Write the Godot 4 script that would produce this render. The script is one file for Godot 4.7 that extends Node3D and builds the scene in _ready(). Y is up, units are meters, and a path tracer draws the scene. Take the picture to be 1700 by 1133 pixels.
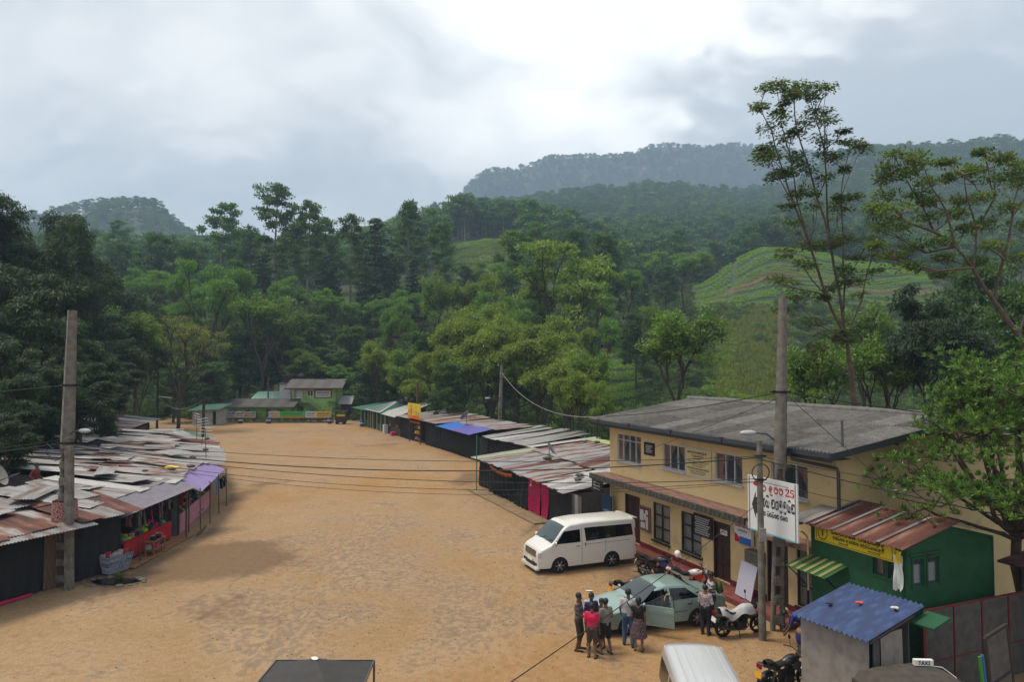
extends Node3D

var rng := RandomNumberGenerator.new()
var M := {}
var names := {}
var cloud_noise := FastNoiseLite.new()

class MB:
	var v := PackedVector3Array()
	var n := PackedVector3Array()
	var c := PackedColorArray()
	var col := Color(1, 1, 1)
	var xf := Transform3D.IDENTITY
	var use_col := false

	func tri(a: Vector3, b: Vector3, d: Vector3) -> void:
		a = xf * a; b = xf * b; d = xf * d
		var q := (d - a).cross(b - a).normalized()
		v.append(a); v.append(b); v.append(d)
		n.append(q); n.append(q); n.append(q)
		c.append(col); c.append(col); c.append(col)

	func quad(a: Vector3, b: Vector3, d: Vector3, e: Vector3) -> void:
		tri(a, b, d)
		tri(a, d, e)

	func poly(p: PackedVector3Array) -> void:
		for i in range(1, p.size() - 1):
			tri(p[0], p[i], p[i + 1])

	# box by centre and size, with an optional bevel on the vertical and horizontal edges
	func box(o: Vector3, s: Vector3, b := Basis.IDENTITY) -> void:
		var h := s * 0.5
		var k := []
		for i in 8:
			k.append(o + b * Vector3(h.x if i & 1 else -h.x, h.y if i & 2 else -h.y, h.z if i & 4 else -h.z))
		quad(k[0], k[2], k[3], k[1])
		quad(k[4], k[5], k[7], k[6])
		quad(k[0], k[4], k[6], k[2])
		quad(k[1], k[3], k[7], k[5])
		quad(k[2], k[6], k[7], k[3])
		quad(k[0], k[1], k[5], k[4])

	# beam between two points with a rectangular section
	func beam(a: Vector3, b: Vector3, w: float, h: float, up := Vector3.UP) -> void:
		var d := b - a
		var l := d.length()
		if l < 1e-5:
			return
		d /= l
		if absf(d.dot(up)) > 0.98:
			up = Vector3.RIGHT
		var s := d.cross(up).normalized()
		var u := s.cross(d)
		box((a + b) * 0.5, Vector3(w, h, l), Basis(s, u, -d))

	# rows of points joined to a smooth surface
	func grid(p: Array, wrap := false) -> void:
		var r := p.size()
		var k: int = p[0].size()
		var nn := []
		for i in r:
			var row := PackedVector3Array()
			row.resize(k)
			var pi: PackedVector3Array = p[i]
			var pu: PackedVector3Array = p[mini(i + 1, r - 1)]
			var pd: PackedVector3Array = p[maxi(i - 1, 0)]
			for j in k:
				var ja := j + 1
				var jb := j - 1
				if wrap:
					ja = 1 if j == k - 1 else ja
					jb = k - 2 if j == 0 else jb
				else:
					ja = mini(ja, k - 1)
					jb = maxi(jb, 0)
				var q := (pu[j] - pd[j]).cross(pi[ja] - pi[jb])
				if q.length_squared() < 1e-14:
					var pi2: PackedVector3Array = p[clampi(i + (1 if i == 0 else -1), 0, r - 1)]
					q = (pu[j] - pd[j]).cross(pi2[ja] - pi2[jb])
				row[j] = (xf.basis * q).normalized()
			nn.append(row)
		for i in r - 1:
			var a: PackedVector3Array = p[i]
			var b: PackedVector3Array = p[i + 1]
			var na: PackedVector3Array = nn[i]
			var nb: PackedVector3Array = nn[i + 1]
			for j in k - 1:
				v.append(xf * a[j]); v.append(xf * a[j + 1]); v.append(xf * b[j + 1])
				v.append(xf * a[j]); v.append(xf * b[j + 1]); v.append(xf * b[j])
				n.append(na[j]); n.append(na[j + 1]); n.append(nb[j + 1])
				n.append(na[j]); n.append(nb[j + 1]); n.append(nb[j])
				for q in 6:
					c.append(col)

	# tube along points, with a radius for each
	func tube(p: PackedVector3Array, rad: PackedFloat32Array, sides := 8, caps := true) -> void:
		var rows := []
		var m := p.size()
		var t0 := (p[1] - p[0]).normalized()
		var ref := Vector3.UP if absf(t0.y) < 0.9 else Vector3.RIGHT
		for i in m:
			var t := (p[mini(i + 1, m - 1)] - p[maxi(i - 1, 0)]).normalized()
			var s := t.cross(ref).normalized()
			ref = s.cross(t).normalized()
			var row := PackedVector3Array()
			for j in sides + 1:
				var a := TAU * j / sides
				row.append(p[i] + (s * cos(a) + ref * sin(a)) * rad[i])
			rows.append(row)
		grid(rows, true)
		if caps:
			var f := PackedVector3Array()
			var g := PackedVector3Array()
			for j in sides:
				f.append(rows[0][sides - 1 - j])
				g.append(rows[m - 1][j])
			poly(f)
			poly(g)

	func rod(a: Vector3, b: Vector3, r: float, sides := 8, r2 := -1.0) -> void:
		tube(PackedVector3Array([a, b]), PackedFloat32Array([r, r if r2 < 0 else r2]), sides)

	# lathe around an axis through o: profile of Vector2(radius, height)
	func lathe(o: Vector3, axis: Vector3, prof: Array, sides := 16) -> void:
		axis = axis.normalized()
		var s := axis.cross(Vector3.UP if absf(axis.y) < 0.9 else Vector3.RIGHT).normalized()
		var u := axis.cross(s)
		var rows := []
		for q in prof:
			var row := PackedVector3Array()
			for j in sides + 1:
				var a := TAU * j / sides
				row.append(o + axis * q.y + (s * cos(a) + u * sin(a)) * q.x)
			rows.append(row)
		grid(rows, true)

	func ball(o: Vector3, r: Vector3, seg := 10, b := Basis.IDENTITY) -> void:
		var rows := []
		for i in seg + 1:
			var t := PI * i / seg
			var row := PackedVector3Array()
			for j in 2 * seg + 1:
				var a := TAU * j / (2 * seg)
				row.append(o + b * Vector3(sin(t) * cos(a) * r.x, cos(t) * r.y, sin(t) * sin(a) * r.z))
			rows.append(row)
		grid(rows, true)

	# plate: polygon outline in the x-y plane of a basis, with thickness
	func plate(o: Vector3, ex: Vector3, ey: Vector3, pts: PackedVector2Array, th: float) -> void:
		var ez := ex.cross(ey).normalized() * th
		var ids := Geometry2D.triangulate_polygon(pts)
		var w := PackedVector3Array()
		for q in pts:
			w.append(o + ex * q.x + ey * q.y)
		for i in range(0, ids.size(), 3):
			var a := w[ids[i]]; var b := w[ids[i + 1]]; var d := w[ids[i + 2]]
			if (b - a).cross(d - a).dot(ez) < 0:
				var t := b; b = d; d = t
			tri(a + ez, d + ez, b + ez)
			tri(a, b, d)
		for i in w.size():
			var a := w[i]; var b := w[(i + 1) % w.size()]
			quad(a, b, b + ez, a + ez)

	func mesh() -> ArrayMesh:
		var arr := []
		arr.resize(Mesh.ARRAY_MAX)
		arr[Mesh.ARRAY_VERTEX] = v
		arr[Mesh.ARRAY_NORMAL] = n
		if use_col:
			arr[Mesh.ARRAY_COLOR] = c
		var m := ArrayMesh.new()
		m.add_surface_from_arrays(Mesh.PRIMITIVE_TRIANGLES, arr)
		return m

func numbered(s: String) -> String:
	var k: int = names.get(s, 0)
	names[s] = k + 1
	return s if k == 0 else "%s_%03d" % [s, k]

func tag(o: Node, label: String, category: String, group := "", kind := "") -> Node:
	o.set_meta("label", label)
	o.set_meta("category", category)
	if group:
		o.set_meta("group", group)
	if kind:
		o.set_meta("kind", kind)
	return o

func thing(called: String, label: String, category: String, pos := Vector3.ZERO, yaw := 0.0, group := "") -> Node3D:
	var o := Node3D.new()
	o.name = numbered(called)
	add_child(o)
	o.position = pos
	o.rotation.y = yaw
	tag(o, label, category, group)
	return o

func part(parent: Node, called: String, mb, m: Material, label := "") -> MeshInstance3D:
	var o := MeshInstance3D.new()
	o.mesh = mb.mesh() if mb is MB else mb
	o.material_override = m
	if parent == self:
		o.name = numbered(called)
		add_child(o)
	else:
		o.name = called
		parent.add_child(o, true)
	if label:
		o.set_meta("label", label)
	return o

func pbox(parent: Node, called: String, m: Material, o: Vector3, s: Vector3, b := Basis.IDENTITY) -> void:
	var mb := MB.new()
	mb.box(o, s, b)
	part(parent, called, mb, m)

func prod(parent: Node, called: String, m: Material, a: Vector3, b: Vector3, r: float, sides := 8, r2 := -1.0) -> void:
	var mb := MB.new()
	mb.rod(a, b, r, sides, r2)
	part(parent, called, mb, m)

func pbeam(parent: Node, called: String, m: Material, a: Vector3, b: Vector3, w: float, h: float, up := Vector3.UP) -> void:
	var mb := MB.new()
	mb.beam(a, b, w, h, up)
	part(parent, called, mb, m)

func struct(called: String, mb, m: Material) -> MeshInstance3D:
	var o := part(self, called, mb, m)
	o.set_meta("kind", "structure")
	return o

func plain(c: Color, rough := 0.8, metal := 0.0) -> StandardMaterial3D:
	var m := StandardMaterial3D.new()
	m.albedo_color = c
	m.roughness = rough
	m.metallic = metal
	return m

func noise_tex(ramp: Array, freq: float, sz := 512, seed_ := 1, oct := 5, kind := FastNoiseLite.TYPE_SIMPLEX_SMOOTH) -> NoiseTexture2D:
	var nz := FastNoiseLite.new()
	nz.noise_type = kind
	nz.frequency = freq
	nz.seed = seed_
	nz.fractal_octaves = oct
	var t := NoiseTexture2D.new()
	t.width = sz
	t.height = sz
	t.seamless = true
	t.noise = nz
	if ramp.size():
		var g := Gradient.new()
		var off := PackedFloat32Array()
		var cs := PackedColorArray()
		for q in ramp:
			off.append(q[0])
			cs.append(q[1])
		g.offsets = off
		g.colors = cs
		t.color_ramp = g
	return t

# colour that varies in patches over the surface, sized in metres; triplanar, no UVs
func noisy(ramp: Array, size: float, rough := 0.85, seed_ := 1, stretch := Vector3.ONE, freq := 0.007, metal := 0.0, oct := 6, keep := 0.5) -> StandardMaterial3D:
	var m := StandardMaterial3D.new()
	# broad, gentle variation: colours drawn toward their mean
	var mean := Color(0, 0, 0)
	for q in ramp:
		mean += q[1] / ramp.size()
	var soft := []
	for q in ramp:
		soft.append([q[0], mean.lerp(q[1], keep)])
	m.albedo_texture = noise_tex(soft, freq, 512, seed_, oct)
	m.uv1_triplanar = true
	m.uv1_scale = stretch / size
	m.roughness = rough
	m.metallic = metal
	return m

func bump(m: StandardMaterial3D, size_freq: float, strength: float, seed_ := 7) -> StandardMaterial3D:
	var t := noise_tex([], size_freq, 512, seed_, 5)
	t.as_normal_map = true
	t.bump_strength = strength
	m.normal_enabled = true
	m.normal_texture = t
	return m

func leafy(back: Color, rough := 0.62) -> StandardMaterial3D:
	var m := StandardMaterial3D.new()
	m.vertex_color_use_as_albedo = true
	m.roughness = rough
	m.backlight_enabled = true
	m.backlight = back
	return m

func V(x: float, y: float, z: float) -> Vector3:
	return Vector3(x, y, z)


func make_sky() -> PanoramaSkyMaterial:
	var w := 1600
	var h := 800
	var im := Image.create(w, h, false, Image.FORMAT_RGBF)
	var nz := FastNoiseLite.new()
	nz.noise_type = FastNoiseLite.TYPE_SIMPLEX_SMOOTH
	nz.frequency = 1.0
	nz.fractal_octaves = 5
	nz.fractal_gain = 0.5
	nz.seed = 11
	var sun := Vector3(0.135, 0.40, -0.90).normalized()
	for y in h:
		var el := PI * (0.5 - (y + 0.5) / h)
		if el < -0.02:
			im.fill_rect(Rect2i(0, y, w, h - y), Color(0.25, 0.27, 0.27))
			break
		for x in w:
			var az := wrapf(TAU * (x + 0.5) / w, -PI, PI)
			var d := Vector3(sin(az) * cos(el), sin(el), -cos(az) * cos(el))
			# cloud layer seen in perspective: stretched toward the horizon
			var q := d / (absf(d.y) + 0.36)
			var a := nz.get_noise_3d(q.x * 0.9 + 3.1, q.y * 1.2, q.z * 0.9 - 0.4)
			var b := nz.get_noise_3d(q.x * 2.3 - 5.0 + a * 1.3, q.y * 2.6, q.z * 2.3 + 2.0 + a)
			var f := nz.get_noise_3d(q.x * 6.5 + 9.0 + b * 1.2, q.y * 7.0 + b, q.z * 6.5)
			var t := 0.58 + 0.5 * a + 0.55 * b + 0.24 * f
			# thin cloud round the hidden sun, cut off by a thicker ragged bank to its right
			var near := acos(clampf(d.dot(sun), -1, 1))
			var e0 := 0.27 + 0.9 * (el - 0.33) + 0.22 * b + 0.12 * f
			var right := smoothstep(e0 - 0.06, e0 + 0.16, az) * smoothstep(1.5, 1.0, az)
			var glow := exp(-pow(near / 0.24, 2.0)) * (1.0 - 0.85 * right) * (0.8 + 0.7 * b)
			var cu := Vector2(az + 0.40, (el - 0.375) * 1.2).length() + 0.16 * b + 0.08 * f
			var cum := smoothstep(0.15, 0.02, cu) * smoothstep(-0.36, -0.42, az - 0.05 * b - 0.08)
			t = clampf(t - 0.36 * right, 0.0, 1.0)
			var c := Color(0.50, 0.54, 0.59).lerp(Color(0.86, 0.865, 0.865), smoothstep(0.0, 1.0, t))
			c = c.lerp(Color(0.98, 0.98, 0.97), 0.8 * cum)
			c = c.lerp(Color(1.30, 1.31, 1.30), clampf(glow * 1.15, 0, 1))
			# pale haze low over the hills
			c = c.lerp(Color(0.66, 0.69, 0.725), 0.35 * smoothstep(0.30, 0.02, el) * (1.0 - glow) * (1.0 - 0.5 * right))
			im.set_pixel(x, y, Color(c.r * 0.74, c.g * 0.735, c.b * 0.725))
	var m := PanoramaSkyMaterial.new()
	m.panorama = ImageTexture.create_from_image(im)
	return m

const TCOL := [ -1.368, -0.927, -0.750, -0.644, -0.547, -0.450, -0.353, -0.256, -0.132, -0.062, 0.009, 0.088, 0.177, 0.274, 0.362, 0.424, 0.485, 0.609, 0.750, 0.971, 1.456 ]
const TDEP := [ 100, 120, 150, 190, 240, 320, 450, 650, 900, 1250 ]
const THGT := [
	[ 0.0, 6.0, 20.0, 35.0, 50.0, 75.0, 110.0, 160.0, 170.0, 60.0 ],
	[ 0.0, 6.0, 18.0, 30.0, 42.0, 60.0, 85.0, 110.0, 190.0, 80.0 ],
	[ 0.0, 4.0, 15.0, 24.0, 34.0, 50.0, 75.0, 98.0, 190.0, 90.0 ],
	[ 0.0, 3.0, 14.0, 23.0, 33.0, 50.0, 74.0, 100.0, 205.0, 100.0 ],
	[ 0.0, 2.0, 13.0, 23.0, 33.0, 50.0, 74.0, 102.0, 214.0, 100.0 ],
	[ 0.0, 1.0, 13.0, 22.0, 31.0, 48.0, 72.0, 98.0, 158.0, 90.0 ],
	[ 0.0, 1.0, 14.0, 22.0, 31.0, 46.0, 70.0, 96.0, 128.0, 70.0 ],
	[ 0.0, 1.0, 16.0, 23.0, 32.0, 48.0, 76.0, 116.0, 126.0, 50.0 ],
	[ 0.0, 1.0, 15.0, 24.0, 35.8, 58.5, 86.9, 133.2, 186.8, 100.0 ],
	[ 0.0, 2.0, 14.0, 24.0, 41.1, 68.8, 94.1, 141.4, 203.7, 140.0 ],
	[ 0.0, 3.0, 13.0, 24.0, 40.5, 67.1, 94.1, 146.0, 213.4, 150.0 ],
	[ 0.0, 3.0, 13.0, 22.0, 33.7, 56.3, 89.3, 147.2, 221.5, 150.0 ],
	[ 1.0, 4.0, 12.0, 21.0, 31.5, 50.6, 86.0, 148.4, 224.7, 150.0 ],
	[ 2.0, 6.0, 14.0, 23.0, 36.2, 42.0, 88.1, 150.7, 226.3, 150.0 ],
	[ 1.0, 4.0, 14.0, 26.0, 48.4, 44.0, 90.9, 151.9, 227.1, 150.0 ],
	[ 0.0, 3.0, 13.0, 25.0, 48.8, 44.0, 93.3, 155.3, 232.8, 160.0 ],
	[ 0.0, 2.0, 12.0, 24.0, 47.1, 44.0, 95.7, 169.3, 275.7, 170.0 ],
	[ 0.0, 1.0, 10.0, 21.0, 39.6, 46.0, 99.7, 182.2, 281.4, 180.0 ],
	[ 0.0, 1.0, 10.0, 20.0, 35.4, 59.1, 103.0, 185.7, 284.6, 190.0 ],
	[ 0.0, 1.0, 10.0, 20.0, 33.7, 56.3, 103.0, 185.7, 284.6, 190.0 ],
	[ 0.0, 1.0, 10.0, 20.0, 33.7, 56.3, 103.0, 185.7, 284.6, 190.0 ],
]

func cubic(a: float, b: float, c: float, d: float, t: float) -> float:
	# monotone-ish Catmull-Rom with soft tangents
	var m1 := (c - a) * 0.4
	var m2 := (d - b) * 0.4
	return (2 * t * t * t - 3 * t * t + 1) * b + (t * t * t - 2 * t * t + t) * m1 + (-2 * t * t * t + 3 * t * t) * c + (t * t * t - t * t) * m2

func column_height(k: int, dd: float) -> float:
	var r: Array = THGT[clampi(k, 0, THGT.size() - 1)]
	if dd <= TDEP[0]:
		return r[0] * smoothstep(70.0, 100.0, dd)
	var i := 0
	while i < TDEP.size() - 2 and dd > TDEP[i + 1]:
		i += 1
	var t: float = clampf((dd - TDEP[i]) / float(TDEP[i + 1] - TDEP[i]), 0.0, 1.0)
	return cubic(r[maxi(i - 1, 0)], r[i], r[i + 1], r[mini(i + 2, r.size() - 1)], t)

func ground_at(x: float, z: float) -> float:
	var dd := -z
	if dd < 70.0:
		return 0.0
	var s := x / dd
	var i := 0
	while i < TCOL.size() - 2 and s > TCOL[i + 1]:
		i += 1
	var t: float = clampf((s - TCOL[i]) / (TCOL[i + 1] - TCOL[i]), 0.0, 1.0)
	var h := cubic(column_height(i - 1, dd), column_height(i, dd), column_height(i + 1, dd), column_height(i + 2, dd), t)
	var rough := smoothstep(110.0, 220.0, dd)
	h += rough * (cloud_noise.get_noise_2d(x * 0.9, z * 0.9) * 5.0 + smoothstep(300.0, 700.0, dd) * cloud_noise.get_noise_2d(x * 0.22, z * 0.22) * 9.0)
	return h

# where tea is planted instead of forest
func tea_at(x: float, z: float) -> float:
	var dd := -z
	var s := x / dd
	var a := 0.0
	if dd > 196 and dd < 252 and s > 0.265 and s < 0.62:
		a = 1.0
	elif dd > 248 and dd < 330 and s > -0.105 and s < 0.012:
		a = 1.0
	elif dd > 104 and dd < 150 and s > 0.13 and s < 0.19:
		a = 1.0
	elif dd > 92 and dd < 152 and s > 0.285 and s < 0.385:
		a = 1.0
	return a

var mountain_wood := []

func build_terrain() -> void:
	var mb := MB.new()
	mb.use_col = true
	var ds := PackedFloat32Array()
	var q := 66.0
	while q < 1250.0:
		ds.append(q)
		q *= 1.022
	ds.append(1250.0)
	var cols := 170
	var rows := []
	for d in ds:
		var row := PackedVector3Array()
		for j in cols + 1:
			var s := -1.45 + 3.0 * j / cols
			var x := s * d
			row.append(Vector3(x, ground_at(x, -d) - 0.25, -d))
		rows.append(row)
	var v0 := 0
	mb.grid(rows)
	for i in mb.v.size():
		var p := mb.v[i]
		var k := cloud_noise.get_noise_2d(p.x * 2.0, p.z * 2.0)
		var cc := Color(0.030, 0.046, 0.018).lerp(Color(0.05, 0.065, 0.022), clampf(0.5 + k, 0, 1))
		var s := p.x / -p.z
		if tea_at(p.x, p.z) > 0.5:
			cc = Color(0.035, 0.055, 0.016)
			if p.z < -211 and p.z > -216 and s > 0.2:
				cc = Color(0.10, 0.06, 0.035)
		# dry grass slope and bare earth track below the mound
		if p.z < -112 and p.z > -190 and s > 0.30 and s < 0.40:
			cc = Color(0.085, 0.088, 0.025).lerp(Color(0.055, 0.07, 0.022), clampf(0.5 + k * 1.6, 0, 1))
		if p.z < -262 and p.z > -300 and s > -0.07 and s < 0.02:
			cc = Color(0.09, 0.095, 0.035)
		mb.c[i] = cc
	var m := StandardMaterial3D.new()
	m.vertex_color_use_as_albedo = true
	m.roughness = 0.95
	struct("hillside_terrain", mb, m)
	# distant table mountain
	var mm := MB.new()
	rows = []
	var prof := [[0.15, 0], [0.45, 0.45], [0.62, 0.62], [0.74, 0.70], [0.80, 0.93], [0.88, 1.0], [1.0, 1.0], [1.25, 0.75], [1.6, 0.3]]
	for i in 61:
		var f := i / 60.0 * (prof.size() - 1)
		var a := int(f)
		var b := mini(a + 1, prof.size() - 1)
		var dn: float = lerpf(prof[a][0], prof[b][0], f - a)
		var hn: float = lerpf(prof[a][1], prof[b][1], f - a)
		var d := 1000.0 + 800.0 * dn
		var row := PackedVector3Array()
		for j in 141:
			var s := -0.30 + 1.0 * j / 140.0
			# skyline: shoulder on the left, a long flat crest, higher toward the right
			var crest := 0.0
			crest = lerpf(0.0, 0.285, smoothstep(-0.24, -0.03, s))
			crest += 0.022 * smoothstep(0.0, 0.06, s) + 0.018 * smoothstep(0.13, 0.24, s) - 0.008 * smoothstep(0.32, 0.40, s)
			var x := s * d
			var k := cloud_noise.get_noise_2d(x * 0.25, d * 0.25)
			var hh := 8.6 + crest * minf(d, 1800.0) * hn * (1.0 + 0.02 * k)
			if dn > 0.3 and dn < 0.8:
				hh += k * 22.0
			hh += cloud_noise.get_noise_2d(x * 2.2, d * 2.0) * 4.0
			row.append(Vector3(x, hh, -d))
		rows.append(row)
	mm.grid(rows)
	mm.use_col = true
	for i in mm.v.size():
		var p := mm.v[i]
		var k := cloud_noise.get_noise_2d(p.x * 0.8, p.y * 1.2)
		var s2 := p.x / -p.z
		var cc := Color(0.028, 0.045, 0.02)
		# bare rock in the steep band below the crest
		if p.z < -1600 and p.z > -1640 and mm.n[i].y < 0.75 and k > 0.36 and s2 > 0.05 and s2 < 0.3:
			cc = Color(0.22, 0.17, 0.11)
		elif k > 0.34:
			cc = Color(0.05, 0.075, 0.025)
		mm.c[i] = cc
	struct("mountain", mm, m)
	# wood on the mountain
	rng.seed = 88
	var xs := []
	for i in 7000:
		var r: int = 4 + int(38.0 * rng.randf())
		var j := int(139.0 * rng.randf())
		var at_: Vector3 = rows[r][j].lerp(rows[r + 1][j + 1], rng.randf())
		if at_.y < 60.0:
			continue
		var sc := rng.randf_range(0.4, 0.95)
		xs.append(Transform3D(Basis(Vector3.UP, rng.randf() * TAU).scaled(Vector3(sc * 1.5, sc, sc * 1.5)), at_ - Vector3(0, 3, 0)))
	mountain_wood = xs

class LeafSet:
	var v := PackedVector3Array()
	var n := PackedVector3Array()
	var c := PackedColorArray()
	var ix := PackedInt32Array()

	func leaf(p: Vector3, a: Vector3, s: Vector3, col: Color) -> void:
		var k := v.size()
		var nn := a.cross(s).normalized()
		if nn.y < 0:
			nn = -nn
			s = -s
		var mid := p + a * 0.45 - nn * (s.length() * 0.25)
		v.append(p); v.append(mid + s); v.append(p + a); v.append(mid - s)
		n.append(nn); n.append(nn); n.append(nn); n.append(nn)
		c.append(col); c.append(col); c.append(col); c.append(col)
		ix.append(k); ix.append(k + 1); ix.append(k + 2)
		ix.append(k); ix.append(k + 2); ix.append(k + 3)

	func mesh() -> ArrayMesh:
		var arr := []
		arr.resize(Mesh.ARRAY_MAX)
		arr[Mesh.ARRAY_VERTEX] = v
		arr[Mesh.ARRAY_NORMAL] = n
		arr[Mesh.ARRAY_COLOR] = c
		arr[Mesh.ARRAY_INDEX] = ix
		var m := ArrayMesh.new()
		m.add_surface_from_arrays(Mesh.PRIMITIVE_TRIANGLES, arr)
		return m

func rdir() -> Vector3:
	var z := rng.randf_range(-1, 1)
	var a := rng.randf() * TAU
	var r := sqrt(1 - z * z)
	return Vector3(r * cos(a), z, r * sin(a))

# one tuft of foliage: leaves spread through a flattened ball, most of them near its upper skin
func clump(ls: LeafSet, o: Vector3, r: float, p: Dictionary) -> void:
	var cnt := int(p.leaves * rng.randf_range(0.75, 1.25))
	var c1: Color = p.c1
	var c2: Color = p.c2
	var tint := rng.randf()
	var flat: float = p.get("flat", 0.6)
	var droop: float = p.get("droop", 0.0)
	var ll: float = p.leaf
	var asp: float = p.get("asp", 0.5)
	var lobes := []
	for i in 4:
		var d := rdir()
		d.y = absf(d.y) * 0.7
		lobes.append(o + d * r * 0.55 * Vector3(1, flat, 1))
	for i in cnt:
		var d := rdir()
		if d.y < 0 and rng.randf() < 0.55:
			d.y = -d.y
		var rad := pow(rng.randf(), 0.4)
		var lo: Vector3 = lobes[i % 4]
		var q: Vector3 = lo + Vector3(d.x, d.y * flat, d.z) * r * 0.62 * rad
		var side := Vector3(d.x, 0, d.z)
		var axis: Vector3
		if droop > 0.0:
			axis = (side.normalized() + rdir() * 0.45 + Vector3.DOWN * droop).normalized()
		else:
			axis = (rdir() + d * 0.5).normalized()
		var nrm := (d * Vector3(1, 1.4, 1) + Vector3.UP * 0.5 + rdir() * 0.8).normalized()
		var s := axis.cross(nrm).normalized()
		var l := ll * rng.randf_range(0.65, 1.3)
		var t := clampf(0.55 * tint + 0.45 * rng.randf() + rng.randf_range(-0.1, 0.1), 0, 1)
		var cc := c1.lerp(c2, t)
		if p.has("c3") and rng.randf() < p.get("c3n", 0.06):
			cc = p.c3
		ls.leaf(q, axis * l, s * l * asp * 0.5, cc)

func limb_path(a: Vector3, b: Vector3, sag: float, k := 5, wob := 0.06) -> PackedVector3Array:
	var out := PackedVector3Array()
	var l := a.distance_to(b)
	for i in k + 1:
		var t := float(i) / k
		var q := a.lerp(b, t) + Vector3.UP * (-sag * 4.0 * t * (1 - t)) * l
		if i > 0 and i < k:
			q += rdir() * l * wob
		out.append(q)
	return out

func taper(r0: float, r1: float, k: int) -> PackedFloat32Array:
	var out := PackedFloat32Array()
	for i in k:
		out.append(lerpf(r0, r1, float(i) / (k - 1)))
	return out

# central trunk with limbs whose reach follows a crown outline
func tree_excurrent(p: Dictionary) -> Array:
	rng.seed = p.seed
	var tb := MB.new()
	var ls := LeafSet.new()
	var h: float = p.h
	var lean := Vector3(rng.randf_range(-1, 1), 0, rng.randf_range(-1, 1)) * h * 0.03
	var spine := PackedVector3Array()
	for i in 9:
		var t := i / 8.0
		spine.append(Vector3(0, t * h * 0.97, 0) + lean * t * t + Vector3(sin(t * 5.0 + p.seed), 0, cos(t * 4.0 + p.seed)) * h * 0.008 * t)
	tb.tube(spine, taper(p.r, p.r * 0.12, 9), 8, false)
	var nl: int = p.limbs
	for i in nl:
		var t := float(i) / (nl - 1)
		var hh: float = lerpf(p.clear, 0.96, pow(t, 0.9))
		var reach: float = p.reach
		match p.shape:
			"cone": reach *= pow(1.0 - t, 0.75) * 0.9 + 0.10
			"column": reach *= clampf(sin(PI * clampf(t * 0.85 + 0.12, 0, 1)) * 1.2, 0.25, 1)
			"tall": reach *= clampf(0.55 + 0.55 * sin(PI * (t * 0.9 + 0.08)) - 0.35 * t * t, 0.2, 1.0)
			_: reach *= sqrt(maxf(0.05, 1.0 - pow(t * 0.98, 2.2)))
		reach *= rng.randf_range(0.55, 1.15)
		var az := i * 2.39996 + rng.randf_range(-0.5, 0.5)
		var base := spine[0].lerp(spine[8], hh / 0.97)
		base.y = hh * h
		var out := Vector3(cos(az), 0, sin(az))
		var tip: Vector3 = base + out * reach + Vector3.UP * reach * p.get("rise", 0.45) * rng.randf_range(0.6, 1.3)
		if tip.y > h * 0.985:
			tip.y = h * 0.985
		var path := limb_path(base, tip, p.get("sag", 0.08), 4, 0.05)
		tb.tube(path, taper(p.r * 0.30 * (1.15 - t), p.r * 0.05, 5), 5, false)
		var cr: float = p.clump * rng.randf_range(0.7, 1.25)
		clump(ls, tip, cr, p)
		if reach > p.clump * 1.3:
			clump(ls, path[3] + rdir() * cr * 0.6, cr * 0.8, p)
			if rng.randf() < p.get("fill", 0.5):
				clump(ls, path[2] + rdir() * cr * 0.5, cr * 0.75, p)
	clump(ls, spine[8], p.clump * 0.8, p)
	return [tb.mesh(), ls.mesh()]

# trunk that divides into spreading limbs, each carrying domed tufts
func fork(tb: MB, ls: LeafSet, a: Vector3, d: Vector3, l: float, r: float, lev: int, p: Dictionary) -> void:
	var b := a + d * l
	var path := limb_path(a, b, p.get("sag", -0.04), 4, p.get("wob", 0.05))
	tb.tube(path, taper(r, r * 0.62, 5), 7 if lev > 1 else 5, false)
	if lev == 0:
		clump(ls, b, p.clump * rng.randf_range(0.7, 1.3), p)
		if rng.randf() < p.get("fill", 0.4):
			clump(ls, path[2] + rdir() * p.clump * 0.5, p.clump * 0.7, p)
		return
	var k: int = p.split + (1 if rng.randf() < 0.35 else 0)
	var az := rng.randf() * TAU
	var s := d.cross(Vector3.UP if absf(d.y) < 0.95 else Vector3.RIGHT).normalized()
	var u := s.cross(d)
	for i in k:
		az += TAU / k + rng.randf_range(-0.4, 0.4)
		var spread: float = p.spread * rng.randf_range(0.6, 1.25)
		var nd := (d * cos(spread) + (s * cos(az) + u * sin(az)) * sin(spread)).normalized()
		nd = (nd + Vector3.UP * p.get("up", 0.15)).normalized()
		fork(tb, ls, b, nd, l * p.shrink * rng.randf_range(0.75, 1.2), r * 0.6, lev - 1, p)
	if lev == 1 and rng.randf() < 0.5:
		fork(tb, ls, path[2], (d + rdir() * 0.9).normalized(), l * 0.5, r * 0.35, 0, p)

func tree_forked(p: Dictionary) -> Array:
	rng.seed = p.seed
	var tb := MB.new()
	var ls := LeafSet.new()
	var h: float = p.h
	var top := Vector3(rng.randf_range(-0.04, 0.04) * h, h * p.clear, rng.randf_range(-0.04, 0.04) * h)
	tb.tube(limb_path(Vector3.ZERO, top, 0.0, 4, 0.02), taper(p.r, p.r * 0.75, 5), 9, false)
	var k: int = p.stems
	for i in k:
		var az := TAU * i / k + rng.randf_range(-0.4, 0.4)
		var sp: float = p.spread0 * rng.randf_range(0.55, 1.2)
		var d := Vector3(cos(az) * sin(sp), cos(sp), sin(az) * sin(sp))
		fork(tb, ls, top, d, h * p.first * rng.randf_range(0.8, 1.2), p.r * 0.6, p.levels, p)
	return [tb.mesh(), ls.mesh()]

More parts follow.
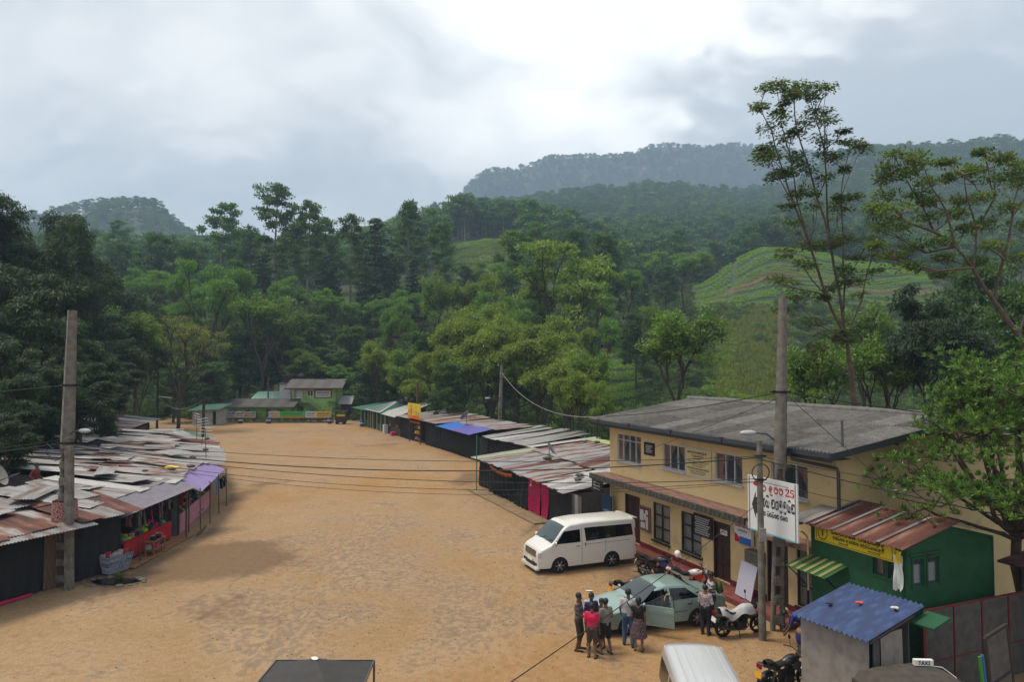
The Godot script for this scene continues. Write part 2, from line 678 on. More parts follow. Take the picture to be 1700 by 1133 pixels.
# leaves low to the ground without a trunk showing
func bush_mesh(p: Dictionary) -> Array:
	rng.seed = p.seed
	var tb := MB.new()
	var ls := LeafSet.new()
	for i in p.stems:
		var az: float = TAU * i / p.stems + rng.randf_range(-0.5, 0.5)
		var rr: float = p.reach * sqrt(rng.randf())
		var tip: Vector3 = Vector3(cos(az) * rr, p.h * rng.randf_range(0.45, 0.95) * (1.0 - 0.35 * rr / p.reach), sin(az) * rr)
		tb.tube(limb_path(Vector3(cos(az), 0, sin(az)) * 0.1, tip, -0.05, 3), taper(p.r, p.r * 0.3, 4), 5, false)
		clump(ls, tip, p.clump * rng.randf_range(0.7, 1.2), p)
		clump(ls, tip * Vector3(0.8, 0.5, 0.8), p.clump, p)
	return [tb.mesh(), ls.mesh()]

var kinds := {}

func tree_kinds() -> void:
	var G := func(r, g, b): return Color(r, g, b)
	kinds["tall_eucalyptus"] = [
		tree_excurrent({h = 30.0, r = 0.42, limbs = 26, clear = 0.42, shape = "tall", reach = 5.2, clump = 1.75, leaves = 135, leaf = 0.62, c1 = Color(0.044, 0.097, 0.030), c2 = Color(0.113, 0.183, 0.051), seed = 3, rise = 0.55, fill = 0.35}),
		tree_excurrent({h = 30.0, r = 0.40, limbs = 30, clear = 0.38, shape = "tall", reach = 4.4, clump = 1.6, leaves = 130, leaf = 0.6, c1 = Color(0.051, 0.108, 0.033), c2 = Color(0.133, 0.202, 0.054), seed = 8, rise = 0.6, fill = 0.3}),
		tree_excurrent({h = 30.0, r = 0.38, limbs = 22, clear = 0.45, shape = "dome", reach = 5.0, clump = 1.9, leaves = 140, leaf = 0.62, c1 = Color(0.061, 0.128, 0.036), c2 = Color(0.145, 0.236, 0.054), seed = 21, rise = 0.5, fill = 0.3})]
	kinds["dark_conifer"] = [
		tree_excurrent({h = 24.0, r = 0.34, limbs = 44, clear = 0.14, shape = "cone", reach = 3.7, clump = 1.25, leaves = 115, leaf = 0.48, c1 = Color(0.021, 0.051, 0.023), c2 = Color(0.053, 0.100, 0.034), seed = 5, rise = 0.05, flat = 0.55, droop = 0.4, sag = -0.05}),
		tree_excurrent({h = 24.0, r = 0.32, limbs = 38, clear = 0.2, shape = "column", reach = 2.6, clump = 1.3, leaves = 115, leaf = 0.5, c1 = Color(0.021, 0.055, 0.023), c2 = Color(0.061, 0.109, 0.038), seed = 15, rise = 0.5, flat = 0.8})]
	kinds["dark_round_tree"] = [
		tree_excurrent({h = 20.0, r = 0.4, limbs = 40, clear = 0.28, shape = "dome", reach = 6.0, clump = 1.8, leaves = 140, leaf = 0.55, c1 = Color(0.036, 0.084, 0.026), c2 = Color(0.100, 0.172, 0.044), seed = 6, rise = 0.5, fill = 0.6})]
	kinds["umbrella_tree"] = [
		tree_forked({h = 18.0, r = 0.38, clear = 0.32, stems = 5, spread0 = 0.6, spread = 0.5, first = 0.24, shrink = 0.72, split = 3, levels = 2, clump = 1.65, leaves = 190, leaf = 0.44, flat = 0.42, fill = 0.15, up = 0.22, c1 = Color(0.111, 0.186, 0.034), c2 = Color(0.270, 0.360, 0.058), seed = 4}),
		tree_forked({h = 18.0, r = 0.4, clear = 0.36, stems = 4, spread0 = 0.7, spread = 0.55, first = 0.26, shrink = 0.7, split = 3, levels = 2, clump = 1.8, leaves = 190, leaf = 0.44, flat = 0.4, fill = 0.15, up = 0.2, c1 = Color(0.085, 0.179, 0.036), c2 = Color(0.200, 0.328, 0.056), seed = 14})]
	kinds["olive_tree"] = [
		tree_forked({h = 14.0, r = 0.28, clear = 0.22, stems = 4, spread0 = 0.42, spread = 0.42, first = 0.27, shrink = 0.74, split = 3, levels = 2, clump = 1.25, leaves = 170, leaf = 0.36, asp = 0.42, flat = 0.8, fill = 0.6, up = 0.3, c1 = Color(0.103, 0.159, 0.031), c2 = Color(0.305, 0.365, 0.054), seed = 9}),
		tree_forked({h = 14.0, r = 0.25, clear = 0.3, stems = 3, spread0 = 0.35, spread = 0.45, first = 0.28, shrink = 0.72, split = 3, levels = 2, clump = 1.2, leaves = 170, leaf = 0.34, asp = 0.42, flat = 0.85, fill = 0.6, up = 0.3, c1 = Color(0.070, 0.136, 0.027), c2 = Color(0.213, 0.309, 0.050), seed = 19})]
	kinds["loose_tree"] = [
		tree_forked({h = 14.0, r = 0.3, clear = 0.25, stems = 4, spread0 = 0.62, spread = 0.5, first = 0.3, shrink = 0.72, split = 3, levels = 2, clump = 1.05, leaves = 75, leaf = 0.34, flat = 0.6, fill = 0.2, up = 0.12, c1 = Color(0.105, 0.131, 0.033), c2 = Color(0.280, 0.280, 0.073), c3 = Color(0.2, 0.13, 0.04), seed = 12})]
	kinds["feathery_tree"] = [
		tree_forked({h = 18.0, r = 0.34, clear = 0.2, stems = 5, spread0 = 0.55, spread = 0.5, first = 0.26, shrink = 0.72, split = 3, levels = 2, clump = 1.7, leaves = 330, leaf = 0.55, asp = 0.22, flat = 0.5, droop = 0.35, fill = 0.7, up = 0.15, c1 = Color(0.012, 0.032, 0.015), c2 = Color(0.040, 0.077, 0.028), seed = 17}),
		tree_forked({h = 18.0, r = 0.34, clear = 0.18, stems = 4, spread0 = 0.6, spread = 0.5, first = 0.28, shrink = 0.72, split = 3, levels = 2, clump = 1.8, leaves = 330, leaf = 0.55, asp = 0.22, flat = 0.5, droop = 0.4, fill = 0.8, up = 0.15, c1 = Color(0.014, 0.037, 0.017), c2 = Color(0.050, 0.094, 0.032), seed = 27})]
	kinds["bushy_shrub"] = [
		bush_mesh({h = 3.0, r = 0.05, reach = 1.7, stems = 11, clump = 0.8, leaves = 70, leaf = 0.26, c1 = Color(0.036, 0.073, 0.018), c2 = Color(0.111, 0.160, 0.034), seed = 31}),
		bush_mesh({h = 3.0, r = 0.05, reach = 1.9, stems = 10, clump = 0.8, leaves = 70, leaf = 0.28, c1 = Color(0.062, 0.111, 0.022), c2 = Color(0.171, 0.245, 0.050), seed = 33})]
	kinds["far_tree"] = [
		tree_excurrent({h = 16.0, r = 0.3, limbs = 9, clear = 0.40, shape = "dome", reach = 3.8, clump = 2.2, leaves = 80, leaf = 0.8, asp = 0.6, c1 = Color(0.040, 0.098, 0.030), c2 = Color(0.101, 0.185, 0.047), seed = 41, fill = 0.2}),
		tree_excurrent({h = 16.0, r = 0.3, limbs = 10, clear = 0.30, shape = "tall", reach = 3.4, clump = 1.9, leaves = 76, leaf = 0.75, asp = 0.6, c1 = Color(0.038, 0.084, 0.026), c2 = Color(0.081, 0.152, 0.039), seed = 43, fill = 0.2}),
		tree_excurrent({h = 16.0, r = 0.3, limbs = 8, clear = 0.45, shape = "dome", reach = 4.4, clump = 2.4, leaves = 88, leaf = 0.8, asp = 0.6, c1 = Color(0.070, 0.141, 0.036), c2 = Color(0.151, 0.239, 0.053), seed = 47, fill = 0.1})]
	M.leaf = leafy(Color(0.80, 0.92, 0.34))
	M.bark_pale = noisy([[0.2, Color(0.36, 0.33, 0.28)], [0.8, Color(0.55, 0.51, 0.45)]], 3.0, 0.9, 5)
	M.bark = noisy([[0.2, Color(0.20, 0.16, 0.13)], [0.8, Color(0.34, 0.28, 0.23)]], 2.0, 0.95, 6)

var tree_group := {}

func put_tree(kind: String, variant: int, x: float, z: float, top: float, width: float, label: String, group := "trees on the hillside behind the market yard") -> Node3D:
	var ms: Array = kinds[kind]
	var m: Array = ms[variant % ms.size()]
	var base := ground_at(x, z) - 0.3
	var o := thing(kind if kind != "bushy_shrub" else "shrub", label, "shrub" if kind == "bushy_shrub" else "tree", Vector3(x, base, z), rng.randf() * TAU, group)
	part(o, "trunk", m[0], M.bark_pale if kind == "tall_eucalyptus" else M.bark)
	part(o, "crown", m[1], M.leaf)
	var bb: AABB = m[1].get_aabb()
	var sy: float = (top - base) / bb.end.y
	var sx: float = width / ((bb.size.x + bb.size.z) * 0.5)
	o.scale = Vector3(sx, sy, sx)
	return o

func scatter(called: String, label: String, mesh_: Mesh, m: Material, xs: Array, cols := []) -> void:
	var mm := MultiMesh.new()
	mm.transform_format = MultiMesh.TRANSFORM_3D
	mm.use_colors = cols.size() > 0
	mm.mesh = mesh_
	mm.instance_count = xs.size()
	for i in xs.size():
		mm.set_instance_transform(i, xs[i])
		if cols.size():
			mm.set_instance_color(i, cols[i])
	var o := MultiMeshInstance3D.new()
	o.multimesh = mm
	o.material_override = m
	o.name = numbered(called)
	add_child(o)
	tag(o, label, "vegetation", "", "stuff")

func build_far_forest() -> void:
	rng.seed = 77
	var lots := [[], [], []]
	# the wood covering the far slopes
	for i in 11500:
		var s := rng.randf_range(-0.86, 0.86)
		var d := 232.0 * pow(880.0 / 232.0, sqrt(rng.randf()))
		var x := s * d
		if tea_at(x, -d) > 0.5:
			continue
		if d < 300 and s > 0.26 and s < 0.62 and d > 196:
			if d < 256:
				continue
		if d < 335 and d > 225 and s > -0.11 and s < 0.02:
			continue
		var y := ground_at(x, -d)
		var sc := rng.randf_range(0.65, 1.4) * (1.0 if d < 450 else 0.8)
		var wd := sc * rng.randf_range(0.95, 1.35)
		lots[[0, 0, 1, 1, 2][rng.randi() % 5]].append(Transform3D(Basis(Vector3.UP, rng.randf() * TAU).scaled(Vector3(wd, sc, wd)), Vector3(x, y - 0.5, -d)))
	var lab := ["dark green wood of slender trees covering the far slopes", "blue green wood of taller narrow trees mixed over the far slopes", "paler green round crowned wood scattered over the far slopes"]
	for k in 3:
		# crown and stem of the far tree as one mesh
		var m: Array = kinds["far_tree"][k]
		scatter("forest", lab[k], m[1], M.leaf, lots[k])
	scatter("forest", "hazy dark wood on the distant table mountain", kinds["far_tree"][0][1], M.leaf, mountain_wood)
	scatter("forest_trunks", "thin pale stems showing in the far wood", kinds["far_tree"][0][0], M.bark_pale, lots[0])

func build_undergrowth() -> void:
	rng.seed = 99
	var a := []
	var b := []
	for i in 6800:
		var s := rng.randf_range(-0.9, 0.85)
		var d := rng.randf_range(100, 245)
		if i > 5200:
			d = rng.randf_range(42, 110)
			s = rng.randf_range(-0.16, 0.62)
			var edge := lerpf(11.0, -9.0, clampf((d - 34.0) / 54.0, 0, 1)) + 4.0
			if s * d < edge or (d < 46 and s * d < 20):
				continue
		var x := s * d
		if tea_at(x, -d) > 0.5:
			continue
		if d < 109 and x > -60 and x < -8:
			continue
		if s > 0.30 and s < 0.40 and d > 112 and d < 190 and rng.randf() < 0.85:
			continue
		var sc := rng.randf_range(0.45, 1.15)
		var t := Transform3D(Basis(Vector3.UP, rng.randf() * TAU).scaled(Vector3(sc, sc * rng.randf_range(0.7, 1.2), sc)), Vector3(x, ground_at(x, -d) - 0.4, -d))
		(a if rng.randf() < 0.7 else b).append(t)
	scatter("undergrowth", "dark green scrub covering the ground under the hillside trees", kinds["bushy_shrub"][0][1], M.leaf, a)
	scatter("undergrowth", "brighter green scrub growing among the hillside trees", kinds["bushy_shrub"][1][1], M.leaf, b)

# tall dry grass on the open slope
func build_grass() -> void:
	rng.seed = 131
	var ls := LeafSet.new()
	for i in 26:
		var d := Vector3(rng.randf_range(-1, 1), 2.2, rng.randf_range(-1, 1)).normalized()
		ls.leaf(Vector3(rng.randf_range(-0.5, 0.5), 0, rng.randf_range(-0.5, 0.5)), d * rng.randf_range(0.5, 1.0), d.cross(rdir()).normalized() * 0.05, Color(0.14, 0.17, 0.035).lerp(Color(0.30, 0.29, 0.08), rng.randf()))
	var xs := []
	for i in 3600:
		var d := rng.randf_range(110, 192)
		var x := d * rng.randf_range(0.295, 0.405)
		if i % 4 == 0:
			d = rng.randf_range(258, 302)
			x = d * rng.randf_range(-0.075, 0.025)
		var sc := rng.randf_range(0.8, 1.7)
		xs.append(Transform3D(Basis(Vector3.UP, rng.randf() * TAU).scaled(Vector3(sc, sc, sc)), Vector3(x, ground_at(x, -d) - 0.3, -d)))
	scatter("grass", "tall yellowing grass on the open slope under the tea mound", ls.mesh(), M.leaf, xs)

# clipped tea bushes standing in contour rows
func build_tea() -> void:
	rng.seed = 123
	var ls := LeafSet.new()
	for i in 70:
		var d := rdir()
		d.y = absf(d.y)
		var q := Vector3(d.x * 0.62, 0.35 + 0.42 * pow(d.y, 0.6), d.z * 0.62)
		var ax := (rdir() + Vector3.UP * 0.4).normalized() * 0.26
		ls.leaf(q, ax, ax.cross(d).normalized() * 0.10, Color(0.12, 0.24, 0.02).lerp(Color(0.30, 0.44, 0.045), rng.randf()))
	var mb := MB.new()
	mb.ball(Vector3(0, 0.36, 0), Vector3(0.62, 0.42, 0.62), 5)
	var ms := ls.mesh()
	var zones := [[196.0, 252.0, 0.265, 0.62], [248.0, 330.0, -0.105, 0.012], [104.0, 150.0, 0.13, 0.19], [92.0, 152.0, 0.285, 0.385]]
	var labs := ["bright green tea bushes in rows on the round mound", "pale green tea bushes on the hill shoulder", "tea bushes in terraces below the small hill house", "tea bushes in terraces behind the yellow building"]
	for k in 4:
		var zn: Array = zones[k]
		var xs := []
		var row := 0
		var d: float = zn[0]
		while d < zn[1]:
			var sp := 1.15
			row += 1
			var x: float = zn[2] * d
			while x < zn[3] * d:
				x += sp * rng.randf_range(0.85, 1.15)
				var bend := 5.0 * sin(x * 0.05) + cloud_noise.get_noise_2d(x, row * 3.0) * 2.0
				var z := -(d + bend)
				var y := ground_at(x, z)
				# footpaths and the earth track stay clear
				if k == 0 and absf(x - 72.0 - (d - 225.0) * 0.35) < 0.7:
					continue
				if k == 0 and absf(d - 213.0) < 1.0:
					continue
				if k == 3 and x / d > 0.335 and d > 112:
					continue
				if cloud_noise.get_noise_2d(x * 3.0, z * 3.0) > 0.55:
					continue
				var sc := rng.randf_range(0.85, 1.15)
				xs.append(Transform3D(Basis(Vector3.UP, rng.randf() * TAU).scaled(Vector3(sc, sc * 0.95, sc)), Vector3(x, y - 0.22, z)))
			d += 1.3 if row % 4 != 0 else 3.5
		scatter("tea_bushes", labs[k], ms, M.leaf, xs)
const TREE_KINDS := ["tall_eucalyptus", "dark_conifer", "dark_round_tree", "umbrella_tree", "olive_tree", "loose_tree", "feathery_tree"]
const TREES := [
	[6, 0, -46.1, -62.0, 24.6, 10.9, "f"], [6, 1, -47.0, -70.0, 24.8, 10.5, "f"], [6, 0, -52.3, -84.0, 27.0, 8.9, "f"], [6, 1, -35.7, -50.0, 15.6, 11.5, "f"],
	[6, 0, -46.1, -76.0, 17.9, 11.4, "f"], [6, 1, -33.5, -52.0, 10.8, 8.7, "f"], [6, 0, -34.6, -44.0, 12.0, 10.1, "f"], [6, 1, -51.8, -92.0, 19.8, 11.4, "f"],
	[6, 0, -29.2, -42.0, 7.4, 5.6, "f"], [6, 1, -50.6, -60.0, 20.8, 13.8, "f"], [6, 0, -35.7, -60.0, 9.0, 6.9, "f"], [4, 1, -44.5, -80.0, 16.2, 8.5, "gl"],
	[5, 0, -44.8, -92.0, 16.2, 12.2, "lo"], [0, 2, -138.7, -240.0, 60.2, 11.7, "te"], [2, 0, -103.1, -180.0, 41.5, 11.1, "dr"], [2, 0, -88.4, -170.0, 42.4, 15.0, "dr"],
	[2, 0, -82.2, -172.0, 40.0, 10.6, "dr"], [3, 1, -52.8, -122.0, 28.4, 15.1, "um"], [0, 2, -81.5, -190.0, 54.6, 16.1, "te"], [2, 0, -69.7, -180.0, 45.4, 8.9, "dr"],
	[0, 0, -57.8, -165.0, 53.4, 14.7, "te"], [0, 1, -47.5, -158.0, 47.7, 12.0, "te"], [0, 1, -49.1, -178.0, 48.1, 11.3, "te"], [0, 1, -38.0, -160.0, 44.9, 10.8, "te"],
	[1, 0, -31.0, -155.0, 42.6, 9.8, "dc"], [0, 0, -25.3, -165.0, 49.3, 10.1, "te"], [0, 2, -17.8, -163.0, 43.4, 10.7, "te"], [1, 0, -21.5, -148.0, 32.0, 7.8, "dc"],
	[1, 1, -40.5, -150.0, 33.4, 7.9, "dc"], [1, 1, -31.6, -146.0, 30.3, 6.4, "dc"], [1, 0, -54.6, -150.0, 33.6, 9.3, "dc"], [0, 2, -56.0, -175.0, 44.0, 13.0, "te"],
	[1, 1, -29.3, -165.0, 36.1, 7.3, "dc"], [2, 0, -64.6, -160.0, 33.9, 11.3, "dr"], [3, 1, -69.1, -128.0, 22.4, 13.6, "um"], [3, 1, -58.0, -124.0, 21.3, 13.1, "um"],
	[3, 1, -83.1, -140.0, 27.6, 11.1, "um"], [4, 1, -43.9, -118.0, 22.2, 12.5, "gl"], [2, 0, -38.0, -130.0, 18.7, 11.5, "dr"], [2, 0, -29.1, -124.0, 16.1, 9.8, "dr"],
	[4, 1, -41.0, -122.0, 19.7, 9.7, "gl"], [2, 0, -48.5, -122.0, 15.4, 11.8, "dr"], [3, 0, -37.1, -119.0, 11.9, 7.8, "fu"], [3, 1, -28.6, -118.0, 9.1, 7.3, "um2"],
	[4, 0, -20.0, -104.0, 12.8, 7.3, "ol"], [4, 1, -16.1, -100.0, 11.8, 6.2, "gl"], [2, 0, -13.8, -104.0, 14.1, 9.2, "dr"], [4, 0, -7.3, -92.0, 17.4, 9.7, "ol"],
	[4, 0, -3.3, -84.0, 15.1, 9.6, "ol"], [4, 1, -12.4, -122.0, 25.9, 8.6, "gl"], [4, 0, -6.7, -126.0, 26.2, 10.0, "ol"], [0, 2, 1.6, -150.0, 39.0, 14.3, "te"],
	[3, 0, 8.6, -112.0, 29.7, 21.7, "bu"], [2, 0, 20.5, -150.0, 38.3, 11.9, "dr"], [2, 0, 14.9, -160.0, 41.3, 11.3, "dr"], [2, 0, 0.7, -84.0, 11.3, 8.9, "dr"],
	[4, 0, 2.5, -80.0, 13.1, 9.2, "ol"], [4, 0, 5.6, -70.0, 10.8, 6.8, "ol"], [2, 0, -7.4, -80.0, 9.2, 5.6, "dr"], [4, 0, -11.5, -90.0, 7.3, 7.1, "ol"],
	[3, 1, 13.3, -100.0, 16.4, 7.9, "um"], [3, 1, 0.0, -110.0, 21.1, 11.7, "um"], [3, 0, 6.7, -54.0, 7.5, 2.7, "sr"], [4, 1, 15.5, -62.0, 14.1, 9.0, "ml"],
	[2, 0, 34.8, -185.0, 32.5, 8.2, "dr"], [3, 1, 46.8, -185.0, 40.8, 18.0, "um"], [2, 0, 40.7, -180.0, 35.4, 9.5, "dr"], [2, 0, 22.1, -122.0, 18.6, 7.5, "dr"],
	[4, 1, 26.1, -118.0, 19.9, 8.3, "gl"], [4, 1, 20.2, -44.0, 10.5, 5.8, "gl"], [6, 0, 27.1, -44.0, 14.3, 7.8, "fr"], [4, 1, 24.4, -46.0, 11.2, 6.1, "gl"],
	[2, 0, 41.0, -60.0, 18.1, 9.0, "dr"], [4, 1, 36.6, -70.0, 15.3, 8.0, "gl"], [2, 0, 34.2, -46.0, 14.2, 7.3, "dr"], [0, 2, 7.9, -178.0, 45.9, 13.2, "te"],
	[1, 1, -10.6, -150.0, 30.9, 6.6, "dc"], [3, 1, -19.8, -118.0, 19.9, 8.3, "um"], [6, 0, -42.8, -56.0, 20.9, 10.9, "f"], [6, 0, -45.3, -64.0, 24.1, 10.7, "f"],
	[6, 1, -42.8, -66.0, 21.1, 8.7, "f"], [6, 1, -29.0, -40.0, 10.3, 7.1, "f"], [6, 0, -29.1, -44.0, 8.9, 6.6, "f"], [6, 0, -38.5, -66.0, 13.7, 7.0, "f"],
	[6, 1, -29.6, -48.0, 7.2, 5.1, "f"], [6, 1, -47.8, -88.0, 13.9, 8.5, "f"], [6, 0, -25.3, -34.0, 7.0, 4.8, "f"], [6, 0, -48.4, -84.0, 21.9, 8.9, "f"],
	[6, 1, -55.5, -80.0, 27.7, 10.6, "f"], [6, 1, -61.4, -96.0, 28.5, 9.3, "f"], [4, 1, -13.8, -92.0, 9.2, 6.5, "ol"], [4, 0, -9.9, -86.0, 11.5, 6.8, "ol"],
	[4, 0, -5.9, -83.0, 11.0, 8.1, "ol"], [4, 0, -2.5, -82.0, 12.1, 8.7, "ol"], [4, 1, 0.3, -80.0, 9.9, 7.1, "ol"], [4, 0, 3.7, -76.0, 9.8, 7.4, "ol"],
	[4, 0, 5.3, -60.0, 8.5, 5.3, "ol"], [4, 0, 4.9, -92.0, 15.8, 10.6, "ol"], [4, 0, -0.9, -98.0, 18.0, 10.4, "ol"], [4, 1, 7.3, -66.0, 10.5, 5.2, "ol"],
	[2, 0, -47.6, -108.0, 9.4, 8.6, "dr"], [2, 0, -48.7, -120.0, 12.1, 9.5, "dr"], [2, 0, -44.9, -124.0, 12.8, 10.9, "dr"], [2, 0, -33.9, -124.0, 12.2, 8.8, "dr"],
	[2, 0, -22.9, -108.0, 9.4, 7.6, "dr"], [2, 0, -51.4, -104.0, 9.3, 8.3, "dr"], [2, 0, -51.5, -112.0, 13.3, 9.9, "dr"], [2, 0, -41.2, -126.0, 14.5, 10.0, "dr"],
	[2, 0, -18.2, -106.0, 10.3, 7.5, "dr"], [3, 1, -79.8, -150.0, 30.9, 11.9, "um"], [3, 1, -62.0, -140.0, 25.7, 12.4, "um"], [3, 1, -70.7, -145.0, 28.9, 11.5, "um"],
	[3, 1, -53.8, -138.0, 23.0, 11.0, "um"], [3, 1, -35.5, -138.0, 24.2, 11.0, "um"], [3, 1, -46.6, -142.0, 27.2, 11.3, "um"], [3, 1, -25.1, -135.0, 22.7, 9.5, "um"],
	[3, 1, -18.6, -140.0, 24.5, 11.1, "um"], [3, 1, -8.7, -140.0, 25.7, 9.9, "um"], [3, 1, -2.8, -160.0, 33.9, 12.7, "um"], [3, 1, 25.3, -150.0, 30.9, 10.6, "um"],
	[3, 1, 15.0, -130.0, 24.5, 12.6, "um"],
]
const TREE_LABELS := {
	"f": ["dark feathery leaved tree", "feathery trees behind the left stalls"],
	"gl": ["leafy mid green loose crowned tree", "leafy green trees around the yard"],
	"lo": ["loose yellowing tree with pale bare limbs beside the white shed", ""],
	"te": ["tall pale trunked eucalyptus", "tall eucalyptus trees on the slope"],
	"dr": ["dense dark round crowned tree", "dark round trees in the wood"],
	"dc": ["narrow dark conifer like tree", "dark narrow trees on the slope"],
	"um": ["green tree with layered umbrella tufts", "umbrella tufted trees in the wood"],
	"um2": ["low green umbrella tufted tree right behind the two storey green house", ""],
	"fu": ["bright yellow green domed tree behind the black water tanks", ""],
	"ol": ["sunny olive green tree", "olive green trees behind the right stalls"],
	"bu": ["broad yellow green umbrella tree standing high above the olive trees", ""],
	"sr": ["small round topped tree beside the yellow building's far end", ""],
	"ml": ["many stemmed light green tree rising behind the yellow building roof", ""],
	"fr": ["dark feathery tree between the bare eucalyptus and the glossy leaved tree", ""],
}

# which landmark of the yard a tree stands behind, by its bearing
const LANDMARK := [[-0.62, "the left concrete pole"], [-0.5, "the grey awning stall"], [-0.42, "the white shed"], [-0.35, "the low green hall"], [-0.27, "the lime green house"], [-0.17, "the green kiosks"], [-0.11, "the white roofed stall"], [-0.05, "the yellow picture board"], [0.0, "the violet tarpaulin"], [0.06, "the lamp pole"], [0.13, "the rusty stall roofs"], [0.22, "the hill house slope"], [0.33, "the yellow building"], [0.46, "the tea mound"], [2.0, "the green hut"]]

func build_trees() -> void:
	rng.seed = 501
	for t in TREES:
		var lb: Array = TREE_LABELS[t[6]]
		var lab: String = lb[0]
		if lb[1]:
			var s: float = t[2] / -t[3]
			var k := 0
			while s > LANDMARK[k][0]:
				k += 1
			var far := " close behind " if t[3] > -75.0 else (" some way behind " if t[3] > -118.0 else (" up the slope behind " if t[3] > -150.0 else " far up the slope behind "))
			var hgt: float = t[4] - ground_at(t[2], t[3])
			lab = ("towering " if hgt > 24.0 else ("big " if hgt > 16.0 else ("middling " if hgt > 11.0 else "small "))) + lab + far + LANDMARK[k][1]
		put_tree(TREE_KINDS[t[0]], t[1], t[2], t[3], t[4], t[5], lab, lb[1])

func yard_material() -> StandardMaterial3D:
	var n := 1150
	var span := 132.0
	var layers := []
	for k in 4:
		var nz := FastNoiseLite.new()
		nz.noise_type = FastNoiseLite.TYPE_SIMPLEX_SMOOTH
		nz.seed = 60 + k
		nz.frequency = [0.005, 0.026, 0.26, 0.7][k]
		nz.fractal_octaves = [4, 6, 4, 2][k]
		layers.append(nz.get_image(n, n, false, false, true).get_data())
	var l0: PackedByteArray = layers[0]
	var l1: PackedByteArray = layers[1]
	var l2: PackedByteArray = layers[2]
	var l3: PackedByteArray = layers[3]
	# gravel and damp areas: x, z, radius x, radius z, strength
	var grav := [[-7.7, -30.5, 5.5, 6.5, 1.0], [-6.9, -38, 5.0, 6.0, 0.75], [-7.5, -57, 9, 9, 0.55], [-6, -23, 6, 4, 0.8], [0.5, -24.5, 4.0, 3.5, 0.8], [-20, -80, 16, 12, 0.5], [-3, -30, 4, 5, 0.5], [-12, -22, 6, 3, 0.5]]
	var damp := [[-13.6, -30.6, 3.4, 2.8, 2.3], [-10.5, -24.0, 2.4, 1.4, 0.45], [1.8, -33.5, 1.6, 4.0, 0.55], [-15.4, -28.3, 1.6, 1.2, 1.8], [-15.5, -36, 1.2, 2.2, 0.8], [-3.3, -53, 1.2, 5, 0.95], [0.2, -41.5, 0.8, 3.0, 0.7], [4.6, -30.0, 1.0, 3.0, 0.7], [6.0, -26.0, 1.6, 2.5, 0.5], [-14, -76, 3.0, 9.0, 0.5], [-18.0, -46, 1.0, 6.0, 1.0], [-30, -90, 10, 3, 0.4]]
	var tracks := [[-2.0, -0.22, 0.09, 0.0], [2.2, -0.16, 0.07, 2.0], [-9.5, -0.30, 0.06, 1.0], [-5.5, -0.27, 0.11, 4.0]]
	var data := PackedByteArray()
	data.resize(n * n * 3)
	for j in n:
		var z := (float(j) / n - 1.0) * span + 8.0
		var gmr := PackedFloat32Array()
		gmr.resize(n)
		var dmr := gmr.duplicate()
		for pass_ in 2:
			for g in (grav if pass_ == 0 else damp):
				var e: float = exp(-pow((z - g[1]) / g[3], 2.0)) * g[4]
				if e < 0.02:
					continue
				for i in range(maxi(0, int((g[0] - g[2] * 2.2 + 76.0) / span * n)), mini(n, int((g[0] + g[2] * 2.2 + 76.0) / span * n))):
					var ev: float = e * exp(-pow((float(i) / n * span - 76.0 - g[0]) / g[2], 2.0))
					if pass_ == 0:
						gmr[i] += ev
					else:
						dmr[i] += ev
		for q in tracks:
			for e in 2:
				var cx: float = q[0] + q[1] * (z + 30.0) + 1.6 * sin(z * q[2] + q[3]) + e * 1.35
				var ic := int((cx + 76.0) / span * n)
				for i in range(maxi(0, ic - 2), mini(n, ic + 3)):
					var u := absf(float(i) / n * span - 76.0 - cx)
					if u < 0.15:
						dmr[i] += 0.34 * (1.0 - u / 0.15)
		for i in n:
			var x := (float(i) / n) * span - 76.0
			var k := j * n + i
			var a := l0[k] / 255.0
			var b := l1[k] / 255.0
			var c := l2[k] / 255.0
			var d := (((i * 7919 + j * 104729) ^ ((i * j * 31) >> 3) ^ (i * i * 17 + j * 13)) & 255) / 255.0
			var gm := gmr[i]
			var dm := dmr[i]
			# pale sand, orange where it is trodden, grey where stones lie, brown where damp
			var r := 0.275 + 0.06 * (b - 0.5) + 0.045 * (d - 0.5)
			var g_ := 0.178 + 0.055 * (b - 0.5) + 0.05 * (d - 0.5)
			var bl := 0.096 + 0.05 * (b - 0.5) + 0.04 * (d - 0.5)
			var o := clampf((a - 0.45) * 2.6, 0, 1)
			g_ -= 0.02 * o
			bl -= 0.032 * o
			var gd := clampf((gm * 1.0 + (b - 0.5) * 2.4 - 0.52) * 1.3, 0, 1)
			var grey := clampf((gd * (0.55 + 0.9 * (c - 0.5)) + 0.12 - d) * 3.0, 0, 1) * clampf(gd * 4.0, 0, 1)
			grey = maxf(grey, clampf((c - 0.74) * 9.0, 0, 1) * clampf((b - 0.4) * 3.0, 0, 1) * 0.55)
			grey = clampf(grey * 0.6, 0, 0.5)
			r = lerpf(r, 0.135, grey)
			g_ = lerpf(g_, 0.112, grey)
			bl = lerpf(bl, 0.09, grey)
			var w := clampf((dm + (b - 0.5) * 1.3 + (c - 0.5) * 0.7 - 0.35) * 1.5, 0, 1)
			r = lerpf(r, 0.12 + 0.05 * (c - 0.5), w * 0.85)
			g_ = lerpf(g_, 0.07 + 0.03 * (c - 0.5), w * 0.85)
			bl = lerpf(bl, 0.034, w * 0.85)
			var q := Color(r, g_, bl).linear_to_srgb()
			data[k * 3] = int(clampf(q.r, 0, 1) * 255)
			data[k * 3 + 1] = int(clampf(q.g, 0, 1) * 255)
			data[k * 3 + 2] = int(clampf(q.b, 0, 1) * 255)
	var im := Image.create_from_data(n, n, false, Image.FORMAT_RGB8, data)
	var m := StandardMaterial3D.new()
	m.albedo_texture = ImageTexture.create_from_image(im)
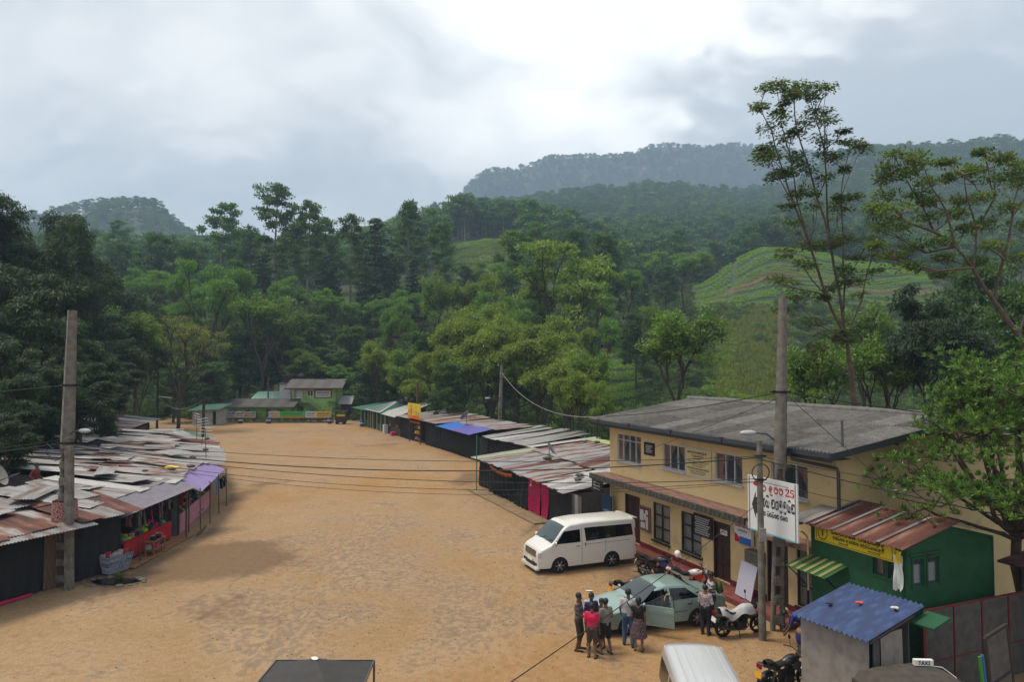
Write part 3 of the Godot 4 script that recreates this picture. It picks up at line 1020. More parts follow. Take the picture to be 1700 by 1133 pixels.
	m.uv1_triplanar = true
	m.uv1_world_triplanar = true
	m.uv1_scale = Vector3.ONE / span
	m.uv1_offset = Vector3(76.0 / span, 0, (span - 8.0) / span)
	m.roughness = 0.96
	m.detail_enabled = true
	m.detail_blend_mode = BaseMaterial3D.BLEND_MODE_MUL
	m.detail_uv_layer = BaseMaterial3D.DETAIL_UV_2
	m.detail_albedo = noise_tex([[0.0, Color(0.70, 0.68, 0.66)], [0.3, Color(0.93, 0.92, 0.91)], [0.5, Color(1, 1, 1)], [0.85, Color(1, 0.99, 0.97)], [1.0, Color(0.85, 0.84, 0.82)]], 0.06, 512, 71, 5)
	m.uv2_triplanar = true
	m.uv2_world_triplanar = true
	m.uv2_scale = Vector3.ONE / 2.7
	return m

func ground_bump(x: float, z: float) -> float:
	return cloud_noise.get_noise_2d(x * 9.0, z * 9.0) * 0.025

func build_yard() -> void:
	# the earth under everything, far beyond the frame
	var e := MB.new()
	e.quad(Vector3(-900, -0.12, 400), Vector3(-900, -0.12, -75), Vector3(900, -0.12, -75), Vector3(900, -0.12, 400))
	e.quad(Vector3(-200, -0.12, -75), Vector3(-200, -0.12, -125), Vector3(200, -0.12, -125), Vector3(200, -0.12, -75))
	struct("ground", e, noisy([[0.2, Color(0.20, 0.23, 0.11)], [0.8, Color(0.34, 0.30, 0.18)]], 12.0, 0.95, 9))
	var mb := MB.new()
	var rows := []
	var lim := [[7, -34, 24], [-20, -34, 17], [-34, -32, 11], [-50, -36, 5], [-70, -48, 1], [-88, -60, -9], [-112, -66, -16], [-118, -66, -18]]
	for j in 185:
		var z := 7.0 - j * 0.675
		var k := 0
		while k < lim.size() - 2 and z < lim[k + 1][0]:
			k += 1
		var t: float = clampf((z - lim[k][0]) / (lim[k + 1][0] - lim[k][0]), 0, 1)
		var xl: float = lerpf(lim[k][1], lim[k + 1][1], t)
		var xr: float = lerpf(lim[k][2], lim[k + 1][2], t)
		var row := PackedVector3Array()
		for i in 101:
			var x := lerpf(xl, xr, i / 100.0)
			row.append(Vector3(x, ground_bump(x, z), z))
		rows.append(row)
	mb.grid(rows)
	struct("dirt_yard", mb, yard_material())
	# loose stones lying on the dirt
	rng.seed = 204
	var st := MB.new()
	var rr := []
	for i in 5:
		var t := PI * i / 4.0
		var row := PackedVector3Array()
		for j in 7:
			var a := TAU * j / 6.0
			row.append(Vector3(sin(t) * cos(a) * (1.0 + 0.25 * sin(a * 3.0)), cos(t) * 0.6, sin(t) * sin(a) * 0.85))
		rr.append(row)
	st.grid(rr, true)
	var spots := [[-7.7, -30.5, 5.5, 6.5, 1100], [-6.9, -38, 5.0, 6.0, 500], [-6, -23, 6, 4, 600], [0.5, -24.5, 4.0, 3.5, 700], [-3, -29, 14, 9, 900], [7.0, -20.0, 2.5, 3.0, 260]]
	var xs := []
	for s in spots:
		for i in s[4]:
			var x: float = s[0] + rng.randfn() * s[2] * 0.6
			var z: float = s[1] + rng.randfn() * s[3] * 0.6
			var sc := 0.010 + 0.024 * pow(rng.randf(), 4.0)
			xs.append(Transform3D(Basis(Vector3.UP, rng.randf() * TAU).scaled(Vector3.ONE * sc), Vector3(x, ground_bump(x, z) + sc * 0.2, z)))
	scatter("gravel", "small dark stones strewn over the dirt yard", st.mesh(), noisy([[0.2, Color(0.34, 0.29, 0.25)], [0.8, Color(0.55, 0.48, 0.40)]], 3.0, 0.95, 12), xs)
	for o in get_children():
		if o.name == "gravel":
			o.set_meta("category", "gravel")

func setup_materials() -> void:
	M.wall_yellow = noisy([[0.0, Color(0.58, 0.51, 0.38)], [0.25, Color(0.79, 0.69, 0.50)], [0.75, Color(0.83, 0.735, 0.54)], [1.0, Color(0.74, 0.64, 0.46)]], 4.5, 0.88, 21)
	M.wall_gable = M.wall_yellow
	M.red_step = noisy([[0.1, Color(0.30, 0.13, 0.12)], [0.6, Color(0.46, 0.21, 0.19)], [1.0, Color(0.50, 0.36, 0.32)]], 1.6, 0.7, 22)
	M.red_dado = noisy([[0.1, Color(0.33, 0.07, 0.10)], [0.8, Color(0.45, 0.10, 0.14)]], 2.0, 0.6, 23)
	M.canopy = noisy([[0.1, Color(0.25, 0.19, 0.17)], [0.5, Color(0.49, 0.35, 0.31)], [0.9, Color(0.55, 0.43, 0.39)]], 1.8, 0.9, 24)
	M.mould = noisy([[0.3, Color(0.08, 0.08, 0.08)], [0.5, Color(0.18, 0.17, 0.15)], [0.75, Color(0.42, 0.40, 0.36)]], 0.8, 0.95, 25)
	M.asbestos = []
	for k in 4:
		var q := 0.035 * k
		M.asbestos.append(noisy([[0.1, Color(0.16 + q, 0.155 + q, 0.155 + q)], [0.5, Color(0.26 + q, 0.255 + q, 0.25 + q)], [0.9, Color(0.36 + q, 0.35 + q, 0.345 + q)]], 1.3, 0.95, 26 + k))
	M.gutter = plain(Color(0.19, 0.21, 0.24), 0.5)
	M.white_frame = plain(Color(0.66, 0.67, 0.69), 0.5)
	M.black_frame = plain(Color(0.07, 0.07, 0.075), 0.5)
	M.maroon_door = noisy([[0.2, Color(0.16, 0.075, 0.075)], [0.8, Color(0.24, 0.12, 0.115)]], 0.9, 0.5, 31, V(6, 0.6, 6))
	M.glass = StandardMaterial3D.new()
	M.glass.albedo_color = Color(0.5, 0.56, 0.6, 0.07)
	M.glass.transparency = BaseMaterial3D.TRANSPARENCY_ALPHA
	M.glass.roughness = 0.03
	M.glass.metallic_specular = 0.3
	M.dark_glass = plain(Color(0.03, 0.034, 0.038), 0.06)
	M.curtain = noisy([[0.2, Color(0.45, 0.30, 0.17)], [0.8, Color(0.63, 0.45, 0.27)]], 0.9, 0.9, 33)
	M.lace = noisy([[0.2, Color(0.35, 0.34, 0.31)], [0.8, Color(0.62, 0.6, 0.55)]], 0.25, 0.9, 34)
	M.room = plain(Color(0.60, 0.56, 0.49), 0.95)
	M.concrete = noisy([[0.1, Color(0.26, 0.25, 0.23)], [0.5, Color(0.42, 0.40, 0.37)], [0.9, Color(0.53, 0.51, 0.47)]], 1.2, 0.95, 36)
	M.slab = noisy([[0.1, Color(0.36, 0.30, 0.23)], [0.5, Color(0.50, 0.42, 0.32)], [0.9, Color(0.57, 0.49, 0.39)]], 2.2, 0.95, 37)
	M.wood = noisy([[0.2, Color(0.25, 0.20, 0.16)], [0.8, Color(0.42, 0.34, 0.27)]], 1.0, 0.9, 38, V(5, 0.5, 5))
	M.wood_dark = noisy([[0.2, Color(0.13, 0.11, 0.10)], [0.8, Color(0.24, 0.20, 0.18)]], 1.0, 0.9, 39, V(5, 0.5, 5))
	M.plank = noisy([[0.2, Color(0.42, 0.28, 0.17)], [0.8, Color(0.58, 0.42, 0.28)]], 1.0, 0.85, 40, V(5, 0.5, 5))
	M.black_cloth = noisy([[0.2, Color(0.075, 0.08, 0.09)], [0.8, Color(0.125, 0.13, 0.145)]], 1.4, 0.95, 41)
	M.magenta = noisy([[0.2, Color(0.60, 0.04, 0.27)], [0.8, Color(0.74, 0.09, 0.36)]], 1.4, 0.85, 42)
	M.red_cloth = noisy([[0.2, Color(0.55, 0.02, 0.09)], [0.8, Color(0.70, 0.05, 0.14)]], 1.4, 0.85, 43)
	M.pink_wall = noisy([[0.2, Color(0.66, 0.42, 0.50)], [0.8, Color(0.78, 0.55, 0.62)]], 1.4, 0.85, 44)
	M.grey_tarp = noisy([[0.2, Color(0.36, 0.34, 0.38)], [0.8, Color(0.47, 0.45, 0.49)]], 1.8, 0.6, 45)
	M.purple_tarp = noisy([[0.2, Color(0.42, 0.35, 0.55)], [0.8, Color(0.53, 0.46, 0.65)]], 1.8, 0.6, 46)
	M.blue_tarp = noisy([[0.2, Color(0.06, 0.28, 0.60)], [0.8, Color(0.13, 0.42, 0.76)]], 1.8, 0.5, 47)
	M.green_tarp = noisy([[0.2, Color(0.12, 0.27, 0.24)], [0.8, Color(0.22, 0.40, 0.36)]], 1.8, 0.5, 48)
	# roofing tin: fresh, dulled, streaked with rust, rusted through
	M.tin = []
	var ramps := [
		[[0.0, Color(0.40, 0.33, 0.29)], [0.3, Color(0.50, 0.49, 0.49)], [0.8, Color(0.58, 0.585, 0.60)]],
		[[0.0, Color(0.34, 0.22, 0.17)], [0.4, Color(0.46, 0.45, 0.45)], [0.8, Color(0.57, 0.57, 0.59)]],
		[[0.15, Color(0.29, 0.14, 0.11)], [0.42, Color(0.40, 0.23, 0.18)], [0.55, Color(0.50, 0.46, 0.44)], [0.8, Color(0.60, 0.60, 0.61)]],
		[[0.2, Color(0.21, 0.10, 0.085)], [0.5, Color(0.32, 0.16, 0.13)], [0.75, Color(0.40, 0.24, 0.18)], [0.97, Color(0.52, 0.46, 0.43)]]]
	for k in 4:
		for r in 2:
			var m := noisy(ramps[k], 2.6, [0.5, 0.55, 0.6, 0.8][k], 51 + k, V(1.0, 1.0, 0.22), 0.008, [0.25, 0.2, 0.1, 0.0][k], 5, 0.9)
			m.uv1_offset = V(0.37 * r, 0.0, 0.21 * r)
			M.tin.append(m)
	M.white_tin = noisy([[0.1, Color(0.48, 0.45, 0.42)], [0.4, Color(0.64, 0.64, 0.64)], [0.9, Color(0.70, 0.705, 0.71)]], 1.7, 0.5, 56)
	M.lime_tin = noisy([[0.1, Color(0.50, 0.53, 0.33)], [0.8, Color(0.62, 0.66, 0.43)]], 1.7, 0.55, 57)
	M.green_paint = noisy([[0.05, Color(0.04, 0.19, 0.12)], [0.5, Color(0.04, 0.285, 0.16)], [0.9, Color(0.06, 0.33, 0.19)]], 2.2, 0.7, 58)
	M.blue_roof = noisy([[0.1, Color(0.19, 0.21, 0.30)], [0.5, Color(0.17, 0.24, 0.41)], [0.9, Color(0.24, 0.32, 0.47)]], 1.5, 0.6, 59, V(1, 1, 0.3), 0.012, 0.0, 6, 0.9)
	M.green_roof = noisy([[0.1, Color(0.20, 0.28, 0.13)], [0.5, Color(0.15, 0.36, 0.18)], [0.9, Color(0.40, 0.42, 0.20)]], 1.0, 0.6, 60)
	M.grey_sheet = noisy([[0.1, Color(0.42, 0.39, 0.36)], [0.5, Color(0.52, 0.50, 0.48)], [0.9, Color(0.58, 0.56, 0.54)]], 1.6, 0.75, 61)
	M.dark_sheet = noisy([[0.1, Color(0.22, 0.215, 0.215)], [0.6, Color(0.31, 0.305, 0.305)], [0.9, Color(0.37, 0.36, 0.355)]], 1.6, 0.8, 62)
	M.rubber = plain(Color(0.055, 0.055, 0.06), 0.85)
	M.black_metal = plain(Color(0.05, 0.05, 0.055), 0.4, 0.2)
	M.chrome = plain(Color(0.75, 0.76, 0.78), 0.18, 1.0)
	M.steel = plain(Color(0.36, 0.36, 0.37), 0.45, 0.8)
	M.cable = plain(Color(0.05, 0.05, 0.055), 0.6)
	M.paper = plain(Color(0.80, 0.80, 0.78), 0.8)
	M.white_paint = plain(Color(0.80, 0.81, 0.82), 0.5)
	M.ink_black = plain(Color(0.04, 0.04, 0.045), 0.7)
	M.ink_red = plain(Color(0.68, 0.05, 0.10), 0.7)
	M.ink_violet = plain(Color(0.30, 0.08, 0.32), 0.7)
	M.ink_white = plain(Color(0.75, 0.76, 0.77), 0.7)
	M.yellow = plain(Color(0.80, 0.70, 0.05), 0.6)
	M.orange = plain(Color(0.82, 0.42, 0.08), 0.6)
	M.signblue = plain(Color(0.10, 0.36, 0.66), 0.6)
	M.teal = plain(Color(0.05, 0.40, 0.38), 0.7)

# wall in the x-y plane, front at z = 0, going back th, with rectangular openings [x0, y0, x1, y1]
func holed(mb: MB, x0: float, x1: float, y0: float, y1: float, th: float, holes: Array) -> void:
	var xs := [x0, x1]
	var ys := [y0, y1]
	for q in holes:
		xs.append(q[0]); xs.append(q[2])
		ys.append(q[1]); ys.append(q[3])
	xs.sort(); ys.sort()
	for i in xs.size() - 1:
		for j in ys.size() - 1:
			if xs[i + 1] - xs[i] < 1e-4 or ys[j + 1] - ys[j] < 1e-4:
				continue
			var mx: float = (xs[i] + xs[i + 1]) * 0.5
			var my: float = (ys[j] + ys[j + 1]) * 0.5
			var inside := false
			for q in holes:
				if mx > q[0] and mx < q[2] and my > q[1] and my < q[3]:
					inside = true
			if inside or mx < x0 or mx > x1 or my < y0 or my > y1:
				continue
			var a := V(xs[i], ys[j], 0)
			var b := V(xs[i + 1], ys[j], 0)
			var c := V(xs[i + 1], ys[j + 1], 0)
			var d := V(xs[i], ys[j + 1], 0)
			var z := V(0, 0, -th)
			mb.quad(a, d, c, b)
			mb.quad(a + z, b + z, c + z, d + z)
	for q in holes + [[x0, y0, x1, y1]]:
		var k := [V(q[0], q[1], 0), V(q[2], q[1], 0), V(q[2], q[3], 0), V(q[0], q[3], 0)]
		for i in 4:
			var a: Vector3 = k[i]
			var b: Vector3 = k[(i + 1) % 4]
			mb.quad(a, b, b + V(0, 0, -th), a + V(0, 0, -th))

# corrugated sheet: o corner, ex across the waves, ey along them
func corrugated(w: float, l: float, pitch := 0.11, amp := 0.022, rows := 1, warp := 0.0) -> MB:
	var mb := MB.new()
	var p := []
	var k := int(round(w / pitch)) * 2
	for j in rows + 1:
		var row := PackedVector3Array()
		for i in k + 1:
			var t := float(i) / k
			row.append(V(t * w, (amp if i % 2 else -amp) + warp * sin(t * 3.0 + j * 2.0), -float(j) / rows * l))
		p.append(row)
	mb.grid(p)
	# the lower lip shows the sheet's edge
	for i in k:
		var a: Vector3 = p[0][i]
		var b: Vector3 = p[0][i + 1]
		mb.quad(a, b, b + V(0, -0.008, 0), a + V(0, -0.008, 0))
	return mb

# roof of overlapping sheets laid from eave (y0 at z0) up to ridge (y1 at z1), local frame of parent; mats chosen by index
func sheet_roof(o: Node3D, x0: float, x1: float, y0: float, z0: float, y1: float, z1: float, cols: int, rows: int, mats: Array, pitch := 0.11, amp := 0.02, jit := 0.012, called := "roof_sheet", skew := 0.0) -> void:
	var w := (x1 - x0) / cols
	var run := Vector2(z0 - z1, y1 - y0)
	var l := run.length() / rows
	var ang := atan2(run.y, run.x)
	var vars := []
	for k in 2:
		vars.append(corrugated(w * 1.06, l * 1.08, pitch, amp, 1, 0.0).mesh())
	for j in rows:
		for i in cols:
			var t := float(j) / rows
			var s := part(o, called, vars[(i + j) % 2], mats[rng.randi() % mats.size()])
			s.position = V(x0 + i * w - w * 0.03 + skew * t, lerpf(y0, y1, t) + j * 0.012 + (i % 2) * 0.006 + rng.randf() * jit, lerpf(z0, z1, t) + rng.randf_range(-1, 1) * jit * 4.0)
			s.rotation = V(ang + rng.randf_range(-1, 1) * jit * 0.6, rng.randf_range(-1, 1) * jit * 1.5, rng.randf_range(-1, 1) * jit)

# hanging cloth between two posts, with folds; local x from x0 to x1 at depth z
func cloth_panel(x0: float, x1: float, y0: float, y1: float, z: float, folds := 9.0, depth := 0.05, seed_ := 1, belly := 0.0, ragged := 0.0) -> MB:
	var mb := MB.new()
	var p := []
	var n := maxi(8, int((x1 - x0) * 14.0))
	for j in 9:
		var v := j / 8.0
		var row := PackedVector3Array()
		for i in n + 1:
			var u := float(i) / n
			var wv := sin(u * folds * TAU + sin(u * 7.0 + seed_) * 1.6 + v * 0.8) * depth * (0.35 + 0.65 * v)
			wv += cloud_noise.get_noise_2d(u * 60.0 + seed_ * 31.0, v * 40.0) * depth * 2.2
			var bl := belly * sin(PI * clampf(v * 0.9 + 0.1, 0, 1)) * sin(PI * u)
			var yb := y0 + ragged * (0.5 + 0.5 * sin(u * 11.0 + seed_ * 2.0))
			row.append(V(lerpf(x0, x1, u), lerpf(y1, yb, v), z + wv + bl))
		p.append(row)
	mb.grid(p)
	return mb

# loose sheet over points given at its four corners, sagging between them
func sagging(a: Vector3, b: Vector3, c: Vector3, d: Vector3, sag := 0.08, wav := 0.02, n := 12) -> MB:
	var mb := MB.new()
	var p := []
	for j in n + 1:
		var v := float(j) / n
		var row := PackedVector3Array()
		for i in n + 1:
			var u := float(i) / n
			var q := a.lerp(b, u).lerp(d.lerp(c, u), v)
			q.y += -sag * sin(PI * u) * sin(PI * v) + wav * cloud_noise.get_noise_2d(q.x * 22.0, q.z * 22.0)
			row.append(q)
		p.append(row)
	mb.grid(p)
	return mb

# rounded letters drawn with strokes; each is a list of arcs [cx, cy, rx, ry, from, to] in degrees
const GLYPH := {
	"a": [[0.45, 0.42, 0.38, 0.40, -200, 120], [0.45, 0.45, 0.14, 0.16, 120, 400]],
	"b": [[0.30, 0.45, 0.26, 0.40, 40, 330], [0.70, 0.45, 0.26, 0.40, -150, 140], [0.3, 0.5, 0.1, 0.12, 0, 360]],
	"c": [[0.5, 0.45, 0.40, 0.42, 100, 400], [0.62, 0.62, 0.16, 0.16, -60, 220]],
	"d": [[0.28, 0.35, 0.22, 0.30, 60, 420], [0.72, 0.40, 0.24, 0.36, 150, 400], [0.5, 0.95, 0.38, 0.16, 10, 170]],
	"e": [[0.32, 0.40, 0.26, 0.36, -20, 300], [0.72, 0.42, 0.22, 0.38, 170, 500]],
	"f": [[0.5, 0.55, 0.36, 0.36, -40, 220], [0.5, 0.05, 0.30, 0.22, -180, 20], [0.4, 0.5, 0.12, 0.14, 0, 360]],
	"g": [[0.25, 0.4, 0.2, 0.34, 80, 400], [0.62, 0.4, 0.18, 0.34, 140, 400], [0.85, 0.5, 0.12, 0.42, 160, 300], [0.62, 0.98, 0.3, 0.14, 0, 180]],
	"h": [[0.42, 0.42, 0.34, 0.38, 0, 300], [0.42, 0.42, 0.12, 0.14, 90, 430], [0.55, -0.15, 0.34, 0.18, 180, 330]],
}

func stroke_text(text: String, hgt: float, thick: float, max_w := 0.0) -> MB:
	var mb := MB.new()
	var x := 0.0
	for ch in text:
		if ch == " ":
			x += 0.5
			continue
		if not GLYPH.has(ch):
			x += 0.2
			continue
		for g in GLYPH[ch]:
			var k := 14
			var pts := PackedVector2Array()
			for i in k + 1:
				var a := deg_to_rad(lerpf(g[4], g[5], float(i) / k))
				pts.append(Vector2(x + g[0] + g[2] * cos(a), g[1] + g[3] * sin(a)))
			for i in k:
				var d := (pts[i + 1] - pts[i]).normalized() * 0.5
				var s := Vector2(-d.y, d.x) * thick * 2.0
				var q := [pts[i] - s, pts[i + 1] - s, pts[i + 1] + s, pts[i] + s]
				mb.quad(V(q[0].x, q[0].y, 0), V(q[3].x, q[3].y, 0), V(q[2].x, q[2].y, 0), V(q[1].x, q[1].y, 0))
		x += 1.1
	var sc := hgt
	var sx := hgt
	if max_w > 0.0:
		sx = max_w / maxf(x, 0.1)
	for i in mb.v.size():
		mb.v[i] = V(mb.v[i].x * sx, mb.v[i].y * sc, mb.v[i].z)
	return mb

func latin(parent: Node3D, text: String, hgt: float, pos: Vector3, m: Material, bold := true, called := "lettering", width := 0.0, serif := false) -> MeshInstance3D:
	var f := SystemFont.new()
	f.font_names = PackedStringArray(["Droid Serif" if serif else "Droid Sans"])
	f.font_weight = 700 if bold else 400
	var t := TextMesh.new()
	t.text = text
	t.font = f
	t.font_size = 48
	t.pixel_size = hgt / 36.0
	t.depth = 0.006
	t.curve_step = 2.0
	var o := part(parent, called, t, m)
	o.position = pos
	if width > 0.0:
		var bb := t.get_aabb()
		o.scale.x = width / maxf(bb.size.x, 0.01)
	return o

func put_text(parent: Node3D, text: String, hgt: float, w: float, pos: Vector3, m: Material, thick := 0.075, called := "lettering") -> MeshInstance3D:
	var o := part(parent, called, stroke_text(text, hgt, thick, w), m)
	o.position = pos
	return o

func window_unit(o: Node3D, x0: float, y0: float, x1: float, y1: float, splits: Array, frame: Material, z := -0.06, bar := 0.06, transoms := [], curtain: Material = null, drape := true) -> void:
	var w := Node3D.new()
	w.name = "window"
	o.add_child(w, true)
	var f := MB.new()
	f.box(V((x0 + x1) / 2, y1 - bar / 2, z), V(x1 - x0, bar, 0.07))
	f.box(V((x0 + x1) / 2, y0 + bar / 2, z), V(x1 - x0, bar, 0.07))
	for q in [x0 + bar / 2, x1 - bar / 2]:
		f.box(V(q, (y0 + y1) / 2, z), V(bar, y1 - y0 - 2 * bar, 0.066))
	for q in splits:
		f.box(V(q, (y0 + y1) / 2, z), V(bar, y1 - y0 - 2 * bar, 0.062))
	for q in transoms:
		f.box(V((x0 + x1) / 2, q, z), V(x1 - x0 - 2 * bar, bar * 0.8, 0.058))
	part(w, "frame", f, frame)
	var xs := [x0 + bar] + splits + [x1 - bar]
	for i in xs.size() - 1:
		var g := MB.new()
		g.box(V((xs[i] + xs[i + 1]) / 2, (y0 + y1) / 2, z - 0.004), V(xs[i + 1] - xs[i] - 0.01, y1 - y0 - 2 * bar, 0.006))
		part(w, "pane", g, M.glass)
	var si := MB.new()
	si.box(V((x0 + x1) / 2, y0 - 0.035, 0.03), V(x1 - x0 + 0.1, 0.06, 0.14))
	part(w, "sill", si, frame)
	if curtain:
		if drape:
			# two tied-back curtains
			for s in 2:
				var mb := MB.new()
				var p := []
				for j in 11:
					var v := j / 10.0
					var row := PackedVector3Array()
					var reach := lerpf(0.46, 0.15, pow(sin(minf(v / 0.72, 1.0) * PI / 2), 1.5)) + (maxf(v - 0.72, 0.0) * 0.35)
					for i in 15:
						var u := i / 14.0 * reach
						var xx := lerpf(x0, x1, u) if s == 0 else lerpf(x1, x0, u)
						row.append(V(xx, lerpf(y1, y0, v), z - 0.12 + 0.025 * sin(i * 1.7 + v)))
					p.append(row)
				mb.grid(p)
				part(w, "curtain", mb, curtain)
		else:
			part(w, "curtain", cloth_panel(x0, x1, y0, y1, z - 0.12, 8, 0.02, int(x0 * 10)), curtain)

func build_yellow() -> void:
	var o := thing("town_office", "yellow two storey building with grey corrugated roof and red canopy", "building", V(4.96, 0, -34.8), -1.178)
	var L := 14.0
	var DP := 10.6
	var up := [[0.74, 3.95, 2.85, 5.28], [4.59, 4.09, 6.19, 5.18], [8.11, 4.09, 9.70, 5.2], [11.16, 4.11, 12.85, 5.25]]
	var dn := [[1.40, 0.2, 2.72, 2.42], [3.80, 0.76, 5.08, 2.44], [5.88, 0.76, 7.22, 2.44], [7.96, 0.2, 8.97, 2.47], [10.9, 0.2, 11.9, 2.45], [12.3, 0.5, 13.5, 2.45]]
	var mb := MB.new()
	holed(mb, 0, L, 0, 5.75, 0.22, up + dn)
	part(o, "front_wall", mb, M.wall_yellow)
	# gable and back walls, floors inside
	mb = MB.new()
	for x in [0.11, L - 0.11]:
		var a := 0.109
		mb.box(V(x, 2.875, -DP / 2), V(0.22, 5.75, DP - 0.46))
		mb.plate(V(x - 0.11, 5.75, -0.23), V(0, 0, -1), Vector3.UP, PackedVector2Array([Vector2(0, 0), Vector2(DP - 0.46, 0), Vector2(DP / 2 - 0.23, 0.86)]), 0.22)
	mb.box(V(L / 2, 2.875, -DP + 0.115), V(L, 5.75, 0.22))
	part(o, "side_wall", mb, M.wall_gable)
	mb = MB.new()
	mb.box(V(L / 2, 3.0, -DP / 2), V(L - 0.5, 0.2, DP - 0.5))
	mb.box(V(L / 2, 1.5, -3.4), V(L - 0.5, 2.8, 0.1))
	mb.box(V(L / 2, 4.4, -3.4), V(L - 0.5, 2.5, 0.1))
	part(o, "interior", mb, M.room)
	# roof sheets
	rng.seed = 301
	sheet_roof(o, -0.55, L + 0.55, 5.92, 0.85, 6.80, -DP / 2, 14, 3, M.asbestos, 0.146, 0.028, 0.006)
	var bk := MB.new()
	bk.quad(V(-0.55, 6.78, -DP / 2), V(L + 0.55, 6.78, -DP / 2), V(L + 0.55, 5.9, -DP - 0.8), V(-0.55, 5.9, -DP - 0.8))
	part(o, "rear_roof", bk, M.asbestos[1])
	var rd := MB.new()
	for i in 8:
		var xa := -0.6 + (L + 1.2) / 8 * i
		rd.rod(V(xa, 6.84, -DP / 2), V(xa + (L + 1.2) / 8 + 0.05, 6.84, -DP / 2), 0.14 + 0.008 * (i % 2), 8)
	part(o, "ridge_cap", rd, M.asbestos[3])
	var gt := MB.new()
	gt.beam(V(-0.6, 5.84, 0.88), V(L + 0.6, 5.84, 0.88), 0.10, 0.16)
	gt.beam(V(-0.6, 5.72, 0.76), V(L + 0.55, 5.72, 0.76), 0.03, 0.2)
	for x in [0.4, 3.2, 6.4, 9.6, 12.4]:
		gt.box(V(x, 5.86, 0.90), V(0.14, 0.2, 0.14))
	part(o, "gutter", gt, M.gutter)
	var sf := MB.new()
	sf.box(V(L / 2, 5.70, 0.38), V(L + 1.1, 0.03, 0.74))
	sf.beam(V(L + 0.55, 5.80, 0.85), V(L + 0.55, 6.68, -DP / 2), 0.04, 0.22)
	sf.beam(V(L + 0.55, 6.68, -DP / 2), V(L + 0.55, 5.80, -DP - 0.7), 0.04, 0.22)
	sf.beam(V(-0.55, 5.80, 0.85), V(-0.55, 6.68, -DP / 2), 0.04, 0.22)
	part(o, "fascia", sf, M.gutter)
	var dp := MB.new()
	dp.tube(PackedVector3Array([V(12.9, 5.8, 0.86), V(12.95, 5.55, 0.8), V(13.8, 5.4, 0.25), V(14.12, 5.35, 0.1), V(14.15, 5.2, 0.08), V(14.15, 0.3, 0.08)]), PackedFloat32Array([0.055, 0.055, 0.055, 0.055, 0.055, 0.055]), 8)
	part(o, "downpipe", dp, M.gutter)
	# canopy slab with its mouldy edge
	pbox(o, "canopy", M.canopy, V(5.35, 3.17, 0.5), V(11.1, 0.10, 0.98))
	pbox(o, "canopy_edge", M.mould, V(5.35, 3.10, 1.02), V(11.2, 0.26, 0.07))
	for x in [1.6, 4.5, 8.9]:
		pbox(o, "light_fitting", M.white_paint, V(x, 2.98, 0.7), V(0.3, 0.12, 0.1))
	# veranda floor and red skirting
	pbox(o, "veranda_step", M.red_step, V(5.6, 0.10, 0.52), V(14.6, 0.20, 1.0))
	for q in [[0.0, 1.38], [2.74, 7.94], [8.99, 10.88], [11.92, 14.0]]:
		pbox(o, "skirting", M.red_dado, V((q[0] + q[1]) / 2, 0.31, 0.012), V(q[1] - q[0], 0.20, 0.02))
	# upper windows
	window_unit(o, 0.74, 3.95, 2.85, 5.28, [1.25, 1.83, 2.36], M.white_frame, -0.06, 0.05, [4.98], M.curtain)
	window_unit(o, 4.59, 4.09, 6.19, 5.18, [5.1, 5.65], M.white_frame, -0.06, 0.05, [], M.curtain)
	window_unit(o, 8.11, 4.09, 9.70, 5.2, [8.72, 9.22], M.white_frame, -0.06, 0.05, [], M.curtain)
	window_unit(o, 11.16, 4.11, 12.85, 5.25, [11.7, 12.3], M.white_frame, -0.06, 0.05, [], M.curtain)
	# lower windows with lace behind black frames
	window_unit(o, 3.80, 0.76, 5.08, 2.44, [4.44], M.black_frame, -0.06, 0.07, [1.9, 1.35], M.lace, false)
	window_unit(o, 5.88, 0.76, 7.22, 2.44, [6.55], M.black_frame, -0.06, 0.07, [1.9, 1.35], M.lace, false)
	window_unit(o, 12.3, 0.5, 13.5, 2.45, [12.7, 13.1], M.black_frame, -0.06, 0.05, [1.2, 1.8], M.lace, false)
	# doors
	for q in [[1.40, 2.72], [7.96, 8.97], [10.9, 11.9]]:
		var d := Node3D.new()
		d.name = "door"
		o.add_child(d, true)
		pbox(d, "leaf", M.maroon_door, V((q[0] + q[1]) / 2, 1.32, -0.13), V(q[1] - q[0] - 0.1, 2.2, 0.05))
		mb = MB.new()
		for s in [q[0] + 0.035, q[1] - 0.035]:
			mb.box(V(s, 1.32, -0.08), V(0.07, 2.24, 0.12))
		mb.box(V((q[0] + q[1]) / 2, 2.42, -0.08), V(q[1] - q[0] - 0.14, 0.06, 0.12))
		part(d, "door_frame", mb, M.maroon_door)
		for r in 3:
			for c in 2:
				mb = MB.new()
				var ww: float = (q[1] - q[0] - 0.36) / 2
				mb.box(V(q[0] + 0.12 + ww / 2 + c * (ww + 0.1), 0.55 + r * 0.68, -0.10), V(ww, 0.5, 0.03))
				part(d, "panel", mb, M.maroon_door)
		prod(d, "handle", M.steel, V(q[0] + 0.14, 1.2, -0.10), V(q[0] + 0.14, 1.2, -0.04), 0.025)
	# flat roof porch end beyond the canopy
	pbox(o, "porch_slab", M.canopy, V(12.55, 2.75, 0.45), V(2.5, 0.12, 0.9))
	# things fixed to the front: each can be taken down
	var b := thing("wall_plaque", "black lettered plaque beside the first upstairs window of the yellow building", "plaque", o.transform * V(3.13, 4.5, 0.002), -1.178)
	pbox(b, "board", M.ink_black, V(0.42, 0.29, 0.015), V(0.85, 0.58, 0.03))
	for k in 5:
		put_text(b, "abcedfh".substr(k % 3, 5 - (1 if k > 2 else 0)), 0.045, 0.52 - 0.06 * (k % 3), V(0.16, 0.42 - k * 0.075, 0.034), M.ink_white, 0.1)
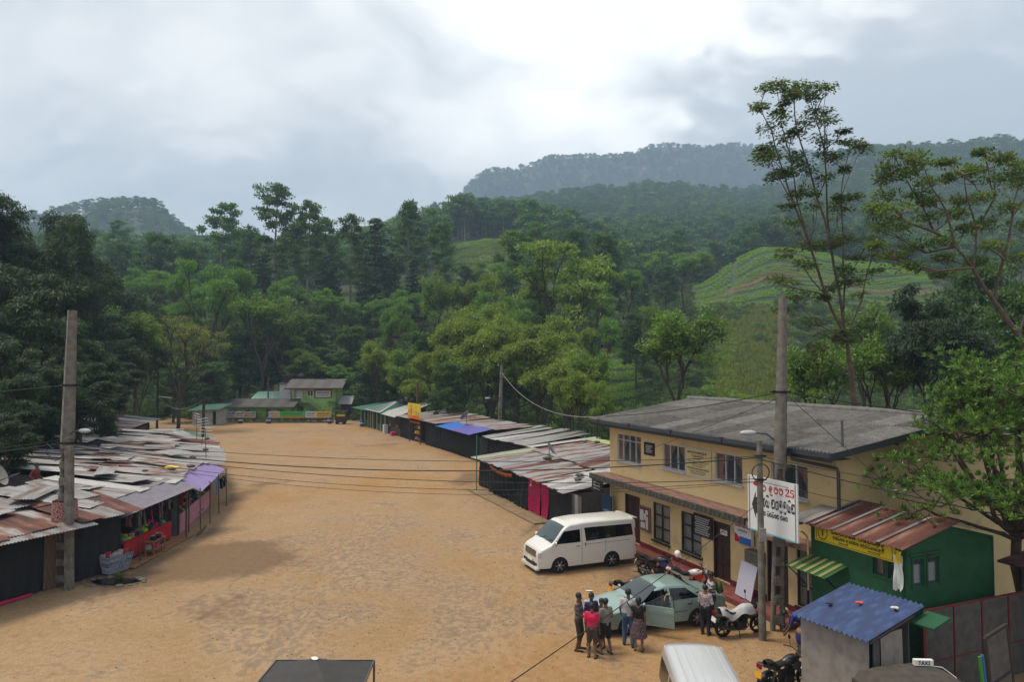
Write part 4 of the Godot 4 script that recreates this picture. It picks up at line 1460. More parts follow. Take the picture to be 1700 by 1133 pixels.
	b = thing("notice_poster", "cream poster of violet writing between two upstairs windows", "poster", o.transform * V(6.26, 4.02, 0.004), -1.178)
	pbox(b, "board", plain(Color(0.76, 0.70, 0.47), 0.7), V(0.83, 0.58, 0.01), V(1.66, 1.16, 0.02))
	mb = MB.new()
	for q in [[0.02, 0.58, 0.05, 1.2], [1.64, 0.58, 0.05, 1.2], [0.83, 1.15, 1.62, 0.05], [0.83, 0.01, 1.62, 0.05]]:
		mb.box(V(q[0], q[1], 0.016), V(q[2], q[3], 0.03))
	part(b, "frame", mb, M.white_frame)
	var rows := [[0.95, 1.3, 0.1, 0.13, "abdcebgh"], [0.82, 0.8, 0.09, 0.4, "ceabd"], [0.71, 0.5, 0.08, 0.5, "dgbe"], [0.60, 1.35, 0.055, 0.14, "abcedfghabcd"], [0.51, 1.1, 0.05, 0.2, "dcebafgbc"], [0.43, 0.7, 0.05, 0.45, "cdeab"], [0.30, 1.4, 0.085, 0.13, "bcadefghcba"], [0.20, 1.1, 0.055, 0.25, "cbadefgh"], [0.11, 0.9, 0.055, 0.35, "dabcef"]]
	for r in rows:
		put_text(b, r[4], r[2], r[1], V(r[3], r[0], 0.024), M.ink_violet if r[2] > 0.07 else plain(Color(0.34, 0.26, 0.45), 0.7), 0.1)
	b = thing("notice_board", "glazed notice board with pinned papers beside the first brown door", "notice board", o.transform * V(2.76, 0.98, 0.004), -1.178)
	pbox(b, "case", plain(Color(0.42, 0.40, 0.36), 0.6), V(0.44, 0.56, 0.03), V(0.88, 1.12, 0.06))
	pbox(b, "backing", plain(Color(0.45, 0.16, 0.12), 0.8), V(0.44, 0.56, 0.064), V(0.76, 1.0, 0.01))
	for q in [[0.22, 0.7, 0.3, 0.5], [0.5, 0.66, 0.2, 0.3], [0.3, 0.25, 0.36, 0.28], [0.64, 0.4, 0.2, 0.6], [0.62, 0.88, 0.22, 0.2]]:
		pbox(b, "paper", M.paper, V(q[0], q[1], 0.074), V(q[2], q[3], 0.004))
	b = thing("black_board", "black signboard of white writing hung over a lace curtained window", "sign", o.transform * V(6.8, 1.66, 0.03), -1.178)
	pbox(b, "board", M.ink_black, V(0.59, 0.44, 0.02), V(1.18, 0.88, 0.04))
	for k in 8:
		put_text(b, "abcdefghabc".substr(k % 4, 7), 0.06, 0.98 - 0.1 * (k % 3), V(0.08 + 0.04 * (k % 3), 0.72 - k * 0.09, 0.044), M.ink_white, 0.11)
	for q in [[0.3, 0.80], [0.85, 0.80]]:
		mb = MB.new()
		mb.lathe(V(q[0], q[1], 0.043), Vector3.BACK, [Vector2(0, 0.004), Vector2(0.04, 0.004), Vector2(0.04, 0)], 10)
		part(b, "emblem", mb, M.ink_red)
	b = thing("door_notice", "small white notice fixed above the brown panelled door", "notice", o.transform * V(8.3, 1.98, -0.09), -1.178)
	pbox(b, "board", M.paper, V(0.2, 0.1, 0.01), V(0.4, 0.2, 0.02))
	put_text(b, "abdce", 0.05, 0.3, V(0.05, 0.09, 0.024), M.ink_red, 0.1)
	# red and blue service sign standing out from the wall
	b = thing("service_sign", "white red and blue box sign with red writing under the canopy", "sign", o.transform * V(9.46, 2.0, 0.10), -1.178)
	pbox(b, "box", M.white_paint, V(0.45, 0.45, 0.06), V(0.9, 0.9, 0.12))
	pbox(b, "blue_band", M.signblue, V(0.58, 0.13, 0.124), V(0.62, 0.26, 0.008))
	mb = MB.new()
	mb.plate(V(0, 0, 0.122), Vector3.RIGHT, Vector3.UP, PackedVector2Array([Vector2(0.02, 0.02), Vector2(0.30, 0.02), Vector2(0.26, 0.2), Vector2(0.12, 0.32), Vector2(0.02, 0.34)]), 0.01)
	part(b, "red_mark", mb, M.ink_red)
	put_text(b, "cdab ebacd", 0.12, 0.8, V(0.05, 0.60, 0.125), M.ink_red, 0.1)
	put_text(b, "abcde", 0.06, 0.5, V(0.2, 0.45, 0.125), M.ink_black, 0.1)
	put_text(b, "ec", 0.08, 0.22, V(0.08, 0.78, 0.125), M.ink_red, 0.12)
	b = thing("air_conditioner", "dusty air conditioner box on the wall below the service sign", "air conditioner", o.transform * V(10.15, 1.45, 0.02), -1.178)
	pbox(b, "casing", plain(Color(0.40, 0.36, 0.30), 0.7), V(0.35, 0.22, 0.17), V(0.7, 0.44, 0.34))
	for k in 5:
		pbox(b, "louvre", M.dark_sheet, V(0.35, 0.08 + k * 0.07, 0.346), V(0.6, 0.02, 0.012))
	b = thing("white_board", "plain white board leaning against the yellow wall", "board", o.transform * V(9.95, 0.2, 0.60), -1.178)
	pbox(b, "board", plain(Color(0.66, 0.65, 0.72), 0.5), V(0.42, 0.62, -0.12), V(0.84, 1.24, 0.03), Basis(Vector3.RIGHT, -0.22) * Basis(Vector3.BACK, -0.05))
	b = thing("satellite_pipe", "thin metal pipe standing on the gable edge of the grey roof", "pipe", o.transform * V(14.35, 5.75, 0.1), -1.178)
	mb = MB.new()
	mb.rod(Vector3.ZERO, V(-0.1, 1.1, -0.1), 0.035)
	mb.rod(V(-0.1, 1.1, -0.1), V(-0.04, 1.13, -0.06), 0.05)
	part(b, "pole", mb, M.steel)
	b = thing("blue_noticeboard", "faded blue shop board beside the grey tin panel", "sign", o.transform * V(-0.05, 0.15, 0.35), -1.178)
	pbox(b, "board", plain(Color(0.12, 0.24, 0.34), 0.7), V(0.35, 1.0, 0.02), V(0.95, 2.0, 0.05))
	for k in 4:
		put_text(b, "abcde".substr(k % 2, 4), 0.09, 0.5 - 0.1 * (k % 2), V(0.1, 1.2 - k * 0.22, 0.05), M.ink_white, 0.08)
	b = thing("hanging_sign", "small black sign hanging under the canopy corner above the blue board", "sign", o.transform * V(-0.5, 2.25, 0.75), -1.178)
	pbox(b, "board", M.ink_black, V(0.55, 0.35, 0.0), V(1.1, 0.62, 0.04))
	for k in 3:
		put_text(b, "cdeab".substr(k % 2, 4), 0.08, 0.7, V(0.15, 0.46 - k * 0.15, 0.024), M.ink_white, 0.08)
	mb = MB.new()
	for x in [0.15, 0.95]:
		mb.rod(V(x, 0.66, 0), V(x, 0.9, 0), 0.01)
	part(b, "hanger", mb, M.steel)

# o: stall node whose local x runs along its front and whose z points to the yard
func stall_frame(o: Node3D, w: float, dp: float, h0: float, h1: float) -> void:
	for x in [0.06, w - 0.06]:
		for z in [-0.06, -dp + 0.06]:
			var mb := MB.new()
			var h := h0 if z > -1.0 else h1
			mb.rod(V(x, 0, z), V(x, h - 0.03, z), 0.045, 7)
			part(o, "post", mb, M.wood_dark)
	var b := MB.new()
	b.beam(V(0, h0 - 0.09, -0.06), V(w, h0 - 0.09, -0.06), 0.06, 0.09)
	part(o, "beam", b, M.wood_dark)
	b = MB.new()
	b.beam(V(0, h1 - 0.09, -dp + 0.06), V(w, h1 - 0.09, -dp + 0.06), 0.06, 0.09)
	part(o, "beam", b, M.wood_dark)

func back_walls(o: Node3D, w: float, dp: float, h0: float, h1: float, m: Material, left := true, right := true) -> void:
	var mb := MB.new()
	mb.box(V(w / 2, h1 / 2 - 0.06, -dp), V(w, h1 - 0.12, 0.03))
	part(o, "back_wall", mb, m)
	for q in [[left, 0.0], [right, w]]:
		if q[0]:
			mb = MB.new()
			mb.plate(V(q[1] - 0.015, 0, -0.1), V(0, 0, -1), Vector3.UP, PackedVector2Array([Vector2(0, 0), Vector2(dp - 0.1, 0), Vector2(dp - 0.1, h1 - 0.14), Vector2(0, h0 - 0.14)]), 0.03)
			part(o, "side_wall", mb, m)

func garland(o: Node3D, a: Vector3, b: Vector3, sag: float, n: int, m: Material, size := 0.16) -> void:
	for i in n:
		var t := (i + 0.5) / n
		var p := a.lerp(b, t) - V(0, sag * sin(PI * t), 0)
		var mb := MB.new()
		var d := (b - a).normalized() * size * 0.55
		mb.plate(p, d, Vector3.UP * size, PackedVector2Array([Vector2(-1, 0), Vector2(1, 0), Vector2(0.8, -0.8), Vector2(0.3, -1.2), Vector2(0, -1.7), Vector2(-0.3, -1.2), Vector2(-0.8, -0.8)]), 0.008)
		part(o, "pennant", mb, m)

func build_right_stalls() -> void:
	rng.seed = 401
	var Y := -1.178
	var base := V(2.06, 0, -38.0)
	var ux := V(cos(Y), 0, -sin(Y))
	var nz := V(sin(Y), 0, cos(Y))
	# concrete apron in front of the curtained stalls
	var sl := MB.new()
	sl.xf = Transform3D(Basis(Vector3.UP, Y), base)
	sl.box(V(-5.2, 0.05, 0.45), V(11.2, 0.10, 1.3))
	struct("pavement", sl, M.slab)
	# white roofed stall next to the office
	var o := thing("market_stall", "black curtained stall under white tin sheets beside the grey tin panel", "market stall", base, Y, "market stalls along the yard")
	# this one's front turns toward the camera side: local x from 0
	stall_frame(o, 2.9, 4.6, 2.1, 2.7)
	back_walls(o, 2.9, 4.6, 2.1, 2.7, M.dark_sheet)
	part(o, "curtain", cloth_panel(0, 2.75, 0.02, 2.05, 0.02, 11, 0.035, 5), M.black_cloth)
	sheet_roof(o, -0.25, 3.05, 2.13, 0.65, 2.82, -4.9, 5, 2, [M.white_tin, M.white_tin, M.tin[1]], 0.11, 0.02, 0.03)
	# tin panel between that stall and the office
	o = thing("tin_panel", "dark upright corrugated tin panel closing the gap to the yellow building", "fence", base + ux * 2.95 + nz * 0.15, Y)
	rng.seed = 402
	for i in 3:
		var s := part(o, "tin_sheet", corrugated(0.36, 2.1, 0.09, 0.016), M.tin[2] if i == 1 else M.dark_sheet)
		s.rotation = V(PI / 2, 0, 0)
		s.position = V(i * 0.34, 0.0, 0.01 * (i % 2))
	# magenta curtained stall
	o = thing("market_stall", "stall closed with a bright magenta curtain", "market stall", base - ux * 2.6, Y, "market stalls along the yard")
	stall_frame(o, 2.5, 8.2, 2.2, 3.0)
	back_walls(o, 2.5, 8.2, 2.2, 3.0, M.dark_sheet, false, true)
	part(o, "curtain", cloth_panel(0.0, 1.55, 0.12, 2.15, 0.06, 7, 0.05, 9, 0.0, 0.06), M.magenta)
	part(o, "curtain", cloth_panel(1.6, 2.5, 0.02, 2.1, 0.03, 6, 0.05, 12), M.magenta)
	rng.seed = 403
	sheet_roof(o, -0.2, 2.75, 2.26, 0.75, 2.62, -3.4, 4, 1, [M.tin[3], M.tin[5], M.tin[1]], 0.12, 0.02, 0.03)
	sheet_roof(o, -0.2, 2.75, 2.66, -3.0, 3.02, -6.2, 4, 1, [M.tin[6], M.tin[2]], 0.12, 0.02, 0.03)
	var lamp := MB.new()
	lamp.rod(V(0.9, 2.0, 0.35), V(0.9, 1.85, 0.35), 0.03)
	lamp.lathe(V(0.9, 1.85, 0.35), Vector3.DOWN, [Vector2(0.03, 0), Vector2(0.09, 0.12), Vector2(0.0, 0.14)], 10)
	part(o, "lamp_holder", lamp, M.white_paint)
	# big black curtained stall with the yellow pennants
	o = thing("market_stall", "long black curtained stall with yellow pennants under streaked rusty sheets", "market stall", base - ux * 9.3, Y, "market stalls along the yard")
	stall_frame(o, 6.6, 8.2, 2.2, 3.1)
	back_walls(o, 6.6, 8.2, 2.2, 3.1, M.dark_sheet, true, false)
	part(o, "curtain", cloth_panel(0.0, 4.4, 0.05, 2.1, 0.02, 6, 0.10, 15, 0.35), M.black_cloth)
	part(o, "curtain", cloth_panel(4.4, 6.6, 0.05, 2.1, 0.04, 5, 0.08, 18, 0.12), M.black_cloth)
	garland(o, V(1.3, 2.12, 0.5), V(5.2, 2.08, 0.55), 0.16, 17, M.orange, 0.15)
	rng.seed = 405
	var mix_ := [M.tin[1], M.tin[3], M.tin[5], M.tin[1], M.tin[7], M.tin[3]]
	sheet_roof(o, -0.3, 6.7, 2.27, 0.8, 2.68, -3.6, 9, 1, mix_, 0.12, 0.02, 0.025)
	sheet_roof(o, -0.3, 6.7, 2.72, -3.2, 3.14, -7.8, 9, 1, mix_, 0.12, 0.02, 0.025)
	for i in 4:
		var s := part(o, "roof_sheet", corrugated(1.9, 0.8, 0.12, 0.02), M.lime_tin)
		s.position = V(-0.4 + i * 1.8, 3.2, -7.7)
		s.rotation = V(0.1, 0, 0.02)
	for i in 5:
		var s := part(o, "roof_sheet", corrugated(1.4, 1.9, 0.12, 0.02), M.white_tin)
		s.position = V(-0.6 + i * 1.35, 3.10, -8.3)
		s.rotation = V(-0.12, 0.02 * (i % 3), 0)
	# low dark side stall at its end, with a green post
	o = thing("market_stall", "small black stall with a lime edged roof and green corner post", "market stall", base - ux * 12.2 - nz * 0.3, Y, "market stalls along the yard")
	stall_frame(o, 2.7, 4.0, 2.0, 2.4)
	back_walls(o, 2.7, 4.0, 2.0, 2.4, M.dark_sheet, true, true)
	part(o, "curtain", cloth_panel(0.0, 2.7, 0.05, 1.95, 0.02, 5, 0.04, 25), M.black_cloth)
	sheet_roof(o, -0.2, 2.9, 2.05, 0.6, 2.42, -4.0, 4, 1, [M.lime_tin, M.tin[5], M.tin[1]], 0.12, 0.02, 0.03)
	var gp := MB.new()
	gp.rod(V(2.2, 0, 1.0), V(2.2, 3.9, 1.0), 0.035, 8)
	part(o, "green_post", gp, M.teal)
	# clutter on the big roof
	for q in [[-5.2, 2.62, -2.4, 0.28], [-7.6, 3.22, -7.3, 0.2], [-4.2, 3.24, -7.5, 0.18], [0.6, 2.45, -1.6, 0.25], [1.6, 2.42, -0.9, 0.2], [-8.8, 3.16, -7.0, 0.18], [-2.5, 3.25, -7.6, 0.2]]:
		var p: Vector3 = base + ux * q[0] + nz * q[2] + Vector3.UP * (q[1] + 0.03)
		rubble_bag(p, q[3], "dark weight lying on the tin roofs of the right stalls", "weights on the right stall roofs")
	# antennas on the roof
	dish_antenna(base - ux * 4.6 - nz * 2.2 + Vector3.UP * 2.6, 0.5, "bent metal antenna mast on the rusty roof above the magenta curtain")
	# ---- far part of the row
	var Y2 := -1.113
	var f0 := V(-4.25, 0, -64.5)
	var u2 := V(cos(Y2), 0, -sin(Y2))
	var n2 := V(sin(Y2), 0, cos(Y2))
	o = thing("market_stall", "black curtained stall shaded by a blue and violet tarpaulin", "market stall", f0 - u2 * 6.8, Y2, "market stalls along the yard")
	stall_frame(o, 9.6, 5.0, 2.2, 2.7)
	back_walls(o, 9.6, 5.0, 2.2, 2.7, M.dark_sheet)
	part(o, "curtain", cloth_panel(0.0, 9.6, 0.05, 2.1, 0.02, 26, 0.05, 35, 0.1), M.black_cloth)
	part(o, "tarpaulin", sagging(V(-0.2, 2.45, 0.7), V(4.3, 2.42, 0.75), V(4.4, 2.8, -1.6), V(-0.2, 2.85, -1.6), 0.05), M.blue_tarp)
	part(o, "tarpaulin", sagging(V(4.2, 2.46, 0.9), V(9.4, 2.40, 0.9), V(9.4, 2.82, -1.6), V(4.2, 2.86, -1.6), 0.06), plain(Color(0.30, 0.28, 0.56), 0.6))
	rng.seed = 407
	sheet_roof(o, -0.2, 9.8, 2.78, -1.4, 2.95, -5.2, 9, 1, [M.tin[3], M.tin[1], M.tin[5]], 0.12, 0.02, 0.03)
	dish_antenna(f0 - u2 * 3.0 - n2 * 1.2 + Vector3.UP * 2.9, 0.6, "grey satellite dish pair on the roof behind the violet tarpaulin")
	o = thing("market_stall", "dark low stall with pale tin roof between the tarpaulin stall and the rusty roofs", "market stall", f0 + u2 * 3.0 - n2 * 0.9, Y2, "market stalls along the yard")
	stall_frame(o, 9.0, 5.0, 2.15, 2.7)
	back_walls(o, 9.0, 5.0, 2.15, 2.7, M.dark_sheet)
	part(o, "curtain", cloth_panel(0.0, 9.0, 0.05, 2.05, 0.02, 20, 0.05, 38, 0.1), M.black_cloth)
	rng.seed = 408
	sheet_roof(o, -0.2, 9.2, 2.2, 0.6, 2.8, -5.2, 9, 1, [M.tin[0], M.white_tin, M.tin[2], M.tin[1]], 0.12, 0.02, 0.05)
	# curtained stall with a rusted roof edge
	o = thing("market_stall", "narrow black curtained stall with pale posts and patched tin roof", "market stall", f0 - u2 * 11.8, Y2, "market stalls along the yard")
	stall_frame(o, 4.8, 5.0, 2.6, 3.0)
	back_walls(o, 4.8, 5.0, 2.6, 3.0, M.dark_sheet)
	part(o, "curtain", cloth_panel(0.1, 4.7, 0.05, 2.5, 0.02, 9, 0.06, 45, 0.1), M.black_cloth)
	rng.seed = 409
	sheet_roof(o, -0.2, 5.0, 2.66, 0.7, 3.15, -5.0, 5, 1, [M.tin[3], M.tin[5], M.tin[7], M.tin[1]], 0.12, 0.02, 0.03)
	# sweet stall under the yellow board
	o = thing("market_stall", "open stall hung with toys and packets below the yellow picture board", "market stall", f0 - u2 * 15.9, Y2, "market stalls along the yard")
	stall_frame(o, 4.0, 4.5, 2.7, 3.0)
	back_walls(o, 4.0, 4.5, 2.7, 3.0, M.dark_sheet)
	rng.seed = 410
	sheet_roof(o, -0.1, 4.1, 2.72, 0.5, 3.1, -4.6, 4, 1, [M.tin[1], M.tin[3]], 0.12, 0.02, 0.03)
	garland(o, V(0.1, 2.42, 0.55), V(4.0, 2.42, 0.55), 0.03, 14, M.orange, 0.16)
	for x in [0.2, 1.3, 2.4]:
		var rk := MB.new()
		rk.box(V(x, 1.15, 0.0), V(0.06, 2.3, 0.05))
		part(o, "rack_post", rk, M.plank)
	for y in [0.25, 0.9, 1.5]:
		var rk := MB.new()
		rk.box(V(1.3, y, -0.12), V(2.3, 0.03, 0.28))
		part(o, "shelf", rk, M.plank)
	rng.seed = 411
	var gay := [Color(0.72, 0.08, 0.12), Color(0.82, 0.72, 0.10), Color(0.10, 0.35, 0.68), Color(0.78, 0.78, 0.75), Color(0.15, 0.5, 0.25), Color(0.75, 0.25, 0.5), Color(0.1, 0.1, 0.12)]
	for i in 30:
		var lv := i % 3
		var at_ := V(0.3 + 2.0 * rng.randf(), [0.265, 0.915, 1.515][lv], -0.12 + 0.1 * rng.randf())
		packet(o.transform * at_, Y2, gay[rng.randi() % gay.size()], "packet on the shelves of the stall under the yellow board", "packets on the sweet stall")
	# yellow picture board
	var b := thing("picture_board", "yellow billboard with red bottle and round badges above the toy stall", "billboard", f0 - u2 * 15.7 + n2 * 0.75 + Vector3.UP * 2.72, Y2)
	var mb := MB.new()
	mb.box(V(2.2, 0.85, 0), V(4.4, 1.7, 0.06))
	part(b, "board", mb, M.yellow)
	pbox(b, "band", M.orange, V(2.2, 0.2, 0.034), V(4.36, 0.36, 0.008))
	mb = MB.new()
	mb.plate(V(1.2, 0.42, 0.034), Vector3.RIGHT, Vector3.UP, PackedVector2Array([Vector2(-0.14, 0), Vector2(0.14, 0), Vector2(0.2, 0.55), Vector2(0.08, 0.8), Vector2(0.12, 1.1), Vector2(-0.12, 1.1), Vector2(-0.08, 0.8), Vector2(-0.2, 0.55)]), 0.012)
	part(b, "bottle_print", mb, M.ink_red)
	for q in [[0.45, 0.75, 0.2, Color(0.62, 0.12, 0.2)], [2.0, 0.95, 0.3, Color(0.72, 0.55, 0.35)], [2.95, 0.65, 0.26, Color(0.10, 0.45, 0.6)], [3.75, 0.6, 0.22, Color(0.62, 0.1, 0.14)], [2.9, 1.3, 0.14, Color(0.2, 0.5, 0.5)]]:
		mb = MB.new()
		mb.lathe(V(q[0], q[1], 0.032), Vector3.BACK, [Vector2(0, 0.012), Vector2(q[2], 0.012), Vector2(q[2], 0)], 14)
		part(b, "badge", mb, plain(q[3], 0.6))
		pbox(b, "badge_band", M.ink_white, V(q[0], q[1] - 0.02, 0.048), V(q[2] * 1.3, q[2] * 0.4, 0.006))
	put_text(b, "abcde fgh", 0.16, 2.4, V(1.6, 0.16, 0.042), M.ink_red, 0.09)
	for x in [0.3, 4.1]:
		prod(b, "post", M.wood, V(x, -2.72, -0.08), V(x, 1.4, -0.08), 0.05)
	# black stall further on
	o = thing("market_stall", "black curtained stall beside the white sheeted open stall", "market stall", f0 - u2 * 20.7, Y2, "market stalls along the yard")
	stall_frame(o, 4.6, 5.0, 2.5, 3.0)
	back_walls(o, 4.6, 5.0, 2.5, 3.0, M.dark_sheet)
	part(o, "curtain", cloth_panel(0.0, 4.6, 0.02, 2.45, 0.02, 9, 0.07, 55, 0.15), M.black_cloth)
	rng.seed = 412
	sheet_roof(o, -0.2, 4.7, 2.56, 0.7, 3.05, -5.0, 5, 1, [M.tin[1], M.white_tin, M.tin[2]], 0.12, 0.02, 0.03)
	# white roofed open stall
	o = thing("market_stall", "open grocery stall under a white hipped sheet roof", "market stall", f0 - u2 * 27.2, Y2, "market stalls along the yard")
	stall_frame(o, 6.3, 6.0, 2.4, 3.4)
	back_walls(o, 6.3, 6.0, 2.4, 3.4, M.grey_sheet)
	part(o, "roof_cloth", sagging(V(-0.3, 2.45, 0.9), V(6.6, 2.4, 0.9), V(6.2, 3.9, -4.0), V(0.6, 3.95, -4.0), 0.12, 0.03), M.white_tin)
	pbox(o, "counter", M.wood, V(3.4, 0.45, -0.4), V(5.4, 0.9, 0.8))
	rng.seed = 413
	for i in 16:
		packet(o.transform * V(0.9 + 4.6 * rng.randf(), 0.9, -0.35 + 0.3 * rng.randf()), Y2, gay[rng.randi() % gay.size()], "small packet on the counter of the white roofed stall", "packets on the grocery counter")
	crate(o.transform * V(1.2, 0, 0.5), Y2, Color(0.70, 0.72, 0.74), V(0.7, 1.1, 0.5), "white cold box in front of the open grocery stall")
	crate(o.transform * V(4.6, 0, 0.5), Y2, Color(0.68, 0.12, 0.40), V(0.9, 0.45, 0.5), "pink crate beside the open grocery stall")
	mb = MB.new()
	# green kiosks at the end
	for k in 2:
		var w: float = [6.4, 5.6][k]
		var s0: float = [33.9, 40.6][k]
		o = thing("green_kiosk", ["green painted kiosk with pale ribbed hip roof", "green kiosk with single pitch roof at the far end of the row"][k], "kiosk", f0 - u2 * s0, Y2, "green kiosks")
		mb = MB.new()
		holed(mb, 0, w, 0, 2.5, 0.15, [[0.7, 0.0, 1.7, 2.1], [2.6, 0.9, 3.9, 2.1], [4.5, 0.0, 5.3, 2.1]])
		part(o, "front_wall", mb, plain(Color(0.16, 0.38, 0.24), 0.7))
		back_walls(o, w, 5.0, 2.62, 2.62, plain(Color(0.50, 0.58, 0.50), 0.8))
		for x in [0.0, 2.2, 4.2, w - 0.1]:
			var cl := MB.new()
			cl.box(V(x + 0.06, 1.25, 0.07), V(0.22, 2.5, 0.12))
			part(o, "pilaster", cl, plain(Color(0.62, 0.60, 0.52), 0.8))
		var rf := MB.new()
		if k == 0:
			var a := V(-0.6, 2.6, 1.0); var b2 := V(w + 0.6, 2.6, 1.0)
			var c := V(w + 0.6, 2.6, -5.4); var d := V(-0.6, 2.6, -5.4)
			var e := V(w * 0.4, 3.7, -2.2); var f := V(w * 0.6, 3.7, -2.2)
			rf.quad(a, e, f, b2); rf.tri(d, e, a); rf.tri(b2, f, c); rf.quad(c, f, e, d)
			part(o, "roof", rf, M.green_tarp)
			var rb := MB.new()
			for q in [[a, e], [b2, f], [e, f], [a, b2]]:
				rb.beam(q[0] + Vector3.UP * 0.03, q[1] + Vector3.UP * 0.03, 0.12, 0.06)
			part(o, "ridge_strip", rb, M.white_paint)
			for i in 7:
				var rr := MB.new()
				var t := (i + 0.5) / 7.0
				rr.beam(a.lerp(b2, t) + Vector3.UP * 0.03, e.lerp(f, t) + Vector3.UP * 0.05, 0.05, 0.04)
				part(o, "roof_rib", rr, M.white_paint)
		else:
			rf.box(V(w / 2, 2.95, -2.0), V(w + 1.2, 0.06, 6.6), Basis(Vector3.RIGHT, 0.14))
			part(o, "roof", rf, plain(Color(0.16, 0.36, 0.28), 0.6))
		var cu := MB.new()
		cu.box(V(w / 2, 1.0, -1.6), V(w - 0.4, 1.9, 0.05))
		part(o, "interior", cu, M.room)
	for q in [[30.5, 3.2, "black water tank on the roof of the ribbed green kiosk"], [33.2, 3.6, "second black water tank beside the kiosk roof ridge"], [35.2, 3.0, "low black water tank behind the green kiosks"]]:
		water_tank(f0 - u2 * q[0] - n2 * 4.6 + Vector3.UP * 2.62, 0.75, 1.5 if q[1] > 3.1 else 1.2, q[2])
	barrel(f0 - u2 * 36.8 + n2 * 0.8, Color(0.08, 0.25, 0.5), "blue barrel standing in front of the green kiosk")

func hue(c: Color) -> String:
	var best := ""
	var bd := 9.0
	for q in [["black", 0.09, 0.09, 0.11], ["grey", 0.42, 0.42, 0.43], ["dark grey", 0.28, 0.28, 0.31], ["white", 0.72, 0.72, 0.72], ["red", 0.65, 0.1, 0.12], ["pink", 0.72, 0.45, 0.52], ["magenta", 0.72, 0.12, 0.36], ["yellow", 0.8, 0.72, 0.1], ["teal", 0.05, 0.36, 0.38], ["blue", 0.1, 0.28, 0.6], ["navy", 0.13, 0.2, 0.36], ["lime", 0.66, 0.8, 0.12], ["green", 0.25, 0.55, 0.3], ["orange", 0.76, 0.36, 0.14], ["maroon", 0.3, 0.08, 0.12], ["sage", 0.56, 0.58, 0.45]]:
		var d := V(c.r - q[1], c.g - q[2], c.b - q[3]).length()
		if d < bd:
			bd = d
			best = q[0]
	return best

func rubble_bag(p: Vector3, r: float, label: String, group: String) -> void:
	var mb := MB.new()
	var rows := []
	for i in 6:
		var t := PI * i / 5.0
		var row := PackedVector3Array()
		for j in 9:
			var a := TAU * (j % 8) / 8.0
			var k := 1.0 + 0.28 * sin(a * 3.0 + r * 40.0) * sin(t)
			row.append(V(sin(t) * cos(a) * r * k, r * 0.32 + cos(t) * r * 0.45, sin(t) * sin(a) * r * 0.8 * k))
		rows.append(row)
	mb.grid(rows, true)
	var o := part(self, "roof_weight", mb, M.dark_sheet)
	o.position = p
	tag(o, label, "weight", group)

func packet(p: Vector3, yaw: float, c: Color, label: String, group: String) -> void:
	var mb := MB.new()
	var w := rng.randf_range(0.16, 0.3)
	var h := rng.randf_range(0.18, 0.38)
	mb.box(V(0, h / 2, 0), V(w, h, 0.12))
	mb.box(V(0, h + 0.015, 0), V(w * 0.85, 0.03, 0.05))
	var o := part(self, "packet", mb, plain(c, 0.5))
	o.position = p
	o.rotation.y = yaw + rng.randf_range(-0.4, 0.4)
	tag(o, hue(c) + " " + label, "packet", group)

func crate(p: Vector3, yaw: float, c: Color, s: Vector3, label: String) -> void:
	var o := thing("crate", label, "crate", p, yaw)
	var mb := MB.new()
	mb.box(V(0, s.y * 0.46, 0), V(s.x, s.y * 0.92, s.z))
	part(o, "body", mb, plain(c, 0.6))
	pbox(o, "lid", plain(c, 0.6), V(0, s.y * 0.96, 0), V(s.x * 1.04, s.y * 0.08, s.z * 1.04))

func barrel(p: Vector3, c: Color, label: String) -> void:
	var o := thing("barrel", label, "barrel", p, 0.0)
	var mb := MB.new()
	mb.lathe(Vector3.ZERO, Vector3.UP, [Vector2(0, 0), Vector2(0.28, 0), Vector2(0.31, 0.1), Vector2(0.29, 0.3), Vector2(0.32, 0.32), Vector2(0.29, 0.34), Vector2(0.29, 0.6), Vector2(0.32, 0.62), Vector2(0.29, 0.64), Vector2(0.30, 0.85), Vector2(0.26, 0.92), Vector2(0, 0.92)], 16)
	part(o, "drum", mb, plain(c, 0.5))
	mb = MB.new()
	mb.lathe(V(0, 0.45, 0), Vector3.UP, [Vector2(0.325, 0), Vector2(0.325, 0.14)], 16)
	part(o, "band", mb, M.white_paint)

func water_tank(p: Vector3, r: float, h: float, label: String) -> void:
	var o := thing("water_tank", label, "water tank", p, 0.0, "black water tanks")
	var mb := MB.new()
	var pr := [Vector2(0, 0), Vector2(r, 0)]
	for i in 5:
		pr.append(Vector2(r, h * (0.1 + 0.14 * i)))
		pr.append(Vector2(r * 0.96, h * (0.14 + 0.14 * i)))
	pr.append(Vector2(r * 0.95, h * 0.82))
	pr.append(Vector2(r * 0.45, h * 0.95))
	mb.lathe(Vector3.ZERO, Vector3.UP, pr, 18)
	part(o, "body", mb, M.rubber)
	mb = MB.new()
	mb.lathe(V(0, h * 0.94, 0), Vector3.UP, [Vector2(r * 0.5, 0), Vector2(r * 0.5, h * 0.06), Vector2(0, h * 0.08)], 14)
	part(o, "lid", mb, plain(Color(0.2, 0.2, 0.21), 0.4))

func dish_antenna(p: Vector3, r: float, label: String) -> void:
	var o := thing("antenna", label, "antenna", p, rng.randf() * 6.0)
	var mb := MB.new()
	mb.rod(Vector3.ZERO, V(0, 0.8, 0), 0.025)
	mb.rod(V(0, 0.8, 0), V(0.4, 1.1, 0.15), 0.015)
	part(o, "mast", mb, M.steel)
	mb = MB.new()
	mb.lathe(V(0.05, 0.75, 0.05), V(0.6, 0.5, 0.3), [Vector2(0.02, 0), Vector2(r * 0.5, r * 0.06), Vector2(r * 0.8, r * 0.2), Vector2(r, r * 0.34)], 14)
	part(o, "dish", mb, plain(Color(0.45, 0.45, 0.46), 0.5))

